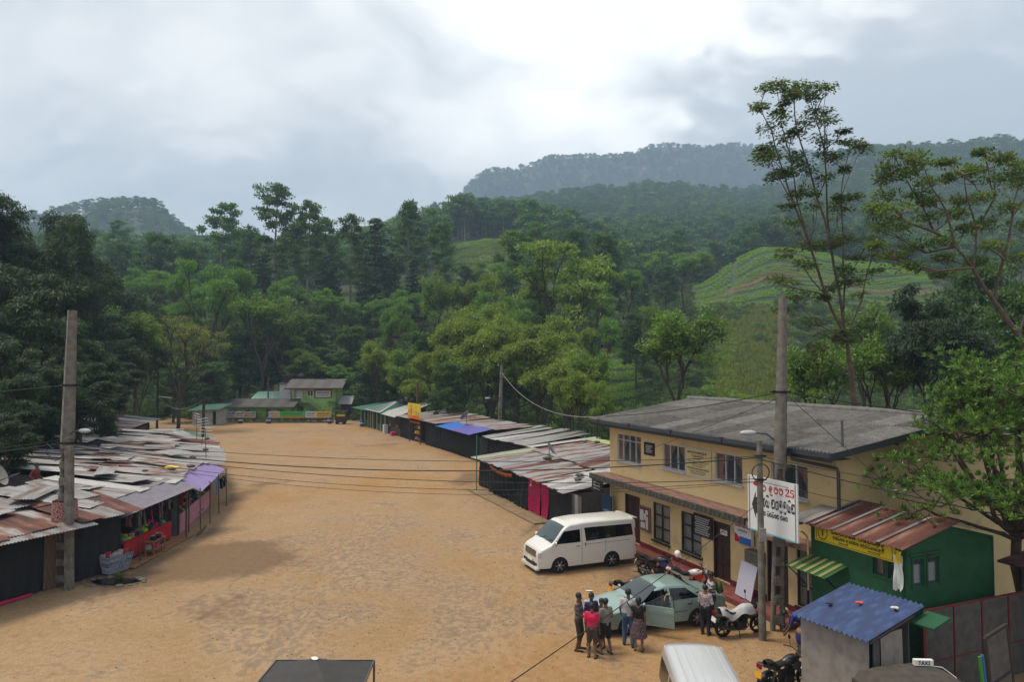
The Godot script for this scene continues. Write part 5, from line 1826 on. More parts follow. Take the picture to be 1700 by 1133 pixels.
func garment(o_pos: Vector3, yaw: float, w: float, h: float, m: Material, kind: int, label: String, group: String) -> void:
	var mb := MB.new()
	var p := []
	for j in 9:
		var v := j / 8.0
		var row := PackedVector3Array()
		for i in 11:
			var u := i / 10.0 - 0.5
			var ww := w
			if kind == 0:      # shirt: sleeves spread at the top
				ww = w * (1.45 if v > 0.06 and v < 0.30 else (0.75 if v <= 0.06 else 0.92))
			elif kind == 1:    # skirt or towel widening down
				ww = w * lerpf(0.7, 1.05, v)
			elif kind == 2:    # trousers
				ww = w * lerpf(0.62, 0.72, v)
			var gap := 0.0
			if kind == 2 and v > 0.35:
				gap = 0.04 * signf(u)
			row.append(V(u * ww + gap, -v * h, 0.02 * sin(u * 14.0 + v * 2.0) + 0.012 * sin(v * 9.0)))
		p.append(row)
	mb.grid(p)
	mb.rod(V(0, 0.0, 0), V(0, 0.07, 0), 0.006, 5)
	var o := part(self, "garment", mb, m)
	o.position = o_pos
	o.rotation.y = yaw
	tag(o, (hue(m.albedo_color) + " " if group else "") + label, "clothes", group)

func folded(p: Vector3, yaw: float, c: Color, label: String, group: String, big := 1.0) -> void:
	var mb := MB.new()
	var n := 2 + rng.randi() % 3
	var w := rng.randf_range(0.24, 0.36) * big
	var d := rng.randf_range(0.2, 0.28) * big
	var y := 0.0
	for i in n:
		var h := rng.randf_range(0.035, 0.06)
		var rows := []
		for j in 5:
			var t := PI * j / 4.0
			var row := PackedVector3Array()
			for k in 13:
				var a := TAU * (k % 12) / 12.0
				var cx := signf(cos(a)) * pow(absf(cos(a)), 0.5)
				var cz := signf(sin(a)) * pow(absf(sin(a)), 0.5)
				var rr := pow(sin(t), 0.4)
				row.append(V(cx * w * 0.5 * rr, y + h * 0.5 + cos(t) * h * 0.5 + 0.008 * sin(k * 2.0 + i), cz * d * 0.5 * rr))
			rows.append(row)
		mb.grid(rows, true)
		y += h
	var o := part(self, "folded_clothes", mb, noisy_cloth(c))
	o.position = p
	o.rotation.y = yaw + rng.randf_range(-0.4, 0.4)
	tag(o, hue(c) + " " + label, "clothes", group)

var cloth_cache := {}
func noisy_cloth(c: Color) -> Material:
	if not cloth_cache.has(c):
		cloth_cache[c] = plain(c, 0.9)
	return cloth_cache[c]

const GAY := [Color(0.62, 0.58, 0.60), Color(0.08, 0.09, 0.11), Color(0.72, 0.10, 0.30), Color(0.80, 0.74, 0.10), Color(0.05, 0.36, 0.38), Color(0.12, 0.20, 0.45), Color(0.62, 0.12, 0.12), Color(0.70, 0.55, 0.62), Color(0.30, 0.30, 0.33), Color(0.66, 0.80, 0.12), Color(0.40, 0.62, 0.40), Color(0.75, 0.35, 0.15), Color(0.16, 0.14, 0.18), Color(0.10, 0.10, 0.12)]

func build_left_stalls() -> void:
	rng.seed = 601
	# dark stall by the concrete pole
	var yaw := 1.137
	var o := thing("market_stall", "black curtained stall with patched rusty roof behind the concrete pole", "market stall", V(-19.6, 0, -22.6), yaw, "market stalls along the yard")
	stall_frame(o, 7.2, 6.5, 2.45, 3.2)
	back_walls(o, 7.2, 6.5, 2.45, 3.2, M.dark_sheet)
	part(o, "curtain", cloth_panel(0.0, 4.2, 0.05, 2.4, 0.03, 9, 0.06, 61, 0.25), M.black_cloth)
	part(o, "curtain", cloth_panel(5.0, 7.2, 0.05, 2.4, 0.03, 5, 0.05, 64, 0.05), M.black_cloth)
	var mb := MB.new()
	mb.box(V(4.55, 1.2, 0.0), V(0.85, 2.35, 0.05))
	part(o, "plank_door", mb, M.wood)
	rng.seed = 602
	sheet_roof(o, -0.3, 7.6, 2.5, 0.9, 2.85, -2.2, 9, 1, [M.tin[6], M.tin[4], M.tin[2], M.tin[6], M.tin[2]], 0.12, 0.02, 0.05)
	sheet_roof(o, -0.3, 7.4, 2.9, -1.8, 3.25, -5.0, 6, 1, [M.tin[3], M.tin[1], M.tin[7]], 0.12, 0.02, 0.05)
	var lip := part(o, "roof_sheet", corrugated(5.2, 0.7, 0.12, 0.02), M.tin[2])
	lip.position = V(0.2, 2.42, 1.35)
	lip.rotation = V(0.15, 0.0, 0)
	var bd := thing("banner_scrap", "magenta strip along the foot of the black curtain", "cloth", o.transform * V(0.4, 0.03, 0.25), yaw)
	part(bd, "strip", cloth_panel(0, 3.2, 0.0, 0.12, 0.0, 4, 0.02, 3), M.magenta)
	var sg := thing("cloth_sign", "white lettered cloth sign on the black stall curtain", "sign", o.transform * V(0.9, 0.9, 0.36), yaw)
	for k in 3:
		put_text(sg, "aceb", 0.16, 0.5, V(0, 0.4 - k * 0.2, 0.0), M.ink_white, 0.1)
	# clothes stall with the red counter: local x runs away from the camera, z to the yard
	yaw = PI / 2 + 0.02
	o = thing("market_stall", "open clothes stall with red draped counter and grey awning", "market stall", V(-16.95, 0, -29.2), yaw, "market stalls along the yard")
	var W := 5.4
	stall_frame(o, W, 4.6, 2.55, 3.05)
	back_walls(o, W, 4.6, 2.55, 3.05, M.dark_sheet)
	part(o, "awning", sagging(V(-0.6, 2.28, 0.75), V(W + 0.9, 2.42, 0.9), V(W + 0.7, 2.85, -0.7), V(-0.5, 2.72, -0.6), 0.04, 0.02), M.grey_tarp)
	rng.seed = 604
	sheet_roof(o, -0.8, W + 0.3, 2.74, -0.4, 3.2, -4.6, 7, 1, [M.white_tin, M.tin[0], M.white_tin, M.tin[3], M.tin[1]], 0.12, 0.02, 0.05)
	for q in [[0.9, 0.75], [2.7, 0.8], [5.0, 0.9]]:
		prod(o, "awning_pole", M.steel, V(q[0], 0, q[1]), V(q[0], 2.34, q[1]), 0.025)
	pbox(o, "counter", M.wood_dark, V(2.9, 0.42, -0.35), V(4.2, 0.84, 0.9))
	part(o, "counter_cloth", cloth_panel(0.75, 5.05, 0.08, 0.88, 0.12, 4, 0.015, 71), M.red_cloth)
	pbox(o, "counter_top", M.red_cloth, V(2.9, 0.865, -0.35), V(4.3, 0.03, 0.95))
	pbeam(o, "rail", M.plank, V(0.1, 2.2, 0.05), V(5.2, 2.25, 0.05), 0.03, 0.03)
	pbox(o, "dark_bench", M.black_cloth, V(-0.35, 0.35, 0.0), V(0.75, 0.7, 0.5))
	# raised plank floor in front
	for i in 9:
		pbox(o, "floor_plank", M.plank, V(0.3 + i * 0.62, 0.05, 0.62), V(0.55, 0.05, 0.75))
	rng.seed = 605
	for i in 34:
		var q := V(0.95 + 3.9 * (i / 34.0) + 0.05 * rng.randf(), 0.882, -0.62 + 0.24 * (i % 3))
		folded(o.transform * q, yaw, GAY[rng.randi() % GAY.size()], "folded clothes piled on the red draped counter", "folded clothes on the red counter")
	var hang := [Color(0.60, 0.38, 0.42), Color(0.62, 0.44, 0.46), Color(0.10, 0.11, 0.13), Color(0.56, 0.58, 0.45), Color(0.78, 0.22, 0.45), Color(0.09, 0.09, 0.11), Color(0.15, 0.18, 0.26), Color(0.45, 0.46, 0.5), Color(0.12, 0.12, 0.14), Color(0.30, 0.08, 0.10), Color(0.22, 0.27, 0.36), Color(0.08, 0.08, 0.1)]
	for i in 17:
		var q := V(1.2 + i * 0.235, 2.1, 0.05 + 0.02 * (i % 2))
		garment(o.transform * q, yaw + 1.2, 0.44, rng.randf_range(0.55, 0.85), noisy_cloth(hang[(i * 5) % hang.size()]), i % 3, "garment hanging from the rail over the red counter", "garments on the clothes stall rail")
	for q in [[0.25, Color(0.05, 0.22, 0.46), "tall cloth hanging at the end of the clothes rail"], [0.55, Color(0.80, 0.32, 0.06), "narrow cloth hanging beside the tall one"], [-0.1, Color(0.25, 0.07, 0.20), "long cloth hanging at the stall end"]]:
		garment(o.transform * V(q[0], 2.1, -0.15), yaw + 0.2, 0.42 if q[0] != 0.55 else 0.16, 1.35, noisy_cloth(q[1]), 3, q[2], "long cloths on the clothes stall rail")
	for i in 12:
		garment(o.transform * V(0.6 + i * 0.4, 2.35, -1.6), yaw + 0.1, 0.5, 0.9, noisy_cloth(hang[(i * 7 + 3) % hang.size()]), 0, "shirt hung on the inner wall of the clothes stall", "shirts on the inner wall")
	# low bench with bundles in front of the counter
	var bn := thing("display_bench", "low wooden two tier bench before the red counter", "bench", o.transform * V(1.7, 0, 0.75), yaw)
	for y in [0.35, 0.72]:
		pbox(bn, "shelf", M.plank, V(0.5, y, 0), V(1.1, 0.04, 0.45))
	for x in [0.0, 1.0]:
		for z in [-0.18, 0.18]:
			pbox(bn, "leg", M.plank, V(x, 0.36, z), V(0.05, 0.72, 0.05))
	for i in 9:
		folded(bn.transform * V(0.08 + 0.105 * i, 0.742 if i % 3 else 0.372, -0.08 + 0.16 * (i % 2)), yaw, [Color(0.62, 0.62, 0.62), Color(0.10, 0.10, 0.12), Color(0.42, 0.44, 0.43), Color(0.72, 0.12, 0.35)][i % 4], "bundle of clothes on the low wooden bench", "bundles on the low bench", 0.9)
	# patterned basket of clothes on the ground
	var bk := thing("cloth_basket", "slanting blue and white patterned cloth bin full of clothes", "basket", V(-16.55, 0, -28.75), 1.2)
	mb = MB.new()
	var rows := []
	for j in 5:
		var v := j / 4.0
		var hw := lerpf(0.42, 0.6, v)
		var hd := lerpf(0.28, 0.42, v)
		var row := PackedVector3Array()
		for q in [Vector2(-1, -1), Vector2(1, -1), Vector2(1, 1), Vector2(-1, 1), Vector2(-1, -1)]:
			row.append(V(q.x * hw, 0.05 + v * 0.75, q.y * hd))
		rows.append(row)
	mb.grid(rows)
	part(bk, "bin", mb, noisy([[0.46, Color(0.10, 0.12, 0.24)], [0.5, Color(0.10, 0.12, 0.24)], [0.54, Color(0.68, 0.70, 0.76)], [1.0, Color(0.7, 0.72, 0.78)]], 0.8, 0.9, 65, Vector3.ONE, 0.035, 0.0, 3, 1.0))
	pbox(bk, "fill", M.black_cloth, V(0, 0.66, 0), V(1.05, 0.1, 0.72))
	for i in 8:
		folded(bk.transform * V(-0.38 + 0.11 * i, 0.705, -0.15 + 0.1 * (i % 4)), 1.2 + i, [Color(0.70, 0.64, 0.62), Color(0.62, 0.22, 0.28), Color(0.66, 0.66, 0.68)][i % 3], "crumpled clothes heaped in the patterned bin", "clothes in the patterned bin")
	# pink fronted stall
	var p0 := V(-16.85, 0, -34.9)
	yaw = PI / 2 + 0.22
	o = thing("market_stall", "trinket stall with pink front and violet awning", "market stall", p0, yaw, "market stalls along the yard")
	W = 7.6
	stall_frame(o, W, 4.8, 2.5, 3.0)
	back_walls(o, W, 4.8, 2.5, 3.0, M.dark_sheet)
	part(o, "awning", sagging(V(0.2, 2.15, 1.0), V(W, 2.25, 0.8), V(W, 2.75, -0.5), V(0.0, 2.68, -0.5), 0.05, 0.02), M.purple_tarp)
	rng.seed = 610
	sheet_roof(o, -0.2, W + 0.2, 2.7, -0.3, 3.15, -4.8, 9, 1, [M.tin[1], M.white_tin, M.tin[2], M.tin[0], M.tin[4]], 0.12, 0.02, 0.05)
	pbox(o, "front_panel", M.pink_wall, V(W / 2 + 0.2, 0.5, -0.1), V(W - 0.6, 1.0, 0.06))
	pbox(o, "counter", M.wood, V(W / 2 + 0.2, 1.02, -0.4), V(W - 0.6, 0.04, 0.7))
	for x in [0.3, 2.6, 5.0, 7.3]:
		prod(o, "awning_pole", M.wood, V(x, 0, 0.95), V(x, 2.3, 0.9), 0.03)
	for x in [0.0, 0.55]:
		pbox(o, "plank_post", M.wood, V(x + 0.1, 1.1, 0.3), V(0.10, 2.2, 0.06))
	mb = MB.new()
	mb.beam(V(-0.3, 0.08, 0.95), V(1.5, 0.08, 0.95), 0.1, 0.06)
	mb.beam(V(-0.3, 1.15, 0.95), V(0.9, 1.15, 0.95), 0.05, 0.05)
	part(o, "rail", mb, M.wood)
	rng.seed = 611
	for i in 26:
		folded(o.transform * V(0.8 + 6.2 * (i / 26.0), 1.042, -0.58 + 0.22 * (i % 3)), yaw, GAY[rng.randi() % GAY.size()], "small goods laid on the pink fronted stall", "goods on the pink stall", 0.7)
	for i in 14:
		garment(o.transform * V(0.6 + i * 0.48, 2.1, -0.1), yaw + 1.2, 0.35, rng.randf_range(0.4, 0.8), noisy_cloth(GAY[(i * 5 + 2) % GAY.size()]), i % 3, "garment hanging over the pink fronted stall", "garments on the pink stall")
	garment(o.transform * V(4.8, 2.15, 0.85), yaw, 0.3, 1.0, noisy_cloth(Color(0.05, 0.4, 0.62)), 3, "light blue cloth hanging from the violet awning edge", "")
	for i in 5:
		garment(o.transform * V(6.0 + i * 0.28, 1.9, 0.85), yaw + 0.6, 0.4, 0.6, noisy_cloth([Color(0.09, 0.09, 0.11), Color(0.6, 0.6, 0.62), Color(0.1, 0.1, 0.13)][i % 3]), 0, "shirt hung at the outer awning pole", "shirts at the outer pole")
	# stalls continuing down the left side
	o = thing("market_stall", "low tin roofed stall with white and rusty sheets by the thin dark pole", "market stall", V(-18.75, 0, -42.6), PI / 2 + 0.42, "market stalls along the yard")
	W = 9.5
	stall_frame(o, W, 6.0, 2.4, 3.0)
	back_walls(o, W, 6.0, 2.4, 3.0, M.dark_sheet)
	part(o, "curtain", cloth_panel(0.0, W, 0.05, 2.3, 0.02, 18, 0.06, 81, 0.1), M.black_cloth)
	rng.seed = 612
	sheet_roof(o, -0.3, W + 0.3, 2.45, 0.9, 2.85, -2.6, 11, 1, [M.tin[1], M.white_tin, M.tin[0], M.tin[2]], 0.12, 0.02, 0.05)
	sheet_roof(o, -0.3, W + 0.3, 2.9, -2.2, 3.25, -6.0, 11, 1, [M.tin[6], M.tin[4], M.tin[2], M.tin[6]], 0.12, 0.02, 0.05)
	o = thing("market_stall", "tin stall with curled pale sheet and green tarpaulin edge", "market stall", V(-22.8, 0, -51.2), PI / 2 + 0.46, "market stalls along the yard")
	W = 9.0
	stall_frame(o, W, 6.0, 2.4, 3.0)
	back_walls(o, W, 6.0, 2.4, 3.0, M.dark_sheet)
	part(o, "curtain", cloth_panel(0.0, W, 0.05, 2.3, 0.02, 18, 0.06, 83, 0.1), M.black_cloth)
	rng.seed = 613
	sheet_roof(o, -0.3, W + 0.3, 2.45, 0.9, 2.9, -2.8, 10, 1, [M.tin[4], M.tin[0], M.tin[6]], 0.12, 0.02, 0.05)
	sheet_roof(o, -0.3, W + 0.3, 2.95, -2.4, 3.3, -6.0, 10, 1, [M.tin[0], M.tin[2], M.tin[4]], 0.12, 0.02, 0.05)
	part(o, "tarpaulin", sagging(V(W - 2.0, 2.6, 0.5), V(W + 3.0, 2.55, 0.5), V(W + 3.0, 3.1, -4.0), V(W - 2.0, 3.2, -4.0), 0.1, 0.03), M.green_tarp)
	# loose roofs behind, filling toward the trees
	o = thing("market_stall", "long pale tin roof on dark walls behind the clothes stalls", "market stall", V(-22.6, 0, -35.6), PI / 2 + 0.25, "market stalls along the yard")
	W = 10.5
	stall_frame(o, W, 4.5, 2.9, 3.5)
	back_walls(o, W, 4.5, 2.9, 3.5, M.dark_sheet)
	rng.seed = 614
	sheet_roof(o, -0.3, W + 0.3, 2.98, 0.9, 3.55, -4.6, 11, 1, [M.tin[0], M.white_tin, M.tin[1], M.tin[5], M.tin[7], M.white_tin], 0.12, 0.02, 0.08)
	# far stall group by the dark pole
	o = thing("market_stall", "far stall under layered grey tin sheets among the trees", "market stall", V(-34.6, 0, -54.5), PI / 2 + 0.27, "market stalls along the yard")
	W = 24.0
	stall_frame(o, W, 6.0, 2.5, 3.4)
	back_walls(o, W, 6.0, 2.5, 3.4, M.dark_sheet)
	pbox(o, "front_wall", M.dark_sheet, V(W / 2, 1.0, -0.1), V(W - 2.0, 2.0, 0.05))
	rng.seed = 615
	sheet_roof(o, -0.3, W + 0.3, 2.55, 0.9, 3.0, -2.6, 20, 1, [M.tin[1], M.tin[3], M.tin[5], M.white_tin], 0.12, 0.02, 0.05)
	sheet_roof(o, -0.3, W + 0.3, 3.05, -2.2, 3.6, -6.0, 20, 1, [M.tin[2], M.tin[0], M.tin[6]], 0.12, 0.02, 0.05)
	rng.seed = 616
	for q in [[-19.5, -31.6, 2.86, 0.3], [-18.4, -37.2, 2.95, 0.2], [-18.0, -38.5, 2.9, 0.24], [-20.0, -43.0, 2.8, 0.2], [-21.0, -47.0, 2.8, 0.22], [-24.0, -54.0, 2.8, 0.2], [-19.2, -36.0, 3.05, 0.16]]:
		rubble_bag(V(q[0], q[2] + 0.02, q[1]), q[3], "dark bundle weighing down the left stall roofs", "weights on the left stall roofs")
	# odd sheets thrown over the joints
	rng.seed = 620
	for q in [[-19.0, -31.0, 3.02, 1.5, 0], [-20.4, -33.4, 3.25, 0.4, 6], [-18.2, -33.0, 2.98, 1.2, 5], [-21.5, -38.5, 3.35, 1.9, 1], [-19.6, -38.6, 3.12, 1.3, 4], [-20.8, -42.0, 3.1, 0.9, 0], [-22.4, -45.6, 3.2, 2.0, 7], [-23.8, -48.0, 3.3, 1.6, 1], [-25.2, -52.0, 3.35, 0.8, 5], [-27.0, -55.0, 3.4, 1.4, 0], [-20.3, -27.6, 3.2, 0.2, 3], [-21.8, -25.6, 3.4, 1.0, 1], [-19.3, -25.6, 2.95, 1.4, 6], [-24.0, -41.0, 3.65, 1.7, 6], [-25.0, -43.5, 3.7, 1.2, 0]]:
		var ls := part(self, "loose_sheet", corrugated(rng.randf_range(0.8, 1.6), rng.randf_range(1.6, 2.6), 0.12, 0.02), M.tin[q[4] % 5])
		ls.position = V(q[0], q[2] + 0.05, q[1])
		ls.rotation = V(rng.randf_range(-0.04, 0.1), q[3], rng.randf_range(-0.05, 0.05))
		tag(ls, ["rusty", "pale"][0 if q[4] % 5 > 3 else 1] + " loose tin sheet lying across the left stall roofs", "tin sheet", "loose sheets on the left roofs")
	var yb := thing("yellow_bundle", "crumpled yellow cloth bundle on the pale tin roof", "bundle", V(-18.7, 2.98, -37.6), 0.4)
	mb = MB.new()
	mb.ball(V(0, 0.08, 0), V(0.3, 0.1, 0.2), 6)
	mb.ball(V(0.3, 0.06, 0.1), V(0.2, 0.08, 0.25), 6)
	part(yb, "cloth", mb, M.yellow)

func build_green_hut() -> void:
	var Y := -1.178
	var base := V(4.96, 0, -34.8)
	var T := Transform3D(Basis(Vector3.UP, Y), base)
	var o := thing("green_hut", "green painted hut with rusty tin roof beside the yellow building", "hut", T * V(13.9, 0, 1.0), Y)
	var W := 3.28
	var DP := 3.5
	var mb := MB.new()
	holed(mb, 0, W, 0, 3.72, 0.1, [[2.22, 2.74, 2.64, 3.3], [2.70, 2.74, 3.16, 3.3]])
	part(o, "front_wall", mb, M.green_paint)
	# near side wall with two panes, gable on top
	mb = MB.new()
	mb.xf = Transform3D(Basis(Vector3.UP, PI / 2), V(W, 0, -0.1))
	holed(mb, 0, DP - 0.1, 0, 3.7, 0.1, [[0.10, 2.64, 0.52, 3.36], [0.68, 2.64, 1.12, 3.36]])
	mb.plate(V(0, 3.7, -0.1), Vector3.RIGHT, Vector3.UP, PackedVector2Array([Vector2(0, 0), Vector2(DP - 0.1, 0), Vector2(DP / 2 - 0.1, 0.42)]), 0.1)
	part(o, "side_wall", mb, M.green_paint)
	mb = MB.new()
	mb.box(V(W / 2, 1.85, -DP), V(W, 3.7, 0.1))
	mb.box(V(0.05, 1.85, -DP / 2), V(0.1, 3.7, DP - 0.3))
	part(o, "back_wall", mb, M.green_paint)
	mb = MB.new()
	mb.box(V(W / 2, 2.2, -DP / 2), V(W - 0.3, 0.1, DP - 0.3))
	mb.box(V(W / 2, 2.9, -1.8), V(W - 0.3, 1.2, 0.06))
	part(o, "interior", mb, M.room)
	# window frames and panes
	for q in [[2.22, 2.64], [2.70, 3.16]]:
		var w := Node3D.new()
		w.name = "window"
		o.add_child(w, true)
		pbox(w, "pane", M.glass, V((q[0] + q[1]) / 2, 3.02, -0.06), V(q[1] - q[0], 0.56, 0.01))
		mb = MB.new()
		for x in [q[0] - 0.02, q[1] + 0.02]:
			mb.box(V(x, 3.02, 0.01), V(0.05, 0.66, 0.03))
		mb.box(V((q[0] + q[1]) / 2, 2.71, 0.012), V(q[1] - q[0], 0.05, 0.034))
		part(w, "frame", mb, M.green_paint)
		part(w, "curtain", cloth_panel(q[0], q[0] + 0.16, 2.75, 3.3, -0.2, 3, 0.02, 5), M.plank)
	for q in [[0.20, 0.62], [0.78, 1.22]]:
		var w := Node3D.new()
		w.name = "window"
		o.add_child(w, true)
		pbox(w, "pane", M.glass, V(W - 0.05, 3.0, -(q[0] + q[1]) / 2), V(0.01, 0.72, q[1] - q[0]))
		pbox(w, "curtain", plain(Color(0.55, 0.55, 0.58), 0.9), V(W - 0.12, 2.93, -(q[0] + q[1]) / 2), V(0.01, 0.5, q[1] - q[0]))
		mb = MB.new()
		for z in [q[0] - 0.025, q[1] + 0.025]:
			mb.box(V(W + 0.012, 3.0, -z), V(0.03, 0.8, 0.05))
		mb.box(V(W + 0.014, 3.4, -(q[0] + q[1]) / 2), V(0.034, 0.06, q[1] - q[0]))
		part(w, "frame", mb, M.green_paint)
	pbox(o, "window_hood", M.green_paint, V(W + 0.03, 3.5, -0.7), V(0.06, 0.05, 1.3))
	rng.seed = 701
	sheet_roof(o, -0.5, W + 0.12, 3.72, 0.42, 4.22, -DP / 2, 5, 1, [M.tin[6], M.tin[7], M.tin[7]], 0.12, 0.022, 0.015)
	var s := part(o, "roof_sheet", corrugated(0.7, 2.3, 0.12, 0.022), M.tin[0])
	s.position = V(-0.55, 3.76, 0.45)
	s.rotation = V(0.225, 0, 0)
	for x in [0.42, 1.15, 1.9, 2.7]:
		pbeam(o, "seam_strip", M.tin[2], V(x, 3.775, 0.40), V(x, 4.26, -1.72), 0.10, 0.02)
	mb = MB.new()
	mb.quad(V(-0.5, 4.2, -DP / 2), V(W + 0.2, 4.2, -DP / 2), V(W + 0.2, 3.72, -DP - 0.4), V(-0.5, 3.72, -DP - 0.4))
	part(o, "rear_roof", mb, M.dark_sheet)
	# torn cloth at the corner
	var tc := thing("torn_cloth", "torn white rag hanging at the corner of the green hut", "cloth", o.transform * V(3.0, 2.5, 0.12), Y)
	part(tc, "rag", cloth_panel(0, 0.2, 0.0, 0.98, 0.0, 2.5, 0.05, 77, 0.02, 0.12), M.paper)
	tc = thing("yellow_rag", "yellow rag tied under the roof corner of the green hut", "cloth", o.transform * V(3.1, 3.3, 0.2), Y)
	part(tc, "rag", cloth_panel(0, 0.16, 0.0, 0.32, 0.0, 1.5, 0.04, 78), M.yellow)
	# yellow sign
	var b := thing("yellow_sign", "yellow signboard with black wheel emblem and rounded writing on the green hut", "sign", o.transform * V(0.22, 3.24, 0.03), Y)
	pbox(b, "board", M.yellow, V(1.37, 0.24, 0.02), V(2.74, 0.50, 0.04))
	for i in 20:
		mb = MB.new()
		var a := TAU * i / 20.0
		mb.box(V(0.30 + 0.17 * cos(a), 0.26 + 0.19 * sin(a), 0.042), V(0.035, 0.04, 0.006), Basis(Vector3.BACK, a))
		part(b, "emblem_tooth", mb, M.ink_black)
	mb = MB.new()
	for q in [[0.0, 0.14, 0.028, 0.2], [-0.05, 0.2, 0.02, 0.1], [0.05, 0.2, 0.02, 0.1], [0.0, 0.1, 0.09, 0.02]]:
		mb.box(V(0.30 + q[0], 0.12 + q[1], 0.043), V(q[2], q[3], 0.006))
	part(b, "emblem_figure", mb, M.ink_black)
	put_text(b, "dabceg cgbeah", 0.15, 1.85, V(0.62, 0.31, 0.044), M.ink_black, 0.10)
	put_text(b, "bedce habbe efgdaedhb", 0.10, 1.75, V(0.68, 0.16, 0.044), M.ink_black, 0.10)
	latin(b, "1958-03-03", 0.05, V(1.05, 0.09, 0.042), M.ink_black)
	latin(b, "052 2277383", 0.05, V(2.1, 0.09, 0.042), M.ink_black)
	mb = MB.new()
	for q in [[1.37, 0.03, 2.6, 0.012], [1.37, 0.46, 2.6, 0.012], [0.07, 0.245, 0.012, 0.44], [2.67, 0.245, 0.012, 0.44]]:
		mb.box(V(q[0], q[1], 0.042), V(q[2], q[3], 0.005))
	part(b, "border", mb, M.ink_black)
	# cream pipe rising beside the hut
	b = thing("cream_pipe", "cream plastic pipe bent along the edge of the green hut", "pipe", o.transform * V(-0.12, 1.2, 0.1), Y)
	mb = MB.new()
	mb.tube(PackedVector3Array([V(0.08, 0.4, 0), V(0.08, 1.9, 0), V(0.03, 2.05, -0.02), V(-0.2, 2.12, -0.1), V(-0.7, 2.14, -0.3)]), PackedFloat32Array([0.03, 0.03, 0.03, 0.03, 0.03]), 8)
	part(b, "pipe", mb, plain(Color(0.72, 0.66, 0.46), 0.5))
	# green striped awning
	b = thing("striped_awning", "small green and cream ribbed awning in front of the green hut", "awning", o.transform * V(-0.15, 2.45, 0.05), Y)
	rng.seed = 703
	for i in 11:
		pbox(b, "slat", [plain(Color(0.10, 0.30, 0.14), 0.6), plain(Color(0.46, 0.46, 0.26), 0.6)][i % 2], V(0.06 + i * 0.14, 0.02 * (i % 2) + 0.12, 0.42), V(0.12, 0.02, 0.95), Basis(Vector3.RIGHT, 0.28))
	for x in [0.05, 1.5]:
		prod(b, "strut", M.black_metal, V(x, 0.02, 0.85), V(x, -0.7, 0.05), 0.02)
	# blue roofed shed
	o = thing("blue_roofed_shed", "small grey tin shed with blue corrugated roof", "shed", V(7.5, 0, -18.0), -1.06)
	o.scale = V(0.95, 1.0, 0.95)
	W = 1.95
	DP = 1.75
	pbox(o, "front_wall", M.grey_sheet, V(W / 2, 1.06, -0.02), V(W, 2.12, 0.04))
	mb = MB.new()
	mb.box(V(W - 0.02, 0.55, -DP / 2), V(0.04, 1.1, DP - 0.1))
	mb.box(V(W - 0.02, 1.75, -DP * 0.2), V(0.04, 0.9, 0.25))
	part(o, "side_wall", mb, M.dark_sheet)
	part(o, "side_curtain", func_sheet(V(W + 0.01, 1.0, -0.5), V(W + 0.03, 1.0, -1.4), 1.15), M.grey_sheet)
	mb = MB.new()
	mb.box(V(W / 2, 1.15, -DP + 0.03), V(W, 2.3, 0.04))
	mb.box(V(0.02, 1.1, -DP / 2), V(0.04, 2.2, DP - 0.2))
	part(o, "back_wall", mb, M.dark_sheet)
	var blue_sheet := corrugated(1.12, DP + 0.8, 0.14, 0.04)
	for i in 2:
		var q := part(o, "roof_sheet", blue_sheet, M.blue_roof)
		q.position = V(-0.12 + i * 1.07, 2.17 + i * 0.006, 0.28)
		q.rotation = V(0.17, 0, 0)
	pbeam(o, "rafter", M.wood_dark, V(W + 0.12, 2.1, 0.1), V(W + 0.12, 2.42, -DP), 0.05, 0.05)
	pbox(o, "green_flap", M.green_paint, V(W + 0.35, 2.32, -DP - 0.35), V(0.6, 0.05, 0.8), Basis(Vector3.RIGHT, 0.17))
	rng.seed = 704
	for q in [[0.9, -1.2, Color(0.75, 0.30, 0.26), "crumpled pink scrap lying on the blue corrugated roof"], [1.7, -1.5, Color(0.75, 0.72, 0.66), "pale scrap lying near the back of the blue roof"], [0.35, -0.7, Color(0.2, 0.22, 0.3), "dark leaf litter lying on the blue roof"]]:
		mb = MB.new()
		mb.ball(V(0, 0.03, 0), V(0.09, 0.035, 0.05), 5)
		mb.ball(V(0.06, 0.03, 0.03), V(0.05, 0.04, 0.06), 5)
		var l := part(self, "litter", mb, plain(q[2], 0.9))
		l.position = o.transform * V(q[0], 2.2 + 0.17 * (0.28 - q[1]) + 0.03, q[1])
		tag(l, q[3], "litter")
	# dark sheet panels at the right
	o = thing("sheet_fence", "fence of dark metal panels in maroon frames below the green hut", "fence", T * V(17.75, 0, 1.15), Y + PI / 2)
	for i in 4:
		pbox(o, "panel", M.dark_sheet, V(0.55 + i * 1.12, 1.12, 0), V(1.04, 2.2, 0.03))
		pbox(o, "post", M.red_dado, V(0.0 + i * 1.12, 1.12, 0.0), V(0.035, 2.2, 0.04))
	mb = MB.new()
	mb.beam(V(0, 2.24, 0), V(4.5, 2.24, 0), 0.04, 0.04)
	mb.beam(V(0, 0.9, 0.0), V(4.5, 0.9, 0.0), 0.04, 0.036)
	part(o, "rail", mb, M.red_dado)
	o = thing("leaning_door", "old dark framed door panel leaning beside the metal fence", "door", V(11.75, 0, -16.95), Y + PI / 2 + 0.1)
	var tilt := Basis(Vector3.BACK, 0.16)
	pbox(o, "panel", M.dark_sheet, tilt * V(0, 1.15, 0.25), V(0.9, 2.2, 0.03), tilt)
	for x in [-0.48, 0.48]:
		pbox(o, "stile", M.wood_dark, tilt * V(x, 1.15, 0.25), V(0.08, 2.3, 0.06), tilt)
	mb = MB.new()
	mb.box(tilt * V(0, 2.28, 0.25), V(0.9, 0.08, 0.06), tilt)
	mb.box(tilt * V(0, 1.15, 0.26), V(0.9, 0.06, 0.06), tilt)
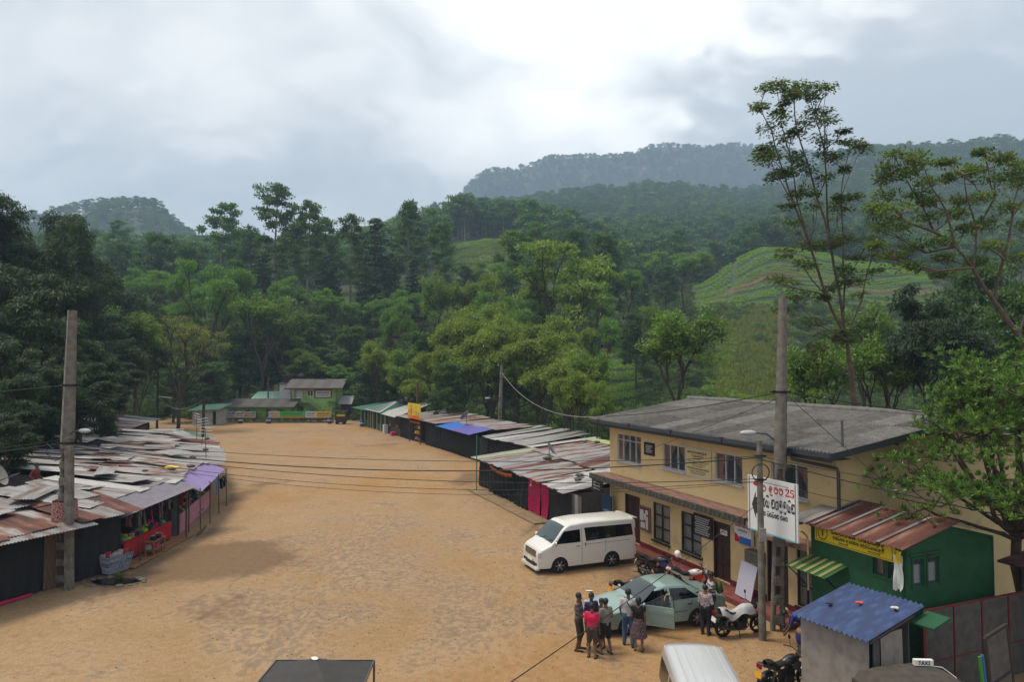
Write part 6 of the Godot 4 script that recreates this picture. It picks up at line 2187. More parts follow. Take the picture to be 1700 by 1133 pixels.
	part(o, "rail", mb, M.wood_dark)
	for q in [[Color(0.20, 0.50, 0.16), -0.85], [Color(0.12, 0.36, 0.62), -0.75]]:
		mb = MB.new()
		mb.box(tilt * V(q[1], 1.0, 0.3), V(0.06, 2.0, 0.05), tilt)
		var pp := part(self, "painted_pole", mb, plain(q[0], 0.6))
		pp.transform = o.transform
		tag(pp, ["green painted pole leaning with the old door", "blue painted pole leaning with the old door"][0 if q[1] < -0.8 else 1], "pole")
	# dark lean-to behind, at the frame edge
	o = thing("lean_to", "dark tin lean-to with maroon roof behind the sheet fence", "shed", T * V(17.4, 0, -3.4), Y)
	pbox(o, "wall", M.dark_sheet, V(2.2, 1.5, -1.5), V(4.4, 3.0, 3.0))
	pbox(o, "roof", noisy([[0.2, Color(0.17, 0.09, 0.10)], [0.8, Color(0.28, 0.16, 0.16)]], 1.5, 0.8, 66), V(2.2, 3.15, -1.3), V(5.0, 0.06, 3.8), Basis(Vector3.RIGHT, 0.12))

func func_sheet(a: Vector3, b: Vector3, h: float) -> MB:
	var mb := MB.new()
	var p := []
	for j in 7:
		var row := PackedVector3Array()
		for i in 9:
			var q := a.lerp(b, i / 8.0)
			row.append(q + V(0.03 * cloud_noise.get_noise_2d(i * 9.0, j * 9.0), h * j / 6.0, 0))
		p.append(row)
	mb.grid(p)
	return mb

func build_far_side() -> void:
	rng.seed = 801
	var lime := noisy([[0.1, Color(0.48, 0.62, 0.32)], [0.5, Color(0.58, 0.74, 0.39)], [0.9, Color(0.62, 0.78, 0.43)]], 3.0, 0.85, 81)
	var o := thing("green_house", "lime green two storey house with outside stair across the yard", "house", V(-34.9, 0, -109.5), 0.03)
	var W := 6.6
	var mb := MB.new()
	holed(mb, 0, W, 0, 5.0, 0.2, [[0.35, 3.0, 1.35, 4.75], [2.1, 3.7, 3.1, 4.75], [3.4, 3.55, 5.9, 4.75], [0.5, 0.2, 1.6, 2.2]])
	mb.box(V(W / 2, 2.5, -5.0), V(W, 5.0, 0.2))
	mb.box(V(0.1, 2.5, -2.5), V(0.2, 5.0, 4.6))
	mb.box(V(W - 0.1, 2.5, -2.5), V(0.2, 5.0, 4.6))
	part(o, "wall", mb, lime)
	pbox(o, "interior", M.room, V(W / 2, 2.5, -2.4), V(W - 0.5, 4.8, 0.1))
	pbox(o, "door", M.white_paint, V(0.85, 3.88, -0.1), V(0.96, 1.72, 0.06))
	for q in [[2.1, 3.7, 3.1, 4.75]]:
		var w := Node3D.new()
		w.name = "window"
		o.add_child(w, true)
		mb = MB.new()
		for x in [q[0] + 0.05, 2.6, q[2] - 0.05]:
			mb.box(V(x, (q[1] + q[3]) / 2, -0.02), V(0.1, q[3] - q[1], 0.08))
		mb.box(V(2.6, q[1] + 0.05, -0.02), V(0.9, 0.1, 0.07))
		mb.box(V(2.6, q[3] - 0.05, -0.02), V(0.9, 0.1, 0.07))
		part(w, "frame", mb, M.white_paint)
		for x in [2.35, 2.85]:
			pbox(w, "pane", plain(Color(0.30, 0.05, 0.10), 0.3), V(x, (q[1] + q[3]) / 2, -0.05), V(0.4, 0.9, 0.02))
	mb = MB.new()
	mb.box(V(4.65, 4.15, 0.02), V(2.4, 1.1, 0.05))
	var sgn := part(o, "sign_panel", mb, M.white_paint)
	mb = MB.new()
	for q in [[4.65, 4.75, 2.7, 0.14], [4.65, 3.55, 2.7, 0.14], [3.35, 4.15, 0.14, 1.06], [5.95, 4.15, 0.14, 1.06]]:
		mb.box(V(q[0], q[1], 0.03), V(q[2], q[3], 0.08))
	part(sgn, "frame", mb, M.red_dado)
	put_text(sgn, "abcedf", 0.24, 2.0, V(3.65, 4.2, 0.05), M.teal, 0.09)
	put_text(sgn, "cabdef", 0.16, 1.8, V(3.7, 3.85, 0.05), M.ink_black, 0.09)
	sheet_roof(o, -1.2, W + 1.3, 5.05, 1.1, 6.35, -2.5, 8, 1, [M.asbestos[1], M.asbestos[2]], 0.2, 0.03, 0.01)
	mb = MB.new()
	mb.quad(V(-1.2, 6.35, -2.5), V(W + 1.3, 6.35, -2.5), V(W + 1.3, 5.0, -6.0), V(-1.2, 5.0, -6.0))
	part(o, "rear_roof", mb, M.asbestos[1])
	mb = MB.new()
	mb.beam(V(-1.2, 5.0, 1.12), V(W + 1.3, 5.0, 1.12), 0.05, 0.2)
	mb.beam(V(-1.2, 5.0, 1.12), V(-1.2, 6.32, -2.5), 0.08, 0.2)
	part(o, "fascia", mb, M.red_dado)
	prod(o, "post", M.red_dado, V(-0.25, 2.2, 0.1), V(-0.25, 5.0, 0.9), 0.07)
	# landing, stair and rail
	pbox(o, "landing", M.concrete, V(1.0, 2.75, 0.6), V(2.6, 0.16, 1.2))
	for i in 10:
		pbox(o, "stair_step", M.concrete, V(2.5 + i * 0.28, 2.6 - i * 0.25, 0.7), V(0.3, 0.18, 0.9))
	for y in [0.5, 0.95]:
		mb = MB.new()
		mb.tube(PackedVector3Array([V(-0.2, 2.85 + y, 1.2), V(2.3, 2.85 + y, 1.2), V(5.4, 0.2 + y, 1.2)]), PackedFloat32Array([0.035, 0.035, 0.035]), 6)
		part(o, "hand_rail", mb, M.steel)
	pbox(o, "ledge", M.concrete, V(W - 0.3, 2.9, 0.6), V(1.6, 0.1, 1.0))
	# tank tower
	o = thing("tank_tower", "white walled tower carrying two black water tanks", "tower", V(-38.4, 0, -113), 0.02)
	pbox(o, "wall", noisy([[0.1, Color(0.66, 0.66, 0.65)], [0.6, Color(0.80, 0.81, 0.82)]], 2.5, 0.9, 82), V(1.8, 2.8, -1.2), V(3.6, 5.6, 2.4))
	pbox(o, "roof_slab", M.concrete, V(1.8, 5.7, -1.2), V(4.0, 0.2, 2.8))
	water_tank(V(-37.3, 5.8, -114.2), 0.72, 1.6, "black water tank on the white tower behind the green house")
	water_tank(V(-35.2, 5.8, -114.2), 0.72, 1.5, "black water tank between the tower and the green house roof")
	# low building with grey roof
	o = thing("low_hall", "long low green hall with mossy grey roof behind the banners", "building", V(-45.0, 0, -106.6), 0.02)
	mb = MB.new()
	holed(mb, 0, 10.6, 0, 2.2, 0.2, [[6.6, 0.1, 7.5, 1.9], [8.4, 0.8, 9.6, 1.8], [1.0, 0.8, 2.4, 1.8], [3.4, 0.8, 4.8, 1.8]])
	mb.box(V(5.3, 1.1, -5), V(10.6, 2.2, 0.2))
	part(o, "wall", mb, lime)
	pbox(o, "interior", M.room, V(5.3, 1.1, -2.5), V(10.2, 2.0, 0.1))
	sheet_roof(o, -0.4, 11.2, 2.25, 1.0, 3.3, -2.5, 11, 1, [M.asbestos[0], M.asbestos[1]], 0.2, 0.03, 0.01)
	o = thing("pale_roof_shed", "pale green tin roofed shed behind the low hall", "shed", V(-43.0, 0, -114.0), 0.02)
	pbox(o, "wall", M.grey_sheet, V(2.8, 1.6, -1.5), V(5.8, 3.2, 3.0))
	sheet_roof(o, -0.3, 6.2, 3.2, 0.5, 4.2, -2.6, 5, 1, [noisy([[0.2, Color(0.45, 0.60, 0.55)], [0.8, Color(0.56, 0.70, 0.65)]], 2.0, 0.6, 83)], 0.2, 0.03, 0.01)
	o = thing("white_annex", "white tin roofed annex at the right side of the green house", "shed", V(-27.6, 0, -110.0), 0.02)
	pbox(o, "wall", M.wood_dark, V(0.8, 1.3, -1.2), V(1.6, 2.6, 2.2))
	pbox(o, "roof", M.white_tin, V(0.8, 3.1, -0.8), V(2.2, 0.06, 2.6), Basis(Vector3.RIGHT, 0.5))
	# white walled shed at the left
	o = thing("white_shed", "small whitewashed shed with green tin roof at the yard's far corner", "shed", V(-46.4, 0, -99.5), -0.05)
	mb = MB.new()
	holed(mb, 0, 3.6, 0, 2.3, 0.15, [[3.0, 0.1, 3.5, 2.0]])
	mb.box(V(1.8, 1.15, -3.0), V(3.6, 2.3, 0.15))
	mb.box(V(0.07, 1.15, -1.55), V(0.14, 2.3, 2.7))
	mb.box(V(3.53, 1.15, -1.55), V(0.14, 2.3, 2.7))
	part(o, "wall", mb, noisy([[0.1, Color(0.50, 0.48, 0.45)], [0.6, Color(0.68, 0.67, 0.65)]], 2.5, 0.9, 84))
	pbox(o, "roof", M.green_tarp, V(2.0, 2.55, -1.3), V(4.9, 0.06, 4.2), Basis(Vector3.RIGHT, 0.16) * Basis(Vector3.BACK, 0.05))
	# fence with hedge and banners
	o = thing("mesh_fence", "wire fence with thin posts in front of the low green hall", "fence", V(-45.0, 0, -103.2), 0.03)
	for i in 12:
		prod(o, "post", M.steel, V(i * 1.62, 0, 0), V(i * 1.62, 1.9, 0), 0.04, 6)
	for k in 5:
		prod(o, "wire", M.steel, V(0, 0.2 + k * 0.32, 0), V(17.9, 0.2 + k * 0.32, 0), 0.012, 4)
	pbox(o, "kerb", M.concrete, V(9.0, 0.12, -0.15), V(18.0, 0.24, 0.15))
	var ban := [
		["long banner in yellow and blue panels with a round orange badge on the wire fence", -44.7, 3.0, [[0.0, 0.5, Color(0.80, 0.62, 0.10)], [0.5, 0.5, Color(0.62, 0.66, 0.72)]]],
		["white banner with green and grey print beside the yellow one on the fence", -41.6, 3.0, [[0.0, 0.4, Color(0.70, 0.72, 0.70)], [0.4, 0.6, Color(0.55, 0.62, 0.55)]]],
		["long green banner with white and red print on the right part of the fence", -36.6, 5.4, [[0.0, 0.3, Color(0.62, 0.68, 0.62)], [0.3, 0.7, Color(0.22, 0.60, 0.16)]]],
		["yellow and white banner at the right end of the wire fence", -31.1, 3.9, [[0.0, 0.4, Color(0.66, 0.72, 0.76)], [0.4, 0.6, Color(0.74, 0.66, 0.20)]]]]
	rng.seed = 805
	for q in ban:
		var b := thing("banner", q[0], "banner", V(q[1], 0.78, -103.05), 0.03)
		for seg in q[3]:
			mb = MB.new()
			var w: float = q[2] * seg[1]
			mb.box(V(q[2] * seg[0] + w / 2, 0.5, 0), V(w, 1.0, 0.02))
			part(b, "panel", mb, plain(seg[2], 0.6))
			put_text(b, "abcedfg".substr(rng.randi() % 3, 4), 0.24, w * 0.7, V(q[2] * seg[0] + w * 0.12, 0.55, 0.014), [M.ink_red, M.ink_black, M.teal][rng.randi() % 3], 0.1)
			put_text(b, "cabdefgh".substr(rng.randi() % 3, 5), 0.15, w * 0.8, V(q[2] * seg[0] + w * 0.1, 0.25, 0.014), [M.ink_red, M.signblue, M.ink_black][rng.randi() % 3], 0.1)
			pbox(b, "band", M.orange, V(q[2] * seg[0] + w * 0.5, 0.06, 0.014), V(w * 0.96, 0.1, 0.006))
			mb = MB.new()
			mb.lathe(V(q[2] * seg[0] + w * 0.85, 0.72, 0.011), Vector3.BACK, [Vector2(0, 0.006), Vector2(0.16, 0.006), Vector2(0.16, 0)], 12)
			part(b, "badge", mb, [M.orange, M.signblue, M.ink_red][rng.randi() % 3])
	# hedge of climbing plants on the fence
	rng.seed = 806
	for i in 14:
		var x := -44.2 + i * 1.25
		var s := put_tree("bushy_shrub", i % 2, x, -104.2, 1.3 + 0.7 * rng.randf(), 1.6, "climbing hedge plant along the wire fence", "hedge plants on the wire fence")
		s.position.y = -0.1
	barrel(V(-36.3, 0, -102.2), Color(0.08, 0.22, 0.48), "blue and white barrel at the middle of the wire fence")
	barrel(V(-27.2, 0, -102.2), Color(0.10, 0.22, 0.46), "blue barrel at the right end of the wire fence")
	barrel(V(-40.6, 0, -102.4), Color(0.05, 0.22, 0.16), "dark green barrel below the banners")
	# maroon cart at the lane
	o = thing("vendor_cart", "small maroon roofed cart parked where the lane leaves the yard", "cart", V(-26.0, 0, -101.5), 0.1)
	pbox(o, "body", plain(Color(0.24, 0.07, 0.09), 0.6), V(0.7, 0.7, 0), V(1.5, 0.9, 1.0))
	pbox(o, "roof", M.wood_dark, V(0.7, 1.95, 0), V(1.9, 0.08, 1.4))
	for x in [0.0, 1.4]:
		for z in [-0.45, 0.45]:
			prod(o, "post", M.wood, V(x, 1.1, z), V(x, 1.95, z), 0.03)
	pbox(o, "board", M.yellow, V(0.7, 1.3, 0.4), V(1.2, 0.3, 0.05))
	for x in [0.2, 1.2]:
		mb = MB.new()
		mb.lathe(V(x, 0.28, 0.5), Vector3.BACK, [Vector2(0, 0), Vector2(0.28, 0), Vector2(0.28, 0.1), Vector2(0, 0.1)], 14)
		part(o, "wheel", mb, M.rubber)
	# small house up the hill
	var hy := ground_at(31.5, -176.0)
	o = thing("hill_house", "small white house with dark gabled roof up on the hillside", "house", V(29.6, hy - 0.2, -176), 0.0)
	mb = MB.new()
	holed(mb, 0, 5.6, 0, 2.6, 0.2, [[0.8, 0.9, 1.6, 2.0], [3.4, 0.9, 4.3, 2.0]])
	mb.box(V(2.8, 1.3, -4), V(5.6, 2.6, 0.2))
	part(o, "wall", mb, M.white_paint)
	pbox(o, "interior", M.room, V(2.8, 1.3, -2), V(5.4, 2.4, 0.1))
	mb = MB.new()
	mb.quad(V(-0.5, 2.5, 0.8), V(-0.5, 4.0, -2), V(6.1, 4.0, -2), V(6.1, 2.5, 0.8))
	mb.quad(V(6.1, 2.5, -4.8), V(6.1, 4.0, -2), V(-0.5, 4.0, -2), V(-0.5, 2.5, -4.8))
	part(o, "roof", mb, M.asbestos[0])
	mb = MB.new()
	mb.plate(V(3.0, 2.4, 0.85), Vector3.RIGHT, Vector3.UP, PackedVector2Array([Vector2(0, 0), Vector2(2.4, 0), Vector2(1.2, 1.2)]), 0.1)
	part(o, "porch_gable", mb, M.wood_dark)

# x runs from the nose (0) to the tail, y up, z to the side; spec holds the outline
func prof(pts: Array, x: float) -> float:
	var i := 0
	while i < pts.size() - 2 and x > pts[i + 1][0]:
		i += 1
	var t: float = clampf((x - pts[i][0]) / maxf(pts[i + 1][0] - pts[i][0], 1e-5), 0, 1)
	var t2 := t * t * (3 - 2 * t)
	return lerpf(pts[i][1], pts[i + 1][1], lerpf(t, t2, 0.35))

func body_w(s: Dictionary, x: float, y: float) -> float:
	var w: float = s.w
	var L: float = s.l
	if x < s.nose:
		w -= s.nose_in * pow(1.0 - x / s.nose, 2.2)
	if x > L - s.tail:
		w -= s.tail_in * pow((x - L + s.tail) / s.tail, 2.2)
	if y > s.belt:
		w -= s.tumble * pow((y - s.belt) / (s.h - s.belt), 1.25)
	elif y < 0.55:
		w -= 0.05 * pow((0.55 - y) / 0.4, 2.0)
	# a crease below the waist
	w += 0.012 * exp(-pow((y - s.belt + 0.14) / 0.04, 2.0))
	return w

func body_bottom(s: Dictionary, x: float) -> float:
	var b: float = s.sill
	for a in s.arch:
		var d: float = absf(x - a)
		if d < s.ar:
			b = maxf(b, s.wr + sqrt(s.ar * s.ar - d * d) - 0.02)
	return b

func vehicle_body(s: Dictionary, hole := []) -> MB:
	var mb := MB.new()
	var xs := []
	var x := 0.0
	while x < s.l:
		xs.append(x)
		x += 0.045
	xs.append(s.l)
	for a in s.arch:
		xs.append(a - s.ar + 0.001)
		xs.append(a + s.ar - 0.001)
	xs.sort()
	var rows := []
	for q in xs:
		rows.append(body_section(s, q))
	if hole.is_empty():
		mb.grid(rows)
	else:
		# near side left open where the door has swung out
		var k: int = rows[0].size()
		var full := MB.new()
		full.grid(rows)
		for i in range(0, full.v.size(), 3):
			var c := (full.v[i] + full.v[i + 1] + full.v[i + 2]) / 3.0
			if c.z > 0.4 and c.x > hole[0] and c.x < hole[2] and c.y > hole[1] and c.y < hole[3]:
				continue
			for j in 3:
				mb.v.append(full.v[i + j]); mb.n.append(full.n[i + j]); mb.c.append(Color.WHITE)
	var f := PackedVector3Array(rows[0])
	mb.poly(f)
	var e := PackedVector3Array()
	var lr: PackedVector3Array = rows[rows.size() - 1]
	for i in lr.size():
		e.append(lr[lr.size() - 1 - i])
	mb.poly(e)
	return mb

func body_section(s: Dictionary, x: float) -> PackedVector3Array:
	var yt := prof(s.top, x)
	var yb := body_bottom(s, x)
	var r: float = minf(s.round, (yt - yb) * 0.45)
	var half := PackedVector2Array()
	for i in 11:
		var y := lerpf(yb, yt - r, i / 10.0)
		half.append(Vector2(body_w(s, x, y), y))
	var wt: float = half[10].x
	for i in range(1, 9):
		var a := PI / 2 * i / 8.0
		half.append(Vector2(lerpf(wt - r * 1.3, wt, cos(a)) if i < 8 else wt - r * 1.3, yt - r + r * sin(a)))
	for i in range(1, 5):
		half.append(Vector2((wt - r * 1.3) * (1.0 - i / 4.0), yt + s.camber * (1.0 - pow(1.0 - i / 4.0, 2.0))))
	var out := PackedVector3Array()
	for i in half.size():
		out.append(V(x, half[i].y, half[i].x))
	for i in range(half.size() - 2, -1, -1):
		out.append(V(x, half[i].y, -half[i].x))
	return out

# glass or trim on the side of a body: outline in x, y filled as a grid and laid just proud of the skin
func side_patch(s: Dictionary, tl: Vector2, tr: Vector2, br: Vector2, bl: Vector2, side: float, off := 0.006, n := 8) -> MB:
	var mb := MB.new()
	var rows := []
	for j in n + 1:
		var row := PackedVector3Array()
		for i in n + 1:
			var q := tl.lerp(tr, float(i) / n).lerp(bl.lerp(br, float(i) / n), float(j) / n)
			row.append(V(q.x, q.y, side * (body_w(s, q.x, q.y) + off)))
		rows.append(row)
	if side < 0:
		rows.reverse()
	mb.grid(rows)
	return mb

# glass on a sloping face between two stations
func slope_patch(s: Dictionary, x0: float, x1: float, in0: float, in1: float, off := 0.008) -> MB:
	var mb := MB.new()
	var rows := []
	for j in 11:
		var x := lerpf(x0, x1, j / 10.0)
		var row := PackedVector3Array()
		var yt := prof(s.top, x)
		var r: float = s.round
		var ww := body_w(s, x, yt - r) - r * 1.3 - lerpf(in0, in1, j / 10.0)
		var sl := (prof(s.top, x + 0.02) - prof(s.top, x - 0.02)) / 0.04
		var nn := V(-sl, 1, 0).normalized() * off
		for i in 11:
			var u := i / 5.0 - 1.0
			row.append(V(x, yt + s.camber * (1.0 - u * u * 0.9), u * ww) + nn)
		rows.append(row)
	mb.grid(rows)
	return mb

func wheel(o: Node3D, p: Vector3, r: float, w: float, side: float, spokes := 5) -> void:
	var n := Node3D.new()
	n.name = "wheel"
	o.add_child(n, true)
	n.position = p
	var mb := MB.new()
	mb.lathe(Vector3.ZERO, V(0, 0, side), [Vector2(r * 0.62, -w / 2), Vector2(r * 0.93, -w / 2), Vector2(r, -w * 0.36), Vector2(r, w * 0.36), Vector2(r * 0.94, w / 2), Vector2(r * 0.66, w / 2), Vector2(r * 0.64, w * 0.3)], 24)
	part(n, "tyre", mb, M.rubber)
	mb = MB.new()
	mb.lathe(Vector3.ZERO, V(0, 0, side), [Vector2(0, w * 0.10), Vector2(r * 0.6, w * 0.05), Vector2(r * 0.62, w * 0.38), Vector2(r * 0.67, w * 0.5)], 20)
	part(n, "rim", mb, plain(Color(0.10, 0.10, 0.11), 0.5, 0.3))
	for k in spokes:
		var a := TAU * k / spokes
		mb = MB.new()
		var d := V(cos(a), sin(a), 0)
		mb.beam(d * r * 0.1 + V(0, 0, side * w * 0.42), d * r * 0.64 + V(0, 0, side * w * 0.46), r * 0.17, 0.03, V(0, 0, side))
		part(n, "spoke", mb, plain(Color(0.50, 0.51, 0.53), 0.35, 0.7))
	mb = MB.new()
	mb.lathe(V(0, 0, side * w * 0.4), V(0, 0, side), [Vector2(r * 0.16, 0), Vector2(r * 0.14, 0.03), Vector2(0, 0.035)], 10)
	part(n, "hub_cap", mb, M.chrome)

func car_paint(c: Color, metal := 0.0) -> StandardMaterial3D:
	var m := plain(c, 0.38, metal)
	m.clearcoat_enabled = true
	m.clearcoat = 0.7
	m.clearcoat_roughness = 0.12
	return m

func build_van() -> void:
	var s := {l = 4.84, w = 0.93, h = 2.12, belt = 1.15, nose = 0.7, nose_in = 0.13, tail = 0.3, tail_in = 0.05, tumble = 0.12, sill = 0.26, round = 0.11, camber = 0.035, arch = [0.98, 3.55], ar = 0.40, wr = 0.33,
		top = [[0.0, 0.86], [0.05, 0.99], [0.16, 1.08], [0.50, 1.22], [0.58, 1.27], [1.28, 1.93], [1.5, 2.03], [2.3, 2.09], [4.4, 2.08], [4.72, 2.04], [4.84, 1.98]]}
	var yaw := 0.385
	var X := V(cos(yaw), 0, -sin(yaw))
	var Z := V(sin(yaw), 0, cos(yaw))
	var o := thing("white_van", "white passenger van with dark windows parked by the yellow building", "van", V(2.0, 0, -28.68) - X * 0.98 - Z * 0.83, yaw)
	o.scale = Vector3.ONE * 0.96
	var paint := car_paint(Color(0.78, 0.77, 0.75))
	part(o, "body", vehicle_body(s), paint)
	var mb := MB.new()
	mb.box(V(2.42, 0.42, 0), V(4.5, 0.36, 1.46))
	part(o, "underbody", mb, M.rubber)
	part(o, "windscreen", slope_patch(s, 0.62, 1.30, -0.06, -0.03), plain(Color(0.20, 0.25, 0.27), 0.05))
	var dg: StandardMaterial3D = M.dark_glass
	for sd in [1.0, -1.0]:
		part(o, "door_window", side_patch(s, Vector2(1.20, 1.76), Vector2(1.98, 1.80), Vector2(1.98, 1.26), Vector2(0.78, 1.26), sd), dg)
		part(o, "rear_window", side_patch(s, Vector2(2.20, 1.84), Vector2(4.60, 1.82), Vector2(4.66, 1.33), Vector2(2.26, 1.27), sd), dg)
		part(o, "door_seam", side_patch(s, Vector2(2.05, 1.85), Vector2(2.065, 1.85), Vector2(2.065, 0.35), Vector2(2.05, 0.35), sd, 0.003), M.rubber)
		part(o, "door_seam", side_patch(s, Vector2(3.22, 1.25), Vector2(3.235, 1.25), Vector2(3.235, 0.72), Vector2(3.22, 0.72), sd, 0.003), M.rubber)
		part(o, "slide_rail", side_patch(s, Vector2(2.1, 1.15), Vector2(4.5, 1.15), Vector2(4.5, 1.125), Vector2(2.1, 1.125), sd, 0.004), plain(Color(0.5, 0.5, 0.5), 0.5))
		pbox(o, "door_handle", M.chrome, V(1.85, 1.10, sd * 0.95), V(0.18, 0.035, 0.03))
		pbox(o, "door_handle", M.chrome, V(2.22, 1.14, sd * 0.95), V(0.04, 0.16, 0.03))
		mb = MB.new()
		mb.ball(V(0.74, 1.30, sd * 1.03), V(0.06, 0.10, 0.10), 8)
		mb.rod(V(0.78, 1.26, sd * 0.88), V(0.75, 1.28, sd * 1.0), 0.02)
		part(o, "wing_mirror", mb, M.chrome if sd > 0 else paint)
		pbox(o, "headlight", plain(Color(0.72, 0.74, 0.76), 0.1, 0.3), V(0.13, 0.84, sd * 0.72), V(0.16, 0.19, 0.30), Basis(Vector3.UP, sd * -0.45))
		pbox(o, "tail_light", plain(Color(0.50, 0.03, 0.05), 0.2), V(4.81, 1.2, sd * 0.83), V(0.06, 0.85, 0.12))
		mb = MB.new()
		mb.lathe(V(0.0, 0.42, sd * 0.62), V(-1, 0, 0), [Vector2(0.07, 0), Vector2(0.06, 0.04), Vector2(0, 0.045)], 10)
		part(o, "fog_lamp", mb, M.black_metal)
		for x in s.arch:
			wheel(o, V(x, s.wr, sd * 0.82), s.wr, 0.20, sd, 6)
	for k in 3:
		pbox(o, "grille_bar", M.chrome, V(0.005, 0.74 + k * 0.085, 0), V(0.05, 0.04, 1.05))
	pbox(o, "grille", M.black_metal, V(0.01, 0.83, 0), V(0.03, 0.28, 1.1))
	pbox(o, "air_intake", M.black_metal, V(0.0, 0.40, 0), V(0.06, 0.16, 0.95))
	mb = MB.new()
	mb.box(V(-0.03, 0.53, 0), V(0.02, 0.11, 0.5))
	var pl := part(o, "number_plate", mb, M.paper)
	pbeam(o, "front_spoiler", paint, V(-0.02, 0.25, -0.82), V(-0.02, 0.25, 0.82), 0.16, 0.09)
	pbox(o, "rear_spoiler", paint, V(4.86, 2.04, 0), V(0.26, 0.05, 1.5), Basis(Vector3.BACK, -0.12))
	for q in [-0.35, 0.3]:
		prod(o, "wiper", M.black_metal, V(0.60, 1.31, q), V(0.72, 1.44, q + 0.45), 0.012, 5)

func build_car() -> void:
	var s := {l = 4.5, w = 0.85, h = 1.40, belt = 0.90, nose = 0.6, nose_in = 0.14, tail = 0.6, tail_in = 0.08, tumble = 0.24, sill = 0.24, round = 0.07, camber = 0.03, arch = [0.86, 3.40], ar = 0.35, wr = 0.30,
		top = [[0.0, 0.62], [0.06, 0.70], [0.30, 0.77], [1.20, 0.91], [1.32, 0.95], [2.0, 1.33], [2.35, 1.39], [2.9, 1.375], [3.2, 1.31], [3.72, 1.03], [3.82, 0.99], [4.36, 0.95], [4.5, 0.86]]}
	var yaw := 0.30
	var o := thing("green_sedan", "pale metallic green sedan with its front door open", "car", V(2.63, 0, -22.62), yaw)
	var paint := car_paint(Color(0.50, 0.59, 0.575), 0.3)
	part(o, "body", vehicle_body(s, [1.30, 0.34, 2.36, 1.27]), paint)
	var mb := MB.new()
	mb.box(V(2.2, 0.30, 0), V(4.0, 0.16, 1.36))
	part(o, "floor_pan", mb, M.rubber)
	var dg: StandardMaterial3D = M.dark_glass
	part(o, "windscreen", slope_patch(s, 1.36, 2.02, -0.02, 0.0), plain(Color(0.20, 0.23, 0.24), 0.05))
	part(o, "rear_screen", slope_patch(s, 3.16, 3.74, 0.0, -0.02), plain(Color(0.08, 0.10, 0.11), 0.05))
	for sd in [1.0, -1.0]:
		if sd < 0:
			part(o, "door_window", side_patch(s, Vector2(2.02, 1.27), Vector2(2.34, 1.30), Vector2(2.34, 0.95), Vector2(1.48, 0.95), sd), dg)
		part(o, "rear_door_window", side_patch(s, Vector2(2.42, 1.30), Vector2(3.02, 1.27), Vector2(3.46, 0.97), Vector2(2.42, 0.95), sd), dg)
		part(o, "door_seam", side_patch(s, Vector2(2.38, 0.93), Vector2(2.395, 0.93), Vector2(2.395, 0.32), Vector2(2.38, 0.32), sd, 0.003), M.rubber)
		part(o, "door_seam", side_patch(s, Vector2(3.18, 0.93), Vector2(3.195, 0.93), Vector2(3.06, 0.40), Vector2(3.045, 0.40), sd, 0.003), M.rubber)
		part(o, "rub_strip", side_patch(s, Vector2(2.42, 0.60), Vector2(3.0, 0.60), Vector2(3.0, 0.56), Vector2(2.42, 0.56), sd, 0.012), plain(Color(0.33, 0.39, 0.39), 0.5))
		pbox(o, "door_handle", M.chrome, V(3.08, 0.80, sd * 0.865), V(0.16, 0.035, 0.03))
		pbox(o, "headlight", plain(Color(0.70, 0.72, 0.72), 0.08, 0.3), V(0.09, 0.645, sd * 0.56), V(0.12, 0.12, 0.36), Basis(Vector3.UP, sd * -0.28))
		pbox(o, "tail_light", plain(Color(0.48, 0.04, 0.05), 0.2), V(4.46, 0.74, sd * 0.60), V(0.08, 0.15, 0.34))
		for x in s.arch:
			wheel(o, V(x, s.wr, sd * 0.74), s.wr, 0.18, sd, 7)
	mb = MB.new()
	mb.ball(V(1.42, 0.99, -0.93), V(0.05, 0.06, 0.09), 7)
	part(o, "wing_mirror", mb, paint)
	pbox(o, "grille", M.black_metal, V(0.02, 0.64, 0), V(0.05, 0.11, 0.7))
	pbox(o, "front_bumper", paint, V(0.0, 0.43, 0), V(0.14, 0.16, 1.44))
	pbox(o, "rear_bumper", paint, V(4.50, 0.47, 0), V(0.14, 0.2, 1.5))
	for q in [-0.3, 0.25]:
		prod(o, "wiper", M.black_metal, V(1.33, 0.985, q), V(1.42, 1.035, q + 0.42), 0.01, 5)
	# cabin: seats and dash seen through the open doorway
	var seat := plain(Color(0.20, 0.20, 0.21), 0.9)
	for z in [0.36, -0.36]:
		mb = MB.new()
		mb.ball(V(1.95, 0.52, z), V(0.28, 0.12, 0.24), 8)
		mb.ball(V(2.26, 0.82, z), V(0.11, 0.34, 0.23), 8)
		mb.ball(V(2.30, 1.16, z), V(0.06, 0.10, 0.13), 6)
		part(o, "seat", mb, seat)
	pbox(o, "dashboard", M.black_metal, V(1.38, 0.78, 0), V(0.2, 0.24, 1.4))
	pbox(o, "inner_lining", seat, V(2.0, 0.62, -0.76), V(1.1, 0.6, 0.03))
	# open door hinged at its front edge
	var d := Node3D.new()
	d.name = "front_door"
	o.add_child(d, true)
	var hz := body_w(s, 1.30, 0.7)
	d.position = V(1.30, 0, hz)
	d.rotation.y = -0.72
	mb = MB.new()
	var rows := []
	var rows2 := []
	for j in 9:
		var y := lerpf(0.32, 0.93, j / 8.0)
		var a := PackedVector3Array()
		var b := PackedVector3Array()
		for i in 9:
			var x := lerpf(0.0, 1.06, i / 8.0)
			var z := body_w(s, 1.30 + x, y) - hz
			a.append(V(x, y, z))
			b.append(V(x, y, z - 0.09))
		rows.append(a)
		rows2.append(b)
	rows.reverse()
	mb.grid(rows)
	mb.grid(rows2)
	mb.box(V(1.06, 0.62, -0.05), V(0.015, 0.6, 0.09))
	mb.box(V(0.53, 0.93, -0.05), V(1.06, 0.02, 0.09))
	part(d, "door_skin", mb, paint)
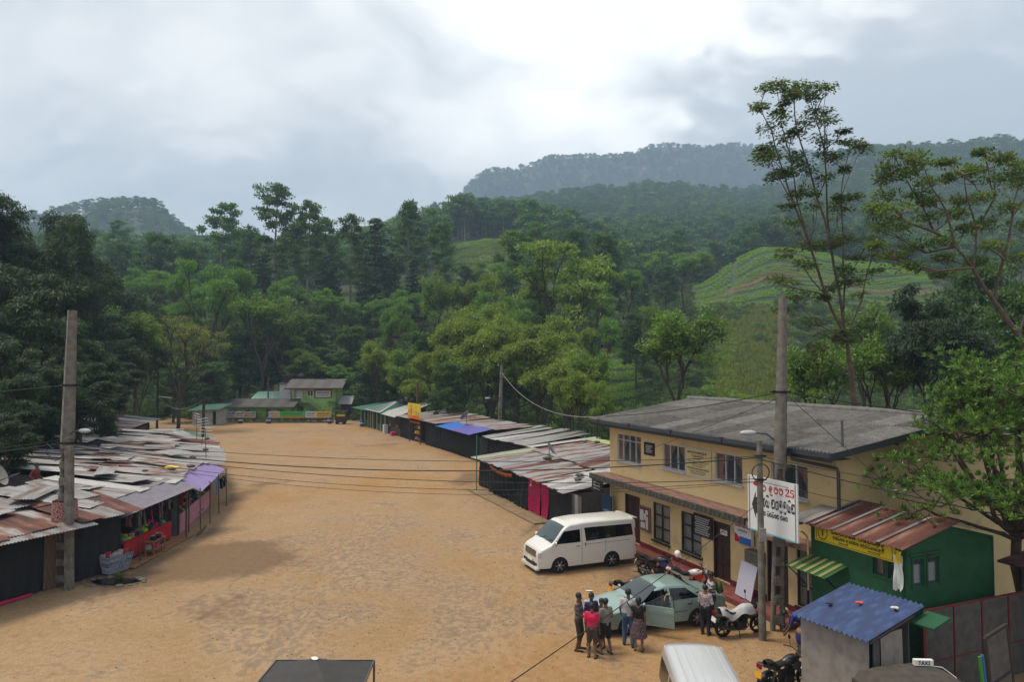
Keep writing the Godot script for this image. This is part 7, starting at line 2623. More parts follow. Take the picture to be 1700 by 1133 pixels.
	mb = MB.new()
	mb.tube(PackedVector3Array([V(0.12, 0.94, -0.05), V(0.68, 1.26, -0.17), V(1.0, 1.30, -0.19), V(1.05, 0.95, -0.05)]), PackedFloat32Array([0.018, 0.018, 0.018, 0.018]), 6)
	part(d, "window_frame", mb, M.black_metal)
	mb = MB.new()
	mb.quad(V(0.14, 0.95, -0.05), V(0.68, 1.25, -0.17), V(1.0, 1.29, -0.19), V(1.04, 0.95, -0.05))
	part(d, "window_glass", mb, M.glass)
	pbox(d, "door_handle", M.chrome, V(0.92, 0.80, 0.015), V(0.16, 0.035, 0.03))
	mb = MB.new()
	mb.ball(V(0.14, 0.99, 0.08), V(0.05, 0.06, 0.09), 7)
	part(d, "wing_mirror", mb, paint)

# second van: only its front roof and windows come into the frame
func build_silver_van() -> void:
	var s := {l = 4.3, w = 0.80, h = 1.96, belt = 1.1, nose = 0.6, nose_in = 0.12, tail = 0.35, tail_in = 0.06, tumble = 0.13, sill = 0.26, round = 0.14, camber = 0.03, arch = [0.7, 3.2], ar = 0.34, wr = 0.28,
		top = [[0.0, 0.9], [0.1, 1.1], [0.3, 1.2], [0.9, 1.84], [1.2, 1.93], [2.2, 1.96], [3.9, 1.95], [4.2, 1.88], [4.3, 1.7]]}
	# tail faces the yard, nose toward the bottom of the frame
	var yaw := PI / 2 - 0.08
	var X := V(cos(yaw), 0, -sin(yaw))
	var o := thing("silver_van", "silver van with ribbed roof in the near corner of the yard", "van", V(4.33, 0, -16.75) - X * 4.2, yaw)
	var paint := car_paint(Color(0.70, 0.705, 0.715), 0.25)
	part(o, "body", vehicle_body(s), paint)
	var mb := MB.new()
	mb.box(V(2.15, 0.42, 0), V(4.0, 0.36, 1.3))
	part(o, "underbody", mb, M.rubber)
	for k in 6:
		mb = MB.new()
		var z := -0.45 + k * 0.18
		mb.beam(V(1.5, 1.985, z), V(3.85, 1.975, z), 0.035, 0.025)
		part(o, "roof_rib", mb, paint)
	for sd in [1.0, -1.0]:
		part(o, "rear_side_window", side_patch(s, Vector2(2.95, 1.70), Vector2(4.02, 1.66), Vector2(4.1, 1.17), Vector2(2.95, 1.17), sd), plain(Color(0.085, 0.07, 0.06), 0.15))
		part(o, "side_window", side_patch(s, Vector2(1.85, 1.72), Vector2(2.82, 1.71), Vector2(2.82, 1.17), Vector2(1.85, 1.17), sd), plain(Color(0.085, 0.07, 0.06), 0.15))
		part(o, "door_window", side_patch(s, Vector2(1.0, 1.68), Vector2(1.72, 1.72), Vector2(1.72, 1.17), Vector2(0.65, 1.17), sd), M.dark_glass)
		pbeam(o, "drip_rail", paint, V(1.2, 1.88, sd * 0.66), V(4.05, 1.87, sd * 0.66), 0.03, 0.03)
		for x in s.arch:
			wheel(o, V(x, s.wr, sd * 0.70), s.wr, 0.17, sd, 5)
	part(o, "windscreen", slope_patch(s, 0.36, 0.92, -0.06, -0.03), M.dark_glass)
	pbox(o, "rear_screen", M.dark_glass, V(4.27, 1.40, 0), V(0.04, 0.5, 1.1), Basis(Vector3.BACK, 0.2))

func build_three_wheeler() -> void:
	var o := thing("three_wheeler", "three wheeled taxi with dusty brown soft top and rooftop taxi light", "three-wheeler", V(9.0, 0, -15.65), 0.25)
	var top := noisy([[0.2, Color(0.19, 0.165, 0.15)], [0.8, Color(0.30, 0.265, 0.24)]], 1.2, 0.85, 91)
	var mb := MB.new()
	var rows := []
	for j in 9:
		var v := j / 8.0
		var row := PackedVector3Array()
		for i in 13:
			var u := i / 12.0 * 2.0 - 1.0
			var ed := 1.0 - pow(absf(u), 5.0)
			var fr := 1.0 - pow(absf(v * 2.0 - 1.0), 6.0)
			row.append(V(u * 1.05, 1.42 + 0.30 * pow(ed, 0.5) * lerpf(0.75, 1.0, fr) - 0.10 * absf(v - 0.45) + 0.012 * sin(i * 2.1), lerpf(0.62, -0.62, v)))
		rows.append(row)
	mb.grid(rows)
	part(o, "soft_top", mb, top)
	var sk := MB.new()
	for z in [0.62, -0.62]:
		sk.box(V(0, 1.36, z), V(2.1, 0.12, 0.03))
	for x in [-1.05, 1.05]:
		sk.box(V(x, 1.30, 0), V(0.03, 0.26, 1.24))
	part(o, "top_skirt", sk, top)
	mb = MB.new()
	for i in 9:
		mb.box(V(-0.1 + i * 0.12, 1.37, 0.64), V(0.07, 0.05, 0.02))
	part(o, "fringe_lettering", mb, M.ink_white)
	mb = MB.new()
	mb.tube(PackedVector3Array([V(-0.85, 1.42, 0.645), V(-0.75, 1.46, 0.645), V(-0.45, 1.46, 0.645), V(-0.38, 1.42, 0.645), V(-0.48, 1.36, 0.645), V(-0.8, 1.36, 0.645), V(-0.85, 1.42, 0.645)]), PackedFloat32Array([0.014, 0.014, 0.014, 0.014, 0.014, 0.014, 0.014]), 5)
	part(o, "rear_window_trim", mb, M.steel)
	for x in [-0.95, 0.95]:
		for z in [-0.55, 0.55]:
			prod(o, "top_bow", M.black_metal, V(x, 0.5, z), V(x, 1.42, z), 0.022)
	mb = MB.new()
	mb.box(V(-0.15, 0.62, 0), V(1.7, 0.5, 1.2))
	mb.box(V(0.95, 0.75, 0), V(0.5, 0.7, 0.9))
	part(o, "body", mb, car_paint(Color(0.05, 0.05, 0.055)))
	mb = MB.new()
	mb.box(V(-0.45, 0.95, 0), V(0.5, 0.2, 1.1))
	mb.box(V(-0.75, 1.12, 0), V(0.14, 0.45, 1.1))
	part(o, "seat", mb, M.maroon_door)
	mb = MB.new()
	mb.quad(V(1.12, 1.05, -0.45), V(0.98, 1.45, -0.45), V(0.98, 1.45, 0.45), V(1.12, 1.05, 0.45))
	part(o, "windscreen", mb, M.glass)
	for z in [-0.55, 0.55]:
		wheel(o, V(-0.6, 0.22, z), 0.22, 0.1, signf(z), 5)
	wheel(o, V(1.1, 0.22, 0.0), 0.22, 0.1, 1.0, 5)
	var t := Node3D.new()
	t.name = "taxi_light"
	o.add_child(t, true)
	t.position = V(0.52, 1.72, -0.2)
	t.rotation.y = -0.3
	pbox(t, "casing", M.paper, V(0, 0.06, 0), V(0.42, 0.13, 0.10))
	latin(t, "TAXI", 0.09, V(0, 0.06, 0.052), M.ink_black, true)
	mb = MB.new()
	mb.tube(PackedVector3Array([V(0.6, 1.70, -0.2), V(0.95, 1.66, -0.1), V(1.12, 1.5, 0.1), V(1.10, 1.35, 0.3)]), PackedFloat32Array([0.012, 0.012, 0.012, 0.012]), 5)
	part(o, "light_cable", mb, M.ink_white)

func build_canopy() -> void:
	var o := thing("tarpaulin_canopy", "dark grey pyramid tarpaulin canopy on thin posts in the near yard", "canopy", V(-4.05, 0, -13.7), 0.0)
	var m := noisy([[0.2, Color(0.155, 0.15, 0.155)], [0.8, Color(0.235, 0.225, 0.225)]], 1.6, 0.8, 93)
	var mb := MB.new()
	var hw := 1.06
	var apex := V(0.0, 2.50, -0.9)
	var k := [V(-hw, 2.2, -1.35), V(hw, 2.2, -1.35), V(hw + 0.05, 2.2, 1.35), V(-hw - 0.05, 2.2, 1.35)]
	apex = V(-0.05, 2.52, -0.75)
	for i in 4:
		var a: Vector3 = k[i]
		var b: Vector3 = k[(i + 1) % 4]
		var rows := []
		for j in 9:
			var row := PackedVector3Array()
			for q in 9:
				var e := a.lerp(b, q / 8.0)
				var p := e.lerp(apex, j / 8.0 * 0.995)
				p.y -= 0.03 * sin(PI * j / 8.0) + 0.01 * cloud_noise.get_noise_2d(p.x * 60, p.z * 60)
				row.append(p)
			rows.append(row)
		rows.reverse()
		mb.grid(rows)
	part(o, "sheet", mb, m)
	mb = MB.new()
	for i in 4:
		mb.beam(k[i], k[(i + 1) % 4], 0.03, 0.05)
	part(o, "edge_frame", mb, M.steel)
	for i in 4:
		prod(o, "post", M.steel, V(k[i].x, 0, k[i].z), k[i], 0.025)
	mb = MB.new()
	mb.ball(apex + V(0.0, 0.0, 0.02), V(0.07, 0.012, 0.10), 6, Basis(Vector3.UP, 0.7))
	part(o, "torn_patch", mb, M.paper)

func motorbike(pos: Vector3, yaw: float, tank: Color, accent: Color, label: String, lean := 0.12, plate_yellow := false) -> Node3D:
	var o := thing("motorbike", label, "motorbike", pos, yaw, "motorbikes parked in the yard")
	o.rotation.x = lean
	var paint := car_paint(tank)
	var acc := car_paint(accent)
	for q in [[0.66, "front_wheel"], [-0.62, "rear_wheel"]]:
		var w := Node3D.new()
		w.name = q[1]
		o.add_child(w, true)
		w.position = V(q[0], 0.29, 0)
		var r := 0.29
		var mb := MB.new()
		var tw := 0.05 if q[0] > 0 else 0.06
		mb.lathe(Vector3.ZERO, Vector3.BACK, [Vector2(r * 0.78, -tw), Vector2(r * 0.93, -tw), Vector2(r, -tw * 0.4), Vector2(r, tw * 0.4), Vector2(r * 0.93, tw), Vector2(r * 0.78, tw)], 22)
		part(w, "tyre", mb, M.rubber)
		mb = MB.new()
		mb.lathe(Vector3.ZERO, Vector3.BACK, [Vector2(r * 0.72, -tw * 0.8), Vector2(r * 0.8, -tw), Vector2(r * 0.8, tw), Vector2(r * 0.72, tw * 0.8), Vector2(r * 0.72, -tw * 0.8)], 22)
		part(w, "rim", mb, M.black_metal)
		for k in 5:
			var a := TAU * k / 5.0
			pbeam(w, "spoke", M.black_metal, Vector3.ZERO, V(cos(a), sin(a), 0) * r * 0.76, 0.035, 0.025, Vector3.BACK)
		mb = MB.new()
		mb.lathe(V(0, 0, -0.055), Vector3.BACK, [Vector2(0, 0), Vector2(0.11, 0), Vector2(0.11, 0.015), Vector2(0, 0.015)], 14)
		part(w, "brake_disc", mb, M.steel)
	var mb := MB.new()
	# frame
	mb.tube(PackedVector3Array([V(0.36, 0.86, 0), V(0.28, 0.5, 0), V(0.1, 0.24, 0), V(-0.18, 0.24, 0), V(-0.3, 0.45, 0), V(-0.62, 0.29, 0.0)]), PackedFloat32Array([0.028, 0.028, 0.028, 0.028, 0.028, 0.025]), 7)
	mb.tube(PackedVector3Array([V(0.34, 0.82, 0), V(0.0, 0.70, 0), V(-0.35, 0.66, 0), V(-0.8, 0.78, 0)]), PackedFloat32Array([0.028, 0.025, 0.025, 0.02]), 7)
	for z in [-0.09, 0.09]:
		mb.rod(V(-0.62, 0.29, z), V(-0.28, 0.36, z), 0.022)
	part(o, "frame", mb, M.black_metal)
	for z in [-0.1, 0.1]:
		prod(o, "shock_absorber", M.steel, V(-0.60, 0.32, z), V(-0.48, 0.68, z), 0.035, 8)
		prod(o, "fork", M.steel, V(0.66, 0.29, z * 0.85), V(0.40, 0.92, z * 0.85), 0.026, 8)
	# engine with fins
	mb = MB.new()
	mb.box(V(0.0, 0.36, 0), V(0.36, 0.22, 0.24))
	mb.lathe(V(-0.05, 0.34, 0.1), Vector3.BACK, [Vector2(0, 0.06), Vector2(0.12, 0.05), Vector2(0.13, 0)], 12)
	for k in 5:
		mb.box(V(0.08 + 0.01 * k, 0.48 + 0.03 * k, 0), V(0.2, 0.016, 0.2))
	mb.box(V(0.11, 0.54, 0), V(0.13, 0.2, 0.13))
	part(o, "engine", mb, plain(Color(0.16, 0.16, 0.17), 0.5, 0.5))
	mb = MB.new()
	mb.tube(PackedVector3Array([V(0.2, 0.5, 0.06), V(0.26, 0.32, 0.1), V(0.1, 0.22, 0.13), V(-0.2, 0.25, 0.15), V(-0.32, 0.29, 0.16)]), PackedFloat32Array([0.022, 0.022, 0.022, 0.025, 0.045]), 8)
	mb.rod(V(-0.32, 0.29, 0.16), V(-0.8, 0.40, 0.17), 0.052, 10)
	part(o, "exhaust", mb, plain(Color(0.30, 0.30, 0.31), 0.35, 0.7))
	# tank
	mb = MB.new()
	var rows := []
	for i in 9:
		var t := i / 8.0
		var x := lerpf(0.36, -0.16, t)
		var hw := 0.145 * pow(sin(PI * clampf(t * 0.86 + 0.12, 0, 1)), 0.6)
		var hh := 0.13 * pow(sin(PI * clampf(t * 0.8 + 0.12, 0, 1)), 0.7)
		var row := PackedVector3Array()
		for j in 13:
			var a := TAU * j / 12.0
			row.append(V(x, 0.84 - 0.05 * t + sin(a) * hh, cos(a) * hw))
		rows.append(row)
	mb.grid(rows, true)
	part(o, "fuel_tank", mb, paint)
	for z in [-1.0, 1.0]:
		mb = MB.new()
		mb.plate(V(0, 0, 0.12 * z), Vector3.RIGHT, Vector3.UP, PackedVector2Array([Vector2(0.42, 0.72), Vector2(0.30, 0.56), Vector2(0.12, 0.60), Vector2(0.05, 0.72), Vector2(0.30, 0.82)]), 0.02)
		part(o, "tank_shroud", mb, acc)
		mb = MB.new()
		mb.plate(V(0, 0, 0.10 * z), Vector3.RIGHT, Vector3.UP, PackedVector2Array([Vector2(-0.1, 0.66), Vector2(-0.45, 0.70), Vector2(-0.35, 0.52), Vector2(-0.15, 0.46)]), 0.02)
		part(o, "side_cover", mb, paint)
	# seat
	mb = MB.new()
	rows = []
	for i in 9:
		var t := i / 8.0
		var x := lerpf(-0.10, -0.78, t)
		var row := PackedVector3Array()
		var hw := lerpf(0.10, 0.13, minf(t * 2.0, 1.0)) * (1.0 - 0.35 * pow(t, 4.0))
		var y := 0.80 - 0.05 * sin(PI * minf(t * 1.6, 1.0)) + 0.09 * smoothstep(0.45, 0.75, t)
		for j in 11:
			var a := TAU * j / 10.0
			row.append(V(x, y + sin(a) * 0.055, cos(a) * hw))
		rows.append(row)
	mb.grid(rows, true)
	part(o, "seat", mb, M.rubber)
	mb = MB.new()
	mb.plate(V(0, 0, -0.09), Vector3.RIGHT, Vector3.UP, PackedVector2Array([Vector2(-0.35, 0.70), Vector2(-0.55, 0.68), Vector2(-0.98, 0.88), Vector2(-0.9, 0.90), Vector2(-0.6, 0.80)]), 0.18)
	part(o, "tail_cowl", mb, paint)
	pbox(o, "tail_light", plain(Color(0.5, 0.03, 0.04), 0.2), V(-0.97, 0.82, 0), V(0.05, 0.09, 0.15))
	# mudguards as curved strips
	for q in [[0.66, 0.33, 20.0, 150.0, 0.075], [-0.62, 0.335, 60.0, 175.0, 0.085]]:
		mb = MB.new()
		rows = []
		for i in 11:
			var a := deg_to_rad(lerpf(q[2], q[3], i / 10.0))
			var row := PackedVector3Array()
			for j in 5:
				var u := j / 4.0 * 2.0 - 1.0
				row.append(V(q[0] + cos(a) * q[1] * (1.0 - 0.04 * u * u), 0.29 + sin(a) * q[1] * (1.0 - 0.04 * u * u), u * q[4]))
			rows.append(row)
		mb.grid(rows)
		part(o, "mudguard", mb, acc if q[0] > 0 else M.black_metal)
	pbox(o, "number_plate", plain(Color(0.80, 0.58, 0.08), 0.6) if plate_yellow else M.paper, V(-0.98, 0.60, 0), V(0.02, 0.14, 0.22), Basis(Vector3.BACK, -0.2))
	# handlebar, headlight, mirrors
	mb = MB.new()
	mb.tube(PackedVector3Array([V(0.22, 1.02, -0.36), V(0.34, 1.03, -0.2), V(0.40, 0.97, -0.06), V(0.40, 0.97, 0.06), V(0.34, 1.03, 0.2), V(0.22, 1.02, 0.36)]), PackedFloat32Array([0.018, 0.014, 0.014, 0.014, 0.014, 0.018]), 7)
	part(o, "handlebar", mb, M.black_metal)
	mb = MB.new()
	mb.lathe(V(0.44, 0.90, 0), V(1, -0.12, 0), [Vector2(0.04, 0), Vector2(0.10, 0.03), Vector2(0.11, 0.10)], 12)
	mb.plate(V(0.42, 0.92, -0.1), V(0.35, 0.94, 0), V(0, 0, 1), PackedVector2Array([Vector2(0, 0.0), Vector2(0.2, 0.03), Vector2(0.2, 0.17), Vector2(0, 0.2)]), 0.015)
	part(o, "headlamp_cowl", mb, paint)
	mb = MB.new()
	mb.lathe(V(0.545, 0.888, 0), V(1, -0.12, 0), [Vector2(0.105, 0), Vector2(0.08, 0.02), Vector2(0, 0.03)], 12)
	part(o, "headlight", mb, plain(Color(0.62, 0.64, 0.66), 0.1, 0.2))
	for z in [-1.0, 1.0]:
		mb = MB.new()
		mb.rod(V(0.33, 1.03, z * 0.22), V(0.36, 1.20, z * 0.30), 0.008, 5)
		mb.ball(V(0.36, 1.25, z * 0.31), V(0.02, 0.065, 0.05), 6)
		part(o, "mirror", mb, M.black_metal)
	prod(o, "side_stand", M.black_metal, V(-0.1, 0.26, 0.1), V(-0.16, 0.02, 0.26), 0.014)
	return o

func build_vehicles() -> void:
	build_van()
	build_car()
	build_silver_van()
	build_three_wheeler()
	build_canopy()
	motorbike(V(5.95, 0.0, -27.9), -0.55, Color(0.05, 0.055, 0.07), Color(0.10, 0.16, 0.45), "black and blue motorbike facing the veranda beside the white van", 0.12)
	motorbike(V(6.85, 0.0, -26.2), -0.35, Color(0.72, 0.70, 0.68), Color(0.66, 0.12, 0.06), "white and red motorbike half hidden behind the green sedan", 0.12)
	motorbike(V(4.35, 0.0, -25.1), 0.42, Color(0.05, 0.06, 0.08), Color(0.08, 0.10, 0.16), "dark motorbike with yellow plate behind the sedan's bonnet", 0.12, true)
	var w := motorbike(V(7.28, 0.0, -22.2), 0.30, Color(0.045, 0.045, 0.05), Color(0.05, 0.05, 0.055), "black motorbike with a white cloth thrown over its seat", 0.10)
	# the cloth follows tank and seat
	var c := thing("seat_cloth", "white cloth draped over the tank and seat of a motorbike", "cloth", V(7.28, 0.0, -22.2), 0.30)
	c.rotation.x = 0.10
	var mb := MB.new()
	var rows := []
	for i in 17:
		var t := i / 16.0
		var x := lerpf(0.44, -0.80, t)
		var y := 0.0
		if x > -0.12:
			y = 0.99 - 0.10 * smoothstep(0.1, -0.14, x) - 0.05 * smoothstep(0.3, 0.44, x)
		else:
			y = 0.86 - 0.03 * sin(PI * minf((-0.12 - x) / 0.4, 1.0)) + 0.09 * smoothstep(-0.4, -0.6, x)
		var row := PackedVector3Array()
		for j in 11:
			var u := j / 10.0 * 2.0 - 1.0
			var drop := pow(absf(u), 2.4) * (0.22 + 0.05 * sin(t * 11.0))
			row.append(V(x, y - drop + 0.012 * sin(u * 9.0 + t * 12.0), u * (0.19 + 0.02 * sin(t * 7.0))))
		rows.append(row)
	mb.grid(rows)
	part(c, "cloth", mb, noisy([[0.2, Color(0.60, 0.60, 0.61)], [0.8, Color(0.74, 0.74, 0.75)]], 0.8, 0.9, 95))
	motorbike(V(7.25, 0.0, -18.45), 0.42, Color(0.05, 0.05, 0.055), Color(0.30, 0.30, 0.31), "black motorbike with yellow plate standing beside the grey tin shed", 0.10, true)
const SPARSE_LIMBS := [
	[0.20, [[18.53, 6.65, -37.06], [18.46, 8.21, -37.12], [18.24, 10.01, -37.15], [18.09, 10.57, -37.22]]],
	[0.10, [[18.10, 10.31, -37.12], [17.13, 12.49, -37.21], [16.15, 15.06, -36.76], [15.40, 17.41, -36.98], [14.93, 19.31, -37.22], [14.24, 21.61, -37.07], [13.71, 22.83, -37.20]]],
	[0.05, [[15.12, 17.25, -36.31], [14.31, 18.93, -36.48], [13.89, 19.82, -36.37]]],
	[0.06, [[16.49, 15.19, -37.52], [15.77, 17.88, -37.54], [15.35, 20.16, -37.26], [14.89, 22.22, -37.36], [14.73, 23.92, -37.39]]],
	[0.10, [[18.39, 10.33, -37.71], [18.07, 12.86, -37.63], [17.50, 15.49, -37.33], [16.96, 17.91, -37.65], [16.31, 19.84, -37.32], [15.84, 21.78, -37.56], [15.63, 23.38, -37.31], [15.34, 23.87, -37.25]]],
	[0.07, [[17.90, 15.65, -38.19], [17.59, 18.30, -37.85], [17.50, 20.69, -37.86], [17.16, 22.88, -38.24], [16.75, 24.25, -38.19]]],
	[0.04, [[17.52, 20.70, -37.89], [17.64, 22.88, -38.23], [17.77, 24.18, -38.02]]],
	[0.07, [[18.51, 10.62, -38.09], [18.51, 13.23, -37.85], [18.67, 15.66, -38.22], [18.51, 18.02, -38.10], [18.81, 19.77, -38.23], [19.16, 21.14, -38.20]]],
	[0.03, [[18.42, 17.97, -37.90], [18.93, 19.34, -37.93], [19.58, 20.85, -37.83]]],
	[0.06, [[18.76, 10.23, -38.32], [19.65, 12.26, -38.28], [20.30, 14.66, -38.40], [20.77, 17.10, -38.55]]],
	[0.03, [[20.01, 13.96, -38.25], [20.97, 15.72, -38.59], [21.51, 16.72, -38.42]]],
	[0.05, [[16.76, 12.40, -36.40], [15.61, 14.06, -36.66], [14.73, 14.69, -36.49]]],
	[0.05, [[16.76, 12.40, -36.41], [15.35, 12.74, -36.49], [14.27, 13.07, -36.60]]],
	[0.04, [[18.14, 12.88, -37.78], [19.33, 14.29, -38.24], [19.78, 15.57, -37.76]]],
	[0.05, [[18.21, 8.21, -36.62], [17.15, 8.86, -36.67], [16.00, 9.18, -36.26]]],
	[0.03, [[14.90, 19.29, -37.14], [14.10, 19.99, -36.93], [13.82, 20.43, -37.04]]],
	[0.05, [[17.80, 9.98, -36.25], [16.35, 10.78, -36.27], [15.12, 12.07, -36.34]]],
]
const SPARSE_TUFTS := [ [[14.01, 23.15, -38.02], 0.50], [[13.72, 23.62, -36.65], 0.45], [[14.67, 24.20, -37.66], 0.55], [[15.30, 24.09, -37.97], 0.50], [[15.92, 24.17, -38.00], 0.55], [[16.20, 23.86, -36.92], 0.60], [[17.13, 23.80, -36.94], 0.50], [[16.86, 23.36, -37.24], 0.45], [[14.48, 21.83, -37.70], 0.60], [[14.68, 21.90, -36.49], 0.60], [[14.99, 21.13, -37.65], 0.55], [[15.50, 21.50, -37.74], 0.60], [[16.74, 22.22, -37.85], 0.60], [[16.90, 21.69, -36.37], 0.55], [[17.47, 21.25, -38.00], 0.60], [[13.92, 19.85, -36.46], 0.50], [[13.77, 20.39, -36.91], 0.40], [[18.76, 20.88, -37.40], 0.45], [[19.65, 20.89, -37.95], 0.35], [[18.20, 21.45, -36.91], 0.30], [[15.85, 20.38, -37.96], 0.50], [[16.28, 19.16, -37.28], 0.50], [[17.08, 18.71, -36.86], 0.55], [[14.79, 19.04, -36.87], 0.50], [[15.65, 17.98, -36.62], 0.55], [[16.37, 17.12, -36.44], 0.50], [[15.21, 16.17, -36.57], 0.65], [[16.50, 15.20, -37.54], 0.60], [[15.38, 14.95, -38.09], 0.60], [[15.58, 14.05, -36.59], 0.55], [[14.18, 13.05, -36.39], 0.60], [[15.52, 13.08, -38.08], 0.60], [[18.06, 17.15, -37.26], 0.50], [[18.79, 17.76, -37.03], 0.45], [[17.94, 15.38, -36.73], 0.50], [[19.58, 15.50, -37.37], 0.50], [[20.36, 16.93, -37.79], 0.55], [[20.79, 16.45, -37.12], 0.50], [[15.75, 12.47, -37.06], 0.60], [[16.06, 9.18, -36.40], 0.60], [[15.79, 12.23, -37.95], 0.55], [[17.57, 13.69, -36.36], 0.45], [[18.95, 13.15, -37.19], 0.50], [[15.05, 11.71, -37.81], 0.50], [[15.99, 10.80, -36.54], 0.60], [[17.35, 10.20, -37.62], 0.55], [[17.97, 20.22, -38.01], 0.50], [[15.07, 23.09, -37.43], 0.40] ]
const SPREAD_LIMBS := [
	[0.20, [[24.27, 8.83, -32.17], [23.57, 10.06, -31.76], [22.63, 11.65, -31.96], [21.56, 13.19, -31.79], [21.01, 14.26, -32.21]]],
	[0.10, [[20.80, 14.20, -31.88], [19.88, 14.93, -31.97], [18.80, 15.43, -32.30], [17.77, 16.57, -32.21], [17.40, 17.45, -32.29]]],
	[0.06, [[20.19, 15.03, -32.47], [19.66, 16.34, -32.49], [18.91, 17.84, -32.64], [18.40, 18.62, -32.49]]],
	[0.07, [[20.47, 14.11, -31.37], [20.14, 15.81, -31.44], [19.37, 16.90, -31.29], [19.06, 18.07, -31.43]]],
	[0.08, [[21.57, 13.19, -31.79], [21.74, 15.03, -31.78], [21.22, 16.41, -31.58], [21.05, 17.52, -31.50]]],
	[0.06, [[22.17, 15.16, -32.40], [22.96, 16.58, -32.25], [22.79, 18.06, -32.36], [22.74, 18.88, -32.67]]],
	[0.09, [[22.81, 11.68, -32.22], [23.08, 13.64, -31.92], [23.74, 15.69, -32.17], [24.06, 17.13, -32.16], [23.77, 18.28, -32.12]]],
	[0.05, [[23.69, 15.67, -32.10], [24.33, 16.55, -32.16], [24.73, 17.07, -31.92]]],
	[0.06, [[21.48, 14.38, -32.92], [20.00, 14.05, -32.67], [18.93, 14.65, -32.79], [18.01, 15.27, -32.96]]],
	[0.06, [[21.24, 13.12, -31.31], [19.56, 12.95, -31.08], [18.42, 13.29, -31.47], [17.49, 13.54, -31.29]]],
	[0.05, [[22.45, 13.50, -31.05], [21.53, 13.99, -30.71], [21.35, 14.33, -31.03]]],
	[0.08, [[24.01, 10.09, -32.35], [25.12, 12.29, -32.60], [25.36, 14.02, -32.48]]],
]
const SPREAD_TUFTS := [ [[17.59, 17.55, -32.63], 0.70], [[17.82, 16.59, -32.29], 0.80], [[18.46, 18.65, -32.60], 0.70], [[18.66, 18.29, -31.70], 0.75], [[19.58, 18.18, -32.29], 0.70], [[18.81, 17.65, -32.48], 0.70], [[18.05, 18.00, -32.66], 0.60], [[19.62, 17.01, -31.70], 0.70], [[19.49, 16.68, -32.69], 0.75], [[21.00, 17.58, -32.74], 0.45], [[20.90, 18.30, -32.38], 0.40], [[22.02, 17.87, -32.95], 0.70], [[22.74, 18.07, -32.91], 0.70], [[22.35, 18.68, -32.04], 0.40], [[22.85, 17.39, -32.06], 0.75], [[22.63, 18.04, -31.33], 0.70], [[24.24, 18.30, -32.67], 0.70], [[24.74, 17.32, -32.87], 0.70], [[22.47, 16.50, -31.95], 0.70], [[21.76, 16.46, -32.38], 0.70], [[21.06, 15.75, -32.44], 0.65], [[19.91, 15.61, -32.46], 0.70], [[18.10, 14.95, -31.34], 0.75], [[17.79, 15.19, -32.56], 0.70], [[17.97, 13.68, -32.16], 0.65], [[19.23, 14.28, -32.33], 0.70], [[20.07, 14.34, -31.84], 0.70], [[21.49, 14.99, -32.25], 0.65], [[22.85, 15.34, -32.55], 0.70], [[23.83, 16.00, -32.27], 0.80], [[24.50, 15.17, -32.44], 0.80], [[22.33, 14.06, -31.06], 0.70], [[18.33, 13.12, -31.32], 0.60], [[20.06, 12.78, -31.88], 0.60], [[22.06, 13.41, -32.30], 0.60], [[23.43, 13.56, -31.44], 0.70], [[20.02, 16.32, -32.37], 0.60], [[17.22, 16.00, -32.26], 0.60], [[17.69, 15.73, -31.08], 0.70], [[20.54, 13.64, -31.94], 0.50], [[17.03, 14.13, -31.45], 0.50], [[23.56, 17.41, -31.11], 0.70] ]

func drawn_tree(called: String, label: String, limbs: Array, tufts: Array, p: Dictionary, bark: Material) -> void:
	rng.seed = p.seed
	var f: Array = limbs[0][1][0]
	var base := V(f[0], 0.0, f[2])
	var o := thing(called, label, "tree", base)
	var tb := MB.new()
	tb.tube(PackedVector3Array([Vector3.ZERO, V(f[0], f[1], f[2]) - base]), PackedFloat32Array([limbs[0][0] * 1.25, limbs[0][0]]), 9, false)
	var tips := []
	for l in limbs:
		var pts := PackedVector3Array()
		var ctl: Array = l[1]
		for i in ctl.size():
			var q := V(ctl[i][0], ctl[i][1], ctl[i][2]) - base
			pts.append(q)
			if i < ctl.size() - 1:
				var nx := V(ctl[i + 1][0], ctl[i + 1][1], ctl[i + 1][2]) - base
				pts.append(q.lerp(nx, 0.5) + rdir() * 0.06)
			tips.append(q)
		tb.tube(pts, taper(l[0] * 0.85, l[0] * 0.22, pts.size()), 8, false)
	var ls := LeafSet.new()
	for t in tufts:
		var q := V(t[0][0], t[0][1], t[0][2]) - base
		# twig from the nearest limb point below the tuft
		var best := Vector3.ZERO
		var bd := 1e9
		for k in tips:
			var d: float = k.distance_to(q) + (1.2 if k.y > q.y else 0.0)
			if d < bd:
				bd = d
				best = k
		tb.tube(limb_path(best, q, 0.06, 4, 0.04), taper(0.035, 0.012, 5), 5, false)
		for s in 3:
			tb.tube(limb_path(best.lerp(q, 0.6), q + rdir() * t[1] * 0.7, 0.05, 3, 0.05), taper(0.018, 0.006, 4), 4, false)
		clump(ls, q, t[1] * p.big, p)
	for k in tips:
		if k.y > 9.0 and rng.randf() < p.get("extra", 0.0):
			clump(ls, k + rdir() * 0.35, rng.randf_range(0.4, 0.7), p)
	part(o, "trunk", tb, bark)
	part(o, "crown", ls.mesh(), M.leaf)

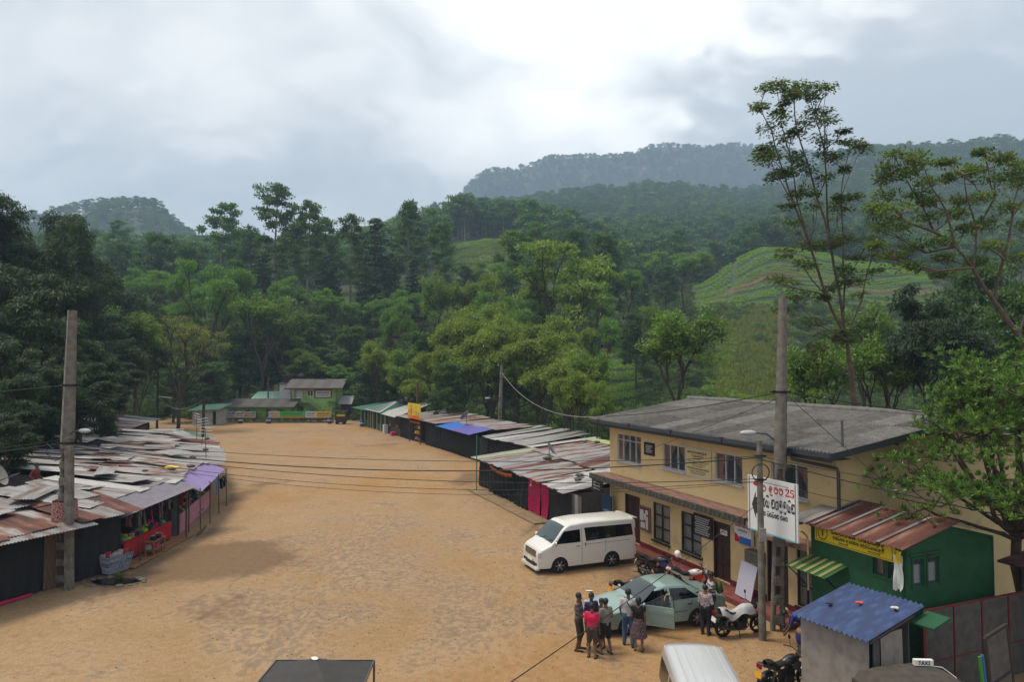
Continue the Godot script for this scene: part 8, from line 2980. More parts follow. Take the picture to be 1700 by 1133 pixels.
# broad shrub-like tree with rosettes of long glossy leaves
func rosette_tree() -> void:
	rng.seed = 909
	var base := V(15.3, 0, -20.6)
	var o := thing("glossy_leaved_tree", "glossy leaved tree with bright rosettes behind the green hut", "tree", base)
	var tb := MB.new()
	var ls := LeafSet.new()
	tb.tube(limb_path(Vector3.ZERO, V(-0.3, 3.6, 0.1), 0, 4, 0.03), taper(0.17, 0.13, 5), 9, false)
	var hubs := []
	for i in 26:
		var az := i * 2.39996
		var el := rng.randf_range(-0.6, 1.3)
		var r := rng.randf_range(1.6, 3.5)
		var tip := V(-0.5, 5.9, 0.3) + V(cos(az) * cos(el) * r * 1.1, sin(el) * r * 1.05 - 0.4, sin(az) * cos(el) * r)
		tb.tube(limb_path(V(-0.3, 3.4 + rng.randf() * 0.4, 0.1), tip, 0.05, 5, 0.05), taper(0.075, 0.03, 6), 6, false)
		hubs.append(tip)
	for h in hubs:
		for k in 6:
			var e: Vector3 = h + rdir() * V(1.25, 0.9, 1.25) * rng.randf_range(0.5, 1.1)
			tb.tube(limb_path(h.lerp(V(-0.4, 4.6, 0.2), 0.15), e, 0.04, 3, 0.05), taper(0.028, 0.012, 4), 5, false)
			for s in 18:
				var d := rdir()
				d.y = absf(d.y) * 0.8 - 0.15
				var c := e + d * rng.randf_range(0.25, 0.85)
				if s < 7:
					tb.tube(PackedVector3Array([e, c]), PackedFloat32Array([0.010, 0.006]), 4, false)
				var up := (d * 0.8 + Vector3.UP * 0.7).normalized()
				var sx := up.cross(Vector3.RIGHT).normalized()
				var sz := sx.cross(up)
				var tint := rng.randf()
				for j in 9:
					var a := j * 2.39996 + rng.randf() * 0.4
					var sp := lerpf(0.25, 1.25, j / 8.0)
					var ax := (up * cos(sp) + (sx * cos(a) + sz * sin(a)) * sin(sp)).normalized()
					var l := rng.randf_range(0.12, 0.22)
					var wv := ax.cross(up).normalized() * l * 0.17
					var fresh := 1.0 if j < 3 else 0.0
					ls.leaf(c, ax * l, wv, Color(0.055, 0.11, 0.022).lerp(Color(0.10, 0.19, 0.03), tint * 0.7 + 0.3 * rng.randf()).lerp(Color(0.20, 0.30, 0.05), fresh * (0.2 + 0.6 * tint)))
	part(o, "trunk", tb, M.bark)
	part(o, "crown", ls.mesh(), M.leaf_gloss)

func build_near_trees() -> void:
	M.leaf_gloss = leafy(Color(0.7, 0.85, 0.25), 0.38)
	M.bark_brown = noisy([[0.2, Color(0.27, 0.20, 0.17)], [0.8, Color(0.46, 0.38, 0.33)]], 1.5, 0.9, 97)
	drawn_tree("sparse_eucalyptus", "tall open eucalyptus with several bare stems behind the yellow building", SPARSE_LIMBS, SPARSE_TUFTS, {seed = 71, extra = 0.8, big = 1.3, leaves = 190, leaf = 0.20, asp = 0.42, flat = 0.75, c1 = Color(0.05, 0.085, 0.03), c2 = Color(0.15, 0.19, 0.05), c3 = Color(0.22, 0.10, 0.04), c3n = 0.05, droop = 0.25}, M.bark_brown)
	drawn_tree("spreading_tree", "spreading tree with flat olive leaf tufts on a leaning trunk", SPREAD_LIMBS, SPREAD_TUFTS, {seed = 73, big = 1.15, leaves = 260, leaf = 0.20, asp = 0.4, flat = 0.5, c1 = Color(0.06, 0.095, 0.022), c2 = Color(0.18, 0.25, 0.05), c3 = Color(0.26, 0.10, 0.035), c3n = 0.03}, M.bark_brown)
	rosette_tree()

func concrete_pole(pos: Vector3, top: Vector3, w: float, label: String, ladder := true) -> Node3D:
	var o := thing("concrete_pole", label, "utility pole", pos)
	var d := top - pos
	var u := d.normalized()
	var s := Vector3.RIGHT
	var n := 9
	# two legs joined by webs at intervals, solid above
	var mb := MB.new()
	for k in [-1.0, 1.0]:
		mb.tube(PackedVector3Array([s * k * w * 0.36, d * 0.55 + s * k * w * 0.22]), PackedFloat32Array([w * 0.21, w * 0.17]), 4)
	mb.tube(PackedVector3Array([d * 0.50, d]), PackedFloat32Array([w * 0.50, w * 0.33]), 4)
	part(o, "shaft", mb, M.concrete)
	for i in n:
		var t := 0.02 + 0.52 * i / n
		pbeam(o, "web", M.concrete, d * t, d * (t + 0.026), w * 0.62, w * 0.55, Vector3.BACK)
	return o

func fitting(o: Node3D, p: Vector3, w: float) -> void:
	var mb := MB.new()
	mb.lathe(p, Vector3.UP, [Vector2(w * 0.62, -0.04), Vector2(w * 0.62, 0.04)], 8)
	mb.box(p + V(w * 0.7, 0, 0), V(0.12, 0.05, 0.05))
	mb.box(p - V(w * 0.7, 0, 0), V(0.12, 0.05, 0.05))
	part(o, "cable_bracket", mb, M.black_metal)

func cable(a: Vector3, b: Vector3, sag: float, r: float, label: String, group := "overhead cables", m: Material = null) -> void:
	var p := PackedVector3Array()
	var q := PackedFloat32Array()
	for i in 25:
		var t := i / 24.0
		p.append(a.lerp(b, t) - Vector3.UP * sag * 4.0 * t * (1 - t) - a)
		q.append(r * 0.75)
	var mb := MB.new()
	mb.tube(p, q, 5)
	var o := part(self, "overhead_cable", mb, m if m else M.cable)
	o.position = a
	tag(o, label, "cable", group)

func street_lamp(o: Node3D, p: Vector3, d: Vector3, l: float) -> void:
	var n := Node3D.new()
	n.name = "lamp"
	o.add_child(n, true)
	n.position = p
	var mb := MB.new()
	var e := d * l + Vector3.UP * l * 0.35
	mb.tube(PackedVector3Array([Vector3.ZERO, d * l * 0.4 + Vector3.UP * l * 0.28, e]), PackedFloat32Array([0.025, 0.025, 0.025]), 7)
	part(n, "arm", mb, M.steel)
	mb = MB.new()
	mb.ball(e + d * 0.25, V(0.30, 0.09, 0.12), 8, Basis(Vector3.UP, atan2(-d.z, d.x)))
	part(n, "head", mb, plain(Color(0.62, 0.63, 0.64), 0.4))

func build_poles() -> void:
	# left pole with the slim pole in front of it
	var lp := V(-17.5, 0, -26.9)
	var o := concrete_pole(lp, V(-17.35, 10.8, -26.9), 0.60, "weathered concrete pole wrapped with a torn red poster by the left stalls")
	fitting(o, V(0.1, 7.85, 0), 0.5)
	fitting(o, V(0.08, 5.6, 0), 0.55)
	street_lamp(o, V(0.2, 5.9, 0.1), V(0.9, 0, 0.3).normalized(), 0.55)
	var mb := MB.new()
	mb.lathe(V(0.03, 2.6, 0), Vector3.UP, [Vector2(0.46, 0), Vector2(0.45, 0.35), Vector2(0.44, 0.75)], 10)
	part(o, "torn_poster", mb, noisy([[0.35, Color(0.40, 0.10, 0.12)], [0.5, Color(0.55, 0.22, 0.22)], [0.65, Color(0.62, 0.58, 0.55)]], 0.8, 0.9, 98, Vector3.ONE, 0.02, 0.0, 4, 1.0))
	mb = MB.new()
	mb.tube(PackedVector3Array([V(0.35, 5.2, 0.35), V(-0.1, 4.95, 0.42), V(-0.45, 5.2, 0.4), V(-0.5, 5.6, 0.36), V(-0.1, 5.3, 0.4), V(0.4, 5.45, 0.36)]), PackedFloat32Array([0.02, 0.02, 0.02, 0.02, 0.02, 0.02]), 5)
	part(o, "cable_loop", mb, M.cable)
	o = thing("timber_pole", "slim grey pole standing right in front of the left concrete pole", "utility pole", V(-17.0, 0, -26.55))
	pbeam(o, "shaft", M.concrete, Vector3.ZERO, V(-0.12, 5.5, 0), 0.24, 0.24, Vector3.BACK)
	# right pair beside the notice sign
	o = concrete_pole(V(8.62, 0, -22.5), V(8.95, 10.85, -22.5), 0.44, "tall concrete pole standing behind the white toilet sign")
	fitting(o, V(0.2, 7.75, 0), 0.4)
	street_lamp(o, V(-0.1, 6.2, 0.2), V(-1, 0, 0.25).normalized(), 0.7)
	o = thing("slim_pole", "slim grey pole with coiled cable in front of the white sign", "utility pole", V(7.86, 0, -21.75))
	prod(o, "shaft", M.concrete, Vector3.ZERO, V(-0.02, 6.25, 0), 0.115, 10, 0.085)
	pbox(o, "junction_box", M.grey_sheet, V(0.0, 3.3, 0.12), V(0.20, 0.4, 0.10))
	fitting(o, V(0, 5.75, 0), 0.18)
	fitting(o, V(0, 5.0, 0), 0.18)
	mb = MB.new()
	var ring := PackedVector3Array()
	var rr := PackedFloat32Array()
	for i in 25:
		var a := TAU * i / 24.0
		ring.append(V(-0.05 + 0.27 * cos(a), 5.25 + 0.27 * sin(a), 0.16 + 0.03 * sin(a)))
		rr.append(0.018)
	mb.tube(ring, rr, 5, false)
	part(o, "cable_coil", mb, M.cable)
	# white sign between the two poles
	var Y := -1.178
	o = thing("toilet_sign", "large white sign with grey arrow and rounded red and black writing", "sign", V(7.90, 3.18, -23.0), Y)
	pbox(o, "board", M.white_paint, V(1.08, 0.9, 0), V(2.16, 1.78, 0.05))
	for x in [0.08, 2.08]:
		pbox(o, "edge_strip", M.grey_sheet, V(x, 0.9, 0.03), V(0.03, 1.78, 0.02))
	mb = MB.new()
	mb.plate(V(0.38, 0.85, 0.027), Vector3.RIGHT, Vector3.UP, PackedVector2Array([Vector2(-0.18, 0.0), Vector2(0.0, 0.44), Vector2(0.0, 0.26), Vector2(0.22, 0.26), Vector2(0.22, -0.26), Vector2(0.0, -0.26), Vector2(0.0, -0.44)]), 0.006)
	part(o, "arrow", mb, plain(Color(0.16, 0.16, 0.17), 0.7))
	mb = MB.new()
	mb.plate(V(0.35, 1.58, 0.027), Vector3.RIGHT, Vector3.UP, PackedVector2Array([Vector2(-0.1, -0.05), Vector2(0.0, 0.05), Vector2(0.18, 0.08), Vector2(0.2, -0.08), Vector2(0.02, -0.10)]), 0.006)
	part(o, "red_flash", mb, M.ink_red)
	put_text(o, "c hcc", 0.24, 0.95, V(0.66, 1.36, 0.03), M.ink_red, 0.09)
	latin(o, "25", 0.26, V(1.86, 1.47, 0.03), M.ink_red, true, "lettering", 0.0, true)
	put_text(o, "ed beffgb", 0.34, 1.42, V(0.66, 0.86, 0.03), M.ink_black, 0.085)
	put_text(o, "eb dbdeb bab", 0.15, 1.15, V(0.62, 0.58, 0.03), M.ink_black, 0.10)
	pbox(o, "foot_band", plain(Color(0.45, 0.68, 0.75), 0.6), V(1.08, 0.03, 0.028), V(2.1, 0.05, 0.006))
	for y in [0.4, 1.4]:
		pbox(o, "bracket", M.steel, V(1.45, y, -0.45), V(0.05, 0.05, 0.85))
	# yard poles
	o = thing("timber_pole", "thin dark timber pole rising from the left stall roofs", "utility pole", V(-26.0, 0, -57.6))
	prod(o, "shaft", M.wood_dark, Vector3.ZERO, V(0.1, 6.1, 0), 0.14, 9, 0.10)
	fitting(o, V(0.09, 5.8, 0), 0.16)
	o = thing("timber_pole", "tall dark pole with tube lamp at the yard's far left corner", "utility pole", V(-46.6, 0, -90))
	prod(o, "shaft", M.wood_dark, Vector3.ZERO, V(0.0, 8.0, 0), 0.16, 9, 0.11)
	pbeam(o, "tube_lamp", M.white_paint, V(0.2, 4.6, 0), V(1.9, 4.4, 0), 0.08, 0.1)
	o = concrete_pole(V(-1.35, 0, -70.5), V(-1.05, 8.7, -70.5), 0.42, "concrete pole with street lamp behind the violet tarpaulin stall")
	street_lamp(o, V(-0.1, 5.0, 0.1), V(-0.9, 0, 0.4).normalized(), 0.9)
	fitting(o, V(0.1, 7.3, 0), 0.3)
	o = thing("timber_pole", "short brown pole behind the yellow picture board", "utility pole", V(-11.0, 0, -79.5))
	prod(o, "shaft", M.wood, Vector3.ZERO, V(0.0, 6.6, 0), 0.16, 9, 0.12)
	o = thing("timber_pole", "distant pole above the green kiosks", "utility pole", V(-20.6, 0, -108))
	mb = MB.new()
	mb.rod(Vector3.ZERO, V(0.0, 6.0, 0), 0.15, 9, 0.12)
	mb.rod(V(0, 4.9, 0), V(-1.9, 5.0, 0), 0.05, 6)
	part(o, "shaft", mb, M.wood_dark)
	o = thing("timber_pole", "thin grey pole behind the low hall's mossy roof", "utility pole", V(-39.9, 0, -112))
	prod(o, "shaft", M.wood, Vector3.ZERO, V(0.0, 7.0, 0), 0.13, 8, 0.1)
	# cables over the yard
	var L := V(-17.3, 5.6, -26.75)
	var R := V(7.86, 5.75, -21.65)
	cable(L + V(0, 0.15, 0), R, 0.45, 0.014, "upper thin cable crossing the yard between the two pole pairs")
	cable(L, R + V(0, -0.02, 0.05), 0.72, 0.026, "thick bundled cable crossing the yard")
	cable(L + V(0, -0.1, 0.05), R + V(0, -0.7, 0), 0.62, 0.016, "cable crossing the yard to the lower bracket of the slim pole")
	cable(L + V(0, -0.25, 0.1), R + V(0, -0.75, 0.1), 0.80, 0.012, "lowest slack cable crossing the yard")
	cable(L + V(0, -0.3, 0), R + V(0, -0.8, -0.05), 0.95, 0.010, "thin drooping wire below the yard cables")
	cable(V(-17.3, 7.85, -26.8), V(-25.9, 5.8, -57.6), 0.5, 0.018, "cable from the left concrete pole to the thin dark pole")
	cable(V(-17.5, 7.85, -26.9), V(-34, 8.6, -24), 0.7, 0.02, "cable leaving the left concrete pole away from the yard")
	cable(V(-17.5, 5.6, -26.9), V(-34, 5.0, -27), 0.5, 0.02, "lower cable leaving the left concrete pole over the trees")
	cable(V(-17.5, 5.75, -26.9), V(-34, 6.4, -30), 0.9, 0.014, "slack cable from the left pole into the trees")
	cable(V(-25.9, 5.8, -57.6), V(-46.5, 4.6, -90), 1.2, 0.03, "pale cable hanging between the two dark left poles", "overhead cables", M.grey_sheet)
	cable(V(-25.9, 5.7, -57.6), V(-27.0, 2.6, -103), 0.6, 0.02, "long cable from the thin dark pole to the far fence")
	cable(V(-1.05, 7.9, -70.4), V(4.6, 6.0, -35.0), 1.3, 0.03, "pale cable sagging from the lamp pole to the office corner", "overhead cables", M.grey_sheet)
	cable(V(8.8, 7.75, -22.4), V(4.6, 6.0, -35.2), 0.15, 0.022, "cable running from the tall pole over the grey roof")
	cable(V(9.0, 7.75, -22.5), V(24.0, 6.5, -26.0), 0.35, 0.026, "twisted cable leaving the tall pole past the glossy tree")
	cable(V(8.85, 7.6, -22.4), V(6.2, 5.0, -30.2), 0.03, 0.012, "service wire dropping from the tall pole to the office wall")
	cable(V(9.0, 7.6, -22.3), V(11.6, 4.2, -18.8), 0.03, 0.016, "stay wire running down to the rusty hut roof")
	cable(R, V(17.0, 4.9, -16.0), 0.2, 0.014, "upper cable from the slim pole across the green hut")
	cable(R + V(0, -0.1, 0), V(17.0, 4.1, -15.5), 0.15, 0.022, "thick cable from the slim pole across the green hut")
	cable(R + V(0, -0.8, 0), V(17.0, 3.6, -17.5), 0.1, 0.012, "thin lower wire from the slim pole behind the green hut")
	cable(V(7.86, 4.4, -21.6), V(-1.4, 3.95, -8.2), 0.12, 0.012, "single wire running low toward the near side of the yard")
	cable(V(-11.0, 6.3, -79.5), V(-1.2, 7.9, -70.6), 0.8, 0.025, "cable between the brown pole and the lamp pole")
	cable(V(-1.3, 5.4, -70.4), V(-7.0, 3.4, -75.0), 0.1, 0.05, "slanting pipe cable from the lamp pole to the stall roof")
	cable(V(-1.0, 5.0, -70.4), V(1.4, 2.9, -66.0), 0.0, 0.02, "straight stay wire of the lamp pole")

func build_small() -> void:
	rng.seed = 951
	# antennas on the left roofs
	for q in [[-24.6, -53.5, 2.9, "crooked white antenna mast on the left stall roof"], [-19.6, -44.0, 2.7, "thin antenna mast with white head near the awnings"], [-22.6, -50.0, 2.8, "leaning antenna beside the dark pole"]]:
		var o := thing("antenna", q[3], "antenna", V(q[0], q[2], q[1]), rng.randf() * 3.0)
		var mb := MB.new()
		mb.rod(Vector3.ZERO, V(0.1, 1.9, 0), 0.022)
		part(o, "mast", mb, M.steel)
		for k in 3:
			prod(o, "cross_rod", M.ink_white, V(-0.35 + 0.05 * k, 1.5 + k * 0.2, 0.2), V(0.5 - 0.1 * k, 1.6 + k * 0.2, -0.15), 0.018)
	var o := thing("satellite_dish", "white satellite dish on an arm at the left edge of the stalls", "satellite dish", V(-21.4, 2.9, -28.6), 0.6)
	var mb := MB.new()
	mb.rod(Vector3.ZERO, V(0.0, 0.9, 0), 0.03)
	mb.rod(V(0, 0.9, 0), V(0.75, 1.2, 0.2), 0.02)
	part(o, "mount", mb, M.steel)
	mb = MB.new()
	mb.lathe(V(0, 1.1, 0), V(0.8, 0.35, 0.3), [Vector2(0.02, 0), Vector2(0.25, 0.04), Vector2(0.42, 0.13), Vector2(0.45, 0.16)], 18)
	part(o, "dish", mb, plain(Color(0.60, 0.58, 0.52), 0.5))
	# litter, plates and bags on the ground
	for q in [[2.95, -26.4, "white scrap of paper on the dirt near the van's front wheel"], [4.15, -27.2, "white scrap of paper behind the van"], [-1.7, -14.6, "white scrap near the dark canopy"]]:
		mb = MB.new()
		mb.plate(V(0, 0.012, 0), Vector3.RIGHT, V(0, 0.15, 1).normalized(), PackedVector2Array([Vector2(-0.12, -0.08), Vector2(0.1, -0.1), Vector2(0.14, 0.06), Vector2(0.0, 0.12), Vector2(-0.14, 0.05)]), 0.012)
		var s := part(self, "paper_scrap", mb, M.paper)
		s.position = V(q[0], ground_bump(q[0], q[1]) + 0.01, q[1])
		tag(s, q[2], "litter")
	# helmet left on the motorbike's mirror
	mb = MB.new()
	mb.ball(Vector3.ZERO, V(0.13, 0.13, 0.15), 9)
	mb.box(V(0, -0.06, 0.12), V(0.2, 0.08, 0.06))
	var hm := part(self, "helmet", mb, M.paper)
	hm.position = V(6.6, 1.12, -27.5)
	tag(hm, "white helmet hung on the handlebar of the blue black motorbike", "helmet")
	# puddle hole with stones by the left stalls
	rng.seed = 952
	for i in 16:
		mb = MB.new()
		var r := rng.randf_range(0.06, 0.16)
		var rows := []
		for k in 5:
			var t := PI * k / 4.0
			var row := PackedVector3Array()
			for j in 8:
				var a := TAU * (j % 7) / 7.0
				var f := 1.0 + 0.25 * sin(a * 2.0 + i)
				row.append(V(sin(t) * cos(a) * r * f, cos(t) * r * 0.5, sin(t) * sin(a) * r * 0.8))
			rows.append(row)
		mb.grid(rows, true)
		var s := part(self, "stone", mb, M.concrete)
		var a2 := TAU * i / 16.0
		s.position = V(-15.9 + 1.15 * cos(a2) + rng.randf() * 0.2, 0.02, -27.5 + 0.6 * sin(a2))
		tag(s, "stone at the rim of the muddy hole by the patterned bin", "stone", "stones round the muddy hole")
	mb = MB.new()
	var fan := PackedVector3Array()
	for i in 20:
		var a := TAU * i / 20.0
		fan.append(V(cos(a) * (0.95 + 0.15 * sin(a * 3.0)), 0.03, -sin(a) * (0.42 + 0.06 * cos(a * 4.0))))
	mb.poly(fan)
	var pd := part(self, "puddle", mb, plain(Color(0.10, 0.075, 0.055), 0.12))
	pd.position = V(-15.8, 0.0, -27.5)
	pd.set_meta("kind", "structure")
	# weeds by the hole
	var ls := LeafSet.new()
	for i in 40:
		var d := rdir()
		d.y = absf(d.y) + 0.4
		ls.leaf(V(rng.randf() * 0.2, 0, rng.randf() * 0.15), d.normalized() * rng.randf_range(0.2, 0.45), d.cross(Vector3.UP).normalized() * 0.03, Color(0.08, 0.14, 0.03).lerp(Color(0.2, 0.2, 0.05), rng.randf()))
	var wd := part(self, "weed", ls.mesh(), M.leaf)
	wd.position = V(-15.9, 0.0, -27.9)
	tag(wd, "small yellow green weed growing at the muddy hole", "plant")
	# earth bank behind the left stalls
	mb = MB.new()
	var rows := []
	for j in 9:
		var row := PackedVector3Array()
		for i in 17:
			var a := TAU * i / 16.0
			var rr := 3.6 * (1.0 - j / 8.0)
			row.append(V(cos(a) * rr, 2.4 * smoothstep(0.0, 0.65, j / 8.0) + 0.1 * sin(i * 2.0 + j), sin(a) * rr))
		rows.append(row)
	mb.grid(rows, true)
	var bank := struct("earth_bank", mb, noisy([[0.2, Color(0.24, 0.20, 0.13)], [0.8, Color(0.34, 0.30, 0.18)]], 3.0, 0.95, 99))
	bank.position = V(-23.2, -0.05, -33.6)

# distance field of tapered capsules meshed as surface nets
class Field:
	var cell := 0.02
	var lo := Vector3.ZERO
	var nx := 0
	var ny := 0
	var nz := 0
	var g := PackedFloat32Array()

	func setup(a: Vector3, b: Vector3, c: float) -> void:
		cell = c
		lo = a
		nx = int((b.x - a.x) / c) + 2
		ny = int((b.y - a.y) / c) + 2
		nz = int((b.z - a.z) / c) + 2
		g.resize(nx * ny * nz)
		g.fill(1.0)

	func bone(a: Vector3, b: Vector3, ra: float, rb: float, k := 0.03, flat := 1.0) -> void:
		var pad := maxf(ra, rb) + k + cell * 2.0
		var l := a.min(b) - Vector3.ONE * pad
		var h := a.max(b) + Vector3.ONE * pad
		var x0 := clampi(int((l.x - lo.x) / cell), 0, nx - 1)
		var x1 := clampi(int((h.x - lo.x) / cell) + 1, 0, nx - 1)
		var y0 := clampi(int((l.y - lo.y) / cell), 0, ny - 1)
		var y1 := clampi(int((h.y - lo.y) / cell) + 1, 0, ny - 1)
		var z0 := clampi(int((l.z - lo.z) / cell), 0, nz - 1)
		var z1 := clampi(int((h.z - lo.z) / cell) + 1, 0, nz - 1)
		var d := b - a
		var dd := maxf(d.length_squared(), 1e-8)
		for z in range(z0, z1 + 1):
			for y in range(y0, y1 + 1):
				var i0 := (z * ny + y) * nx
				for x in range(x0, x1 + 1):
					var p := lo + Vector3(x, y, z) * cell
					var t := clampf((p - a).dot(d) / dd, 0.0, 1.0)
					var q := p - a - d * t
					q.z *= flat
					var v := q.length() - lerpf(ra, rb, t)
					var o := g[i0 + x]
					if k > 0.0 and absf(o - v) < k:
						var hh := (k - absf(o - v)) / k
						g[i0 + x] = minf(o, v) - hh * hh * k * 0.25
					elif v < o:
						g[i0 + x] = v

	func cut(n: Vector3, d: float) -> void:   # keep only the side where n·p < d
		for z in nz:
			for y in ny:
				var i0 := (z * ny + y) * nx
				for x in nx:
					if g[i0 + x] < cell * 2.0:
						var v := n.dot(lo + Vector3(x, y, z) * cell) - d
						if v > g[i0 + x]:
							g[i0 + x] = v

	func build(mb) -> void:
		var idx := PackedInt32Array()
		idx.resize(nx * ny * nz)
		idx.fill(-1)
		var pts := PackedVector3Array()
		var sx := 1
		var sy := nx
		var sz := nx * ny
		var off := [0, sx, sy, sx + sy, sz, sx + sz, sy + sz, sx + sy + sz]
		for z in nz - 1:
			for y in ny - 1:
				var i0 := (z * ny + y) * nx
				for x in nx - 1:
					var i := i0 + x
					var v0 := g[i]
					if v0 > cell * 1.9 or v0 < cell * -1.9:
						continue
					var neg := 0
					for k in 8:
						if g[i + off[k]] < 0.0:
							neg += 1
					if neg == 0 or neg == 8:
						continue
					var s := Vector3.ZERO
					var c := 0
					for e in [[0, 1], [2, 3], [4, 5], [6, 7], [0, 2], [1, 3], [4, 6], [5, 7], [0, 4], [1, 5], [2, 6], [3, 7]]:
						var a: float = g[i + off[e[0]]]
						var b: float = g[i + off[e[1]]]
						if (a < 0.0) != (b < 0.0):
							var t := a / (a - b)
							var pa := Vector3(e[0] & 1, (e[0] >> 1) & 1, e[0] >> 2)
							var pb := Vector3(e[1] & 1, (e[1] >> 1) & 1, e[1] >> 2)
							s += pa.lerp(pb, t)
							c += 1
					idx[i] = pts.size()
					pts.append(lo + (Vector3(x, y, z) + s / c) * cell)
		var nrm := PackedVector3Array()
		nrm.resize(pts.size())
		for k in pts.size():
			var p := (pts[k] - lo) / cell
			var x := clampi(int(p.x + 0.5), 1, nx - 2)
			var y := clampi(int(p.y + 0.5), 1, ny - 2)
			var z := clampi(int(p.z + 0.5), 1, nz - 2)
			var i := (z * ny + y) * nx + x
			nrm[k] = Vector3(g[i + sx] - g[i - sx], g[i + sy] - g[i - sy], g[i + sz] - g[i - sz]).normalized()
		for z in range(1, nz - 1):
			for y in range(1, ny - 1):
				var i0 := (z * ny + y) * nx
				for x in range(1, nx - 1):
					var i := i0 + x
					if idx[i] < 0:
						continue
					var a := g[i]
					for ax in 3:
						var st: int = [sx, sy, sz][ax]
						var b := g[i + st]
						if (a < 0.0) == (b < 0.0):
							continue
						var u: int = [sy, sz, sx][ax]
						var w: int = [sz, sx, sy][ax]
						var q := [idx[i], idx[i - u], idx[i - u - w], idx[i - w]]
						if q[0] < 0 or q[1] < 0 or q[2] < 0 or q[3] < 0:
							continue
						if a < 0.0:
							q = [q[0], q[3], q[2], q[1]]
						for t in [[0, 1, 2], [0, 2, 3]]:
							var pa := pts[q[t[0]]]
							var pb := pts[q[t[1]]]
							var pc := pts[q[t[2]]]
							var fn := (pc - pa).cross(pb - pa)
							var o := [q[t[0]], q[t[1]], q[t[2]]]
							if fn.dot(nrm[o[0]] + nrm[o[1]] + nrm[o[2]]) < 0.0:
								o = [o[0], o[2], o[1]]
							for m in o:
								mb.v.append(mb.xf * pts[m])
								mb.n.append(mb.xf.basis * nrm[m])
								mb.c.append(Color.WHITE)

func ik(a: Vector3, c: Vector3, l1: float, l2: float, hint: Vector3) -> Vector3:
	var d := c - a
	var l := clampf(d.length(), 0.02, l1 + l2 - 0.005)
	var u := d.normalized()
	var k := (l1 * l1 - l2 * l2 + l * l) / (2 * l)
	var h := sqrt(maxf(l1 * l1 - k * k, 0.0))
	var s := (hint - u * hint.dot(u)).normalized()
	return a + u * k + s * h

# five fingers rooted in a palm, slightly curled; d points along the hand, th toward the thumb side
func hand_mesh(mb: MB, w: Vector3, d: Vector3, th: Vector3, sc: float) -> void:
	d = d.normalized()
	th = (th - d * th.dot(d)).normalized()
	var pn := d.cross(th).normalized()
	var f := Field.new()
	var c := w + d * 0.09 * sc
	f.setup(c - Vector3.ONE * 0.125 * sc, c + Vector3.ONE * 0.125 * sc, 0.011)
	for k in 4:
		var o := (1.5 - k) * 0.019 * sc
		f.bone(w + th * o * 0.5, w + d * 0.085 * sc + th * o, 0.016 * sc, 0.013 * sc, 0.012)
		var len_: float = [0.066, 0.076, 0.070, 0.052][k] * sc
		var b := w + d * 0.085 * sc + th * o
		var m := b + (d + pn * 0.25).normalized() * len_ * 0.55
		f.bone(b, m, 0.0095 * sc, 0.0085 * sc, 0.004)
		f.bone(m, m + (d + pn * 0.8).normalized() * len_ * 0.45, 0.0085 * sc, 0.007 * sc, 0.004)
	var tb := w + d * 0.03 * sc + th * 0.026 * sc
	var tm := tb + (d * 0.75 + th * 0.7 + pn * 0.2).normalized() * 0.035 * sc
	f.bone(tb, tm, 0.013 * sc, 0.010 * sc, 0.008)
	f.bone(tm, tm + (d + th * 0.25 + pn * 0.3).normalized() * 0.03 * sc, 0.010 * sc, 0.008 * sc, 0.004)
	f.build(mb)

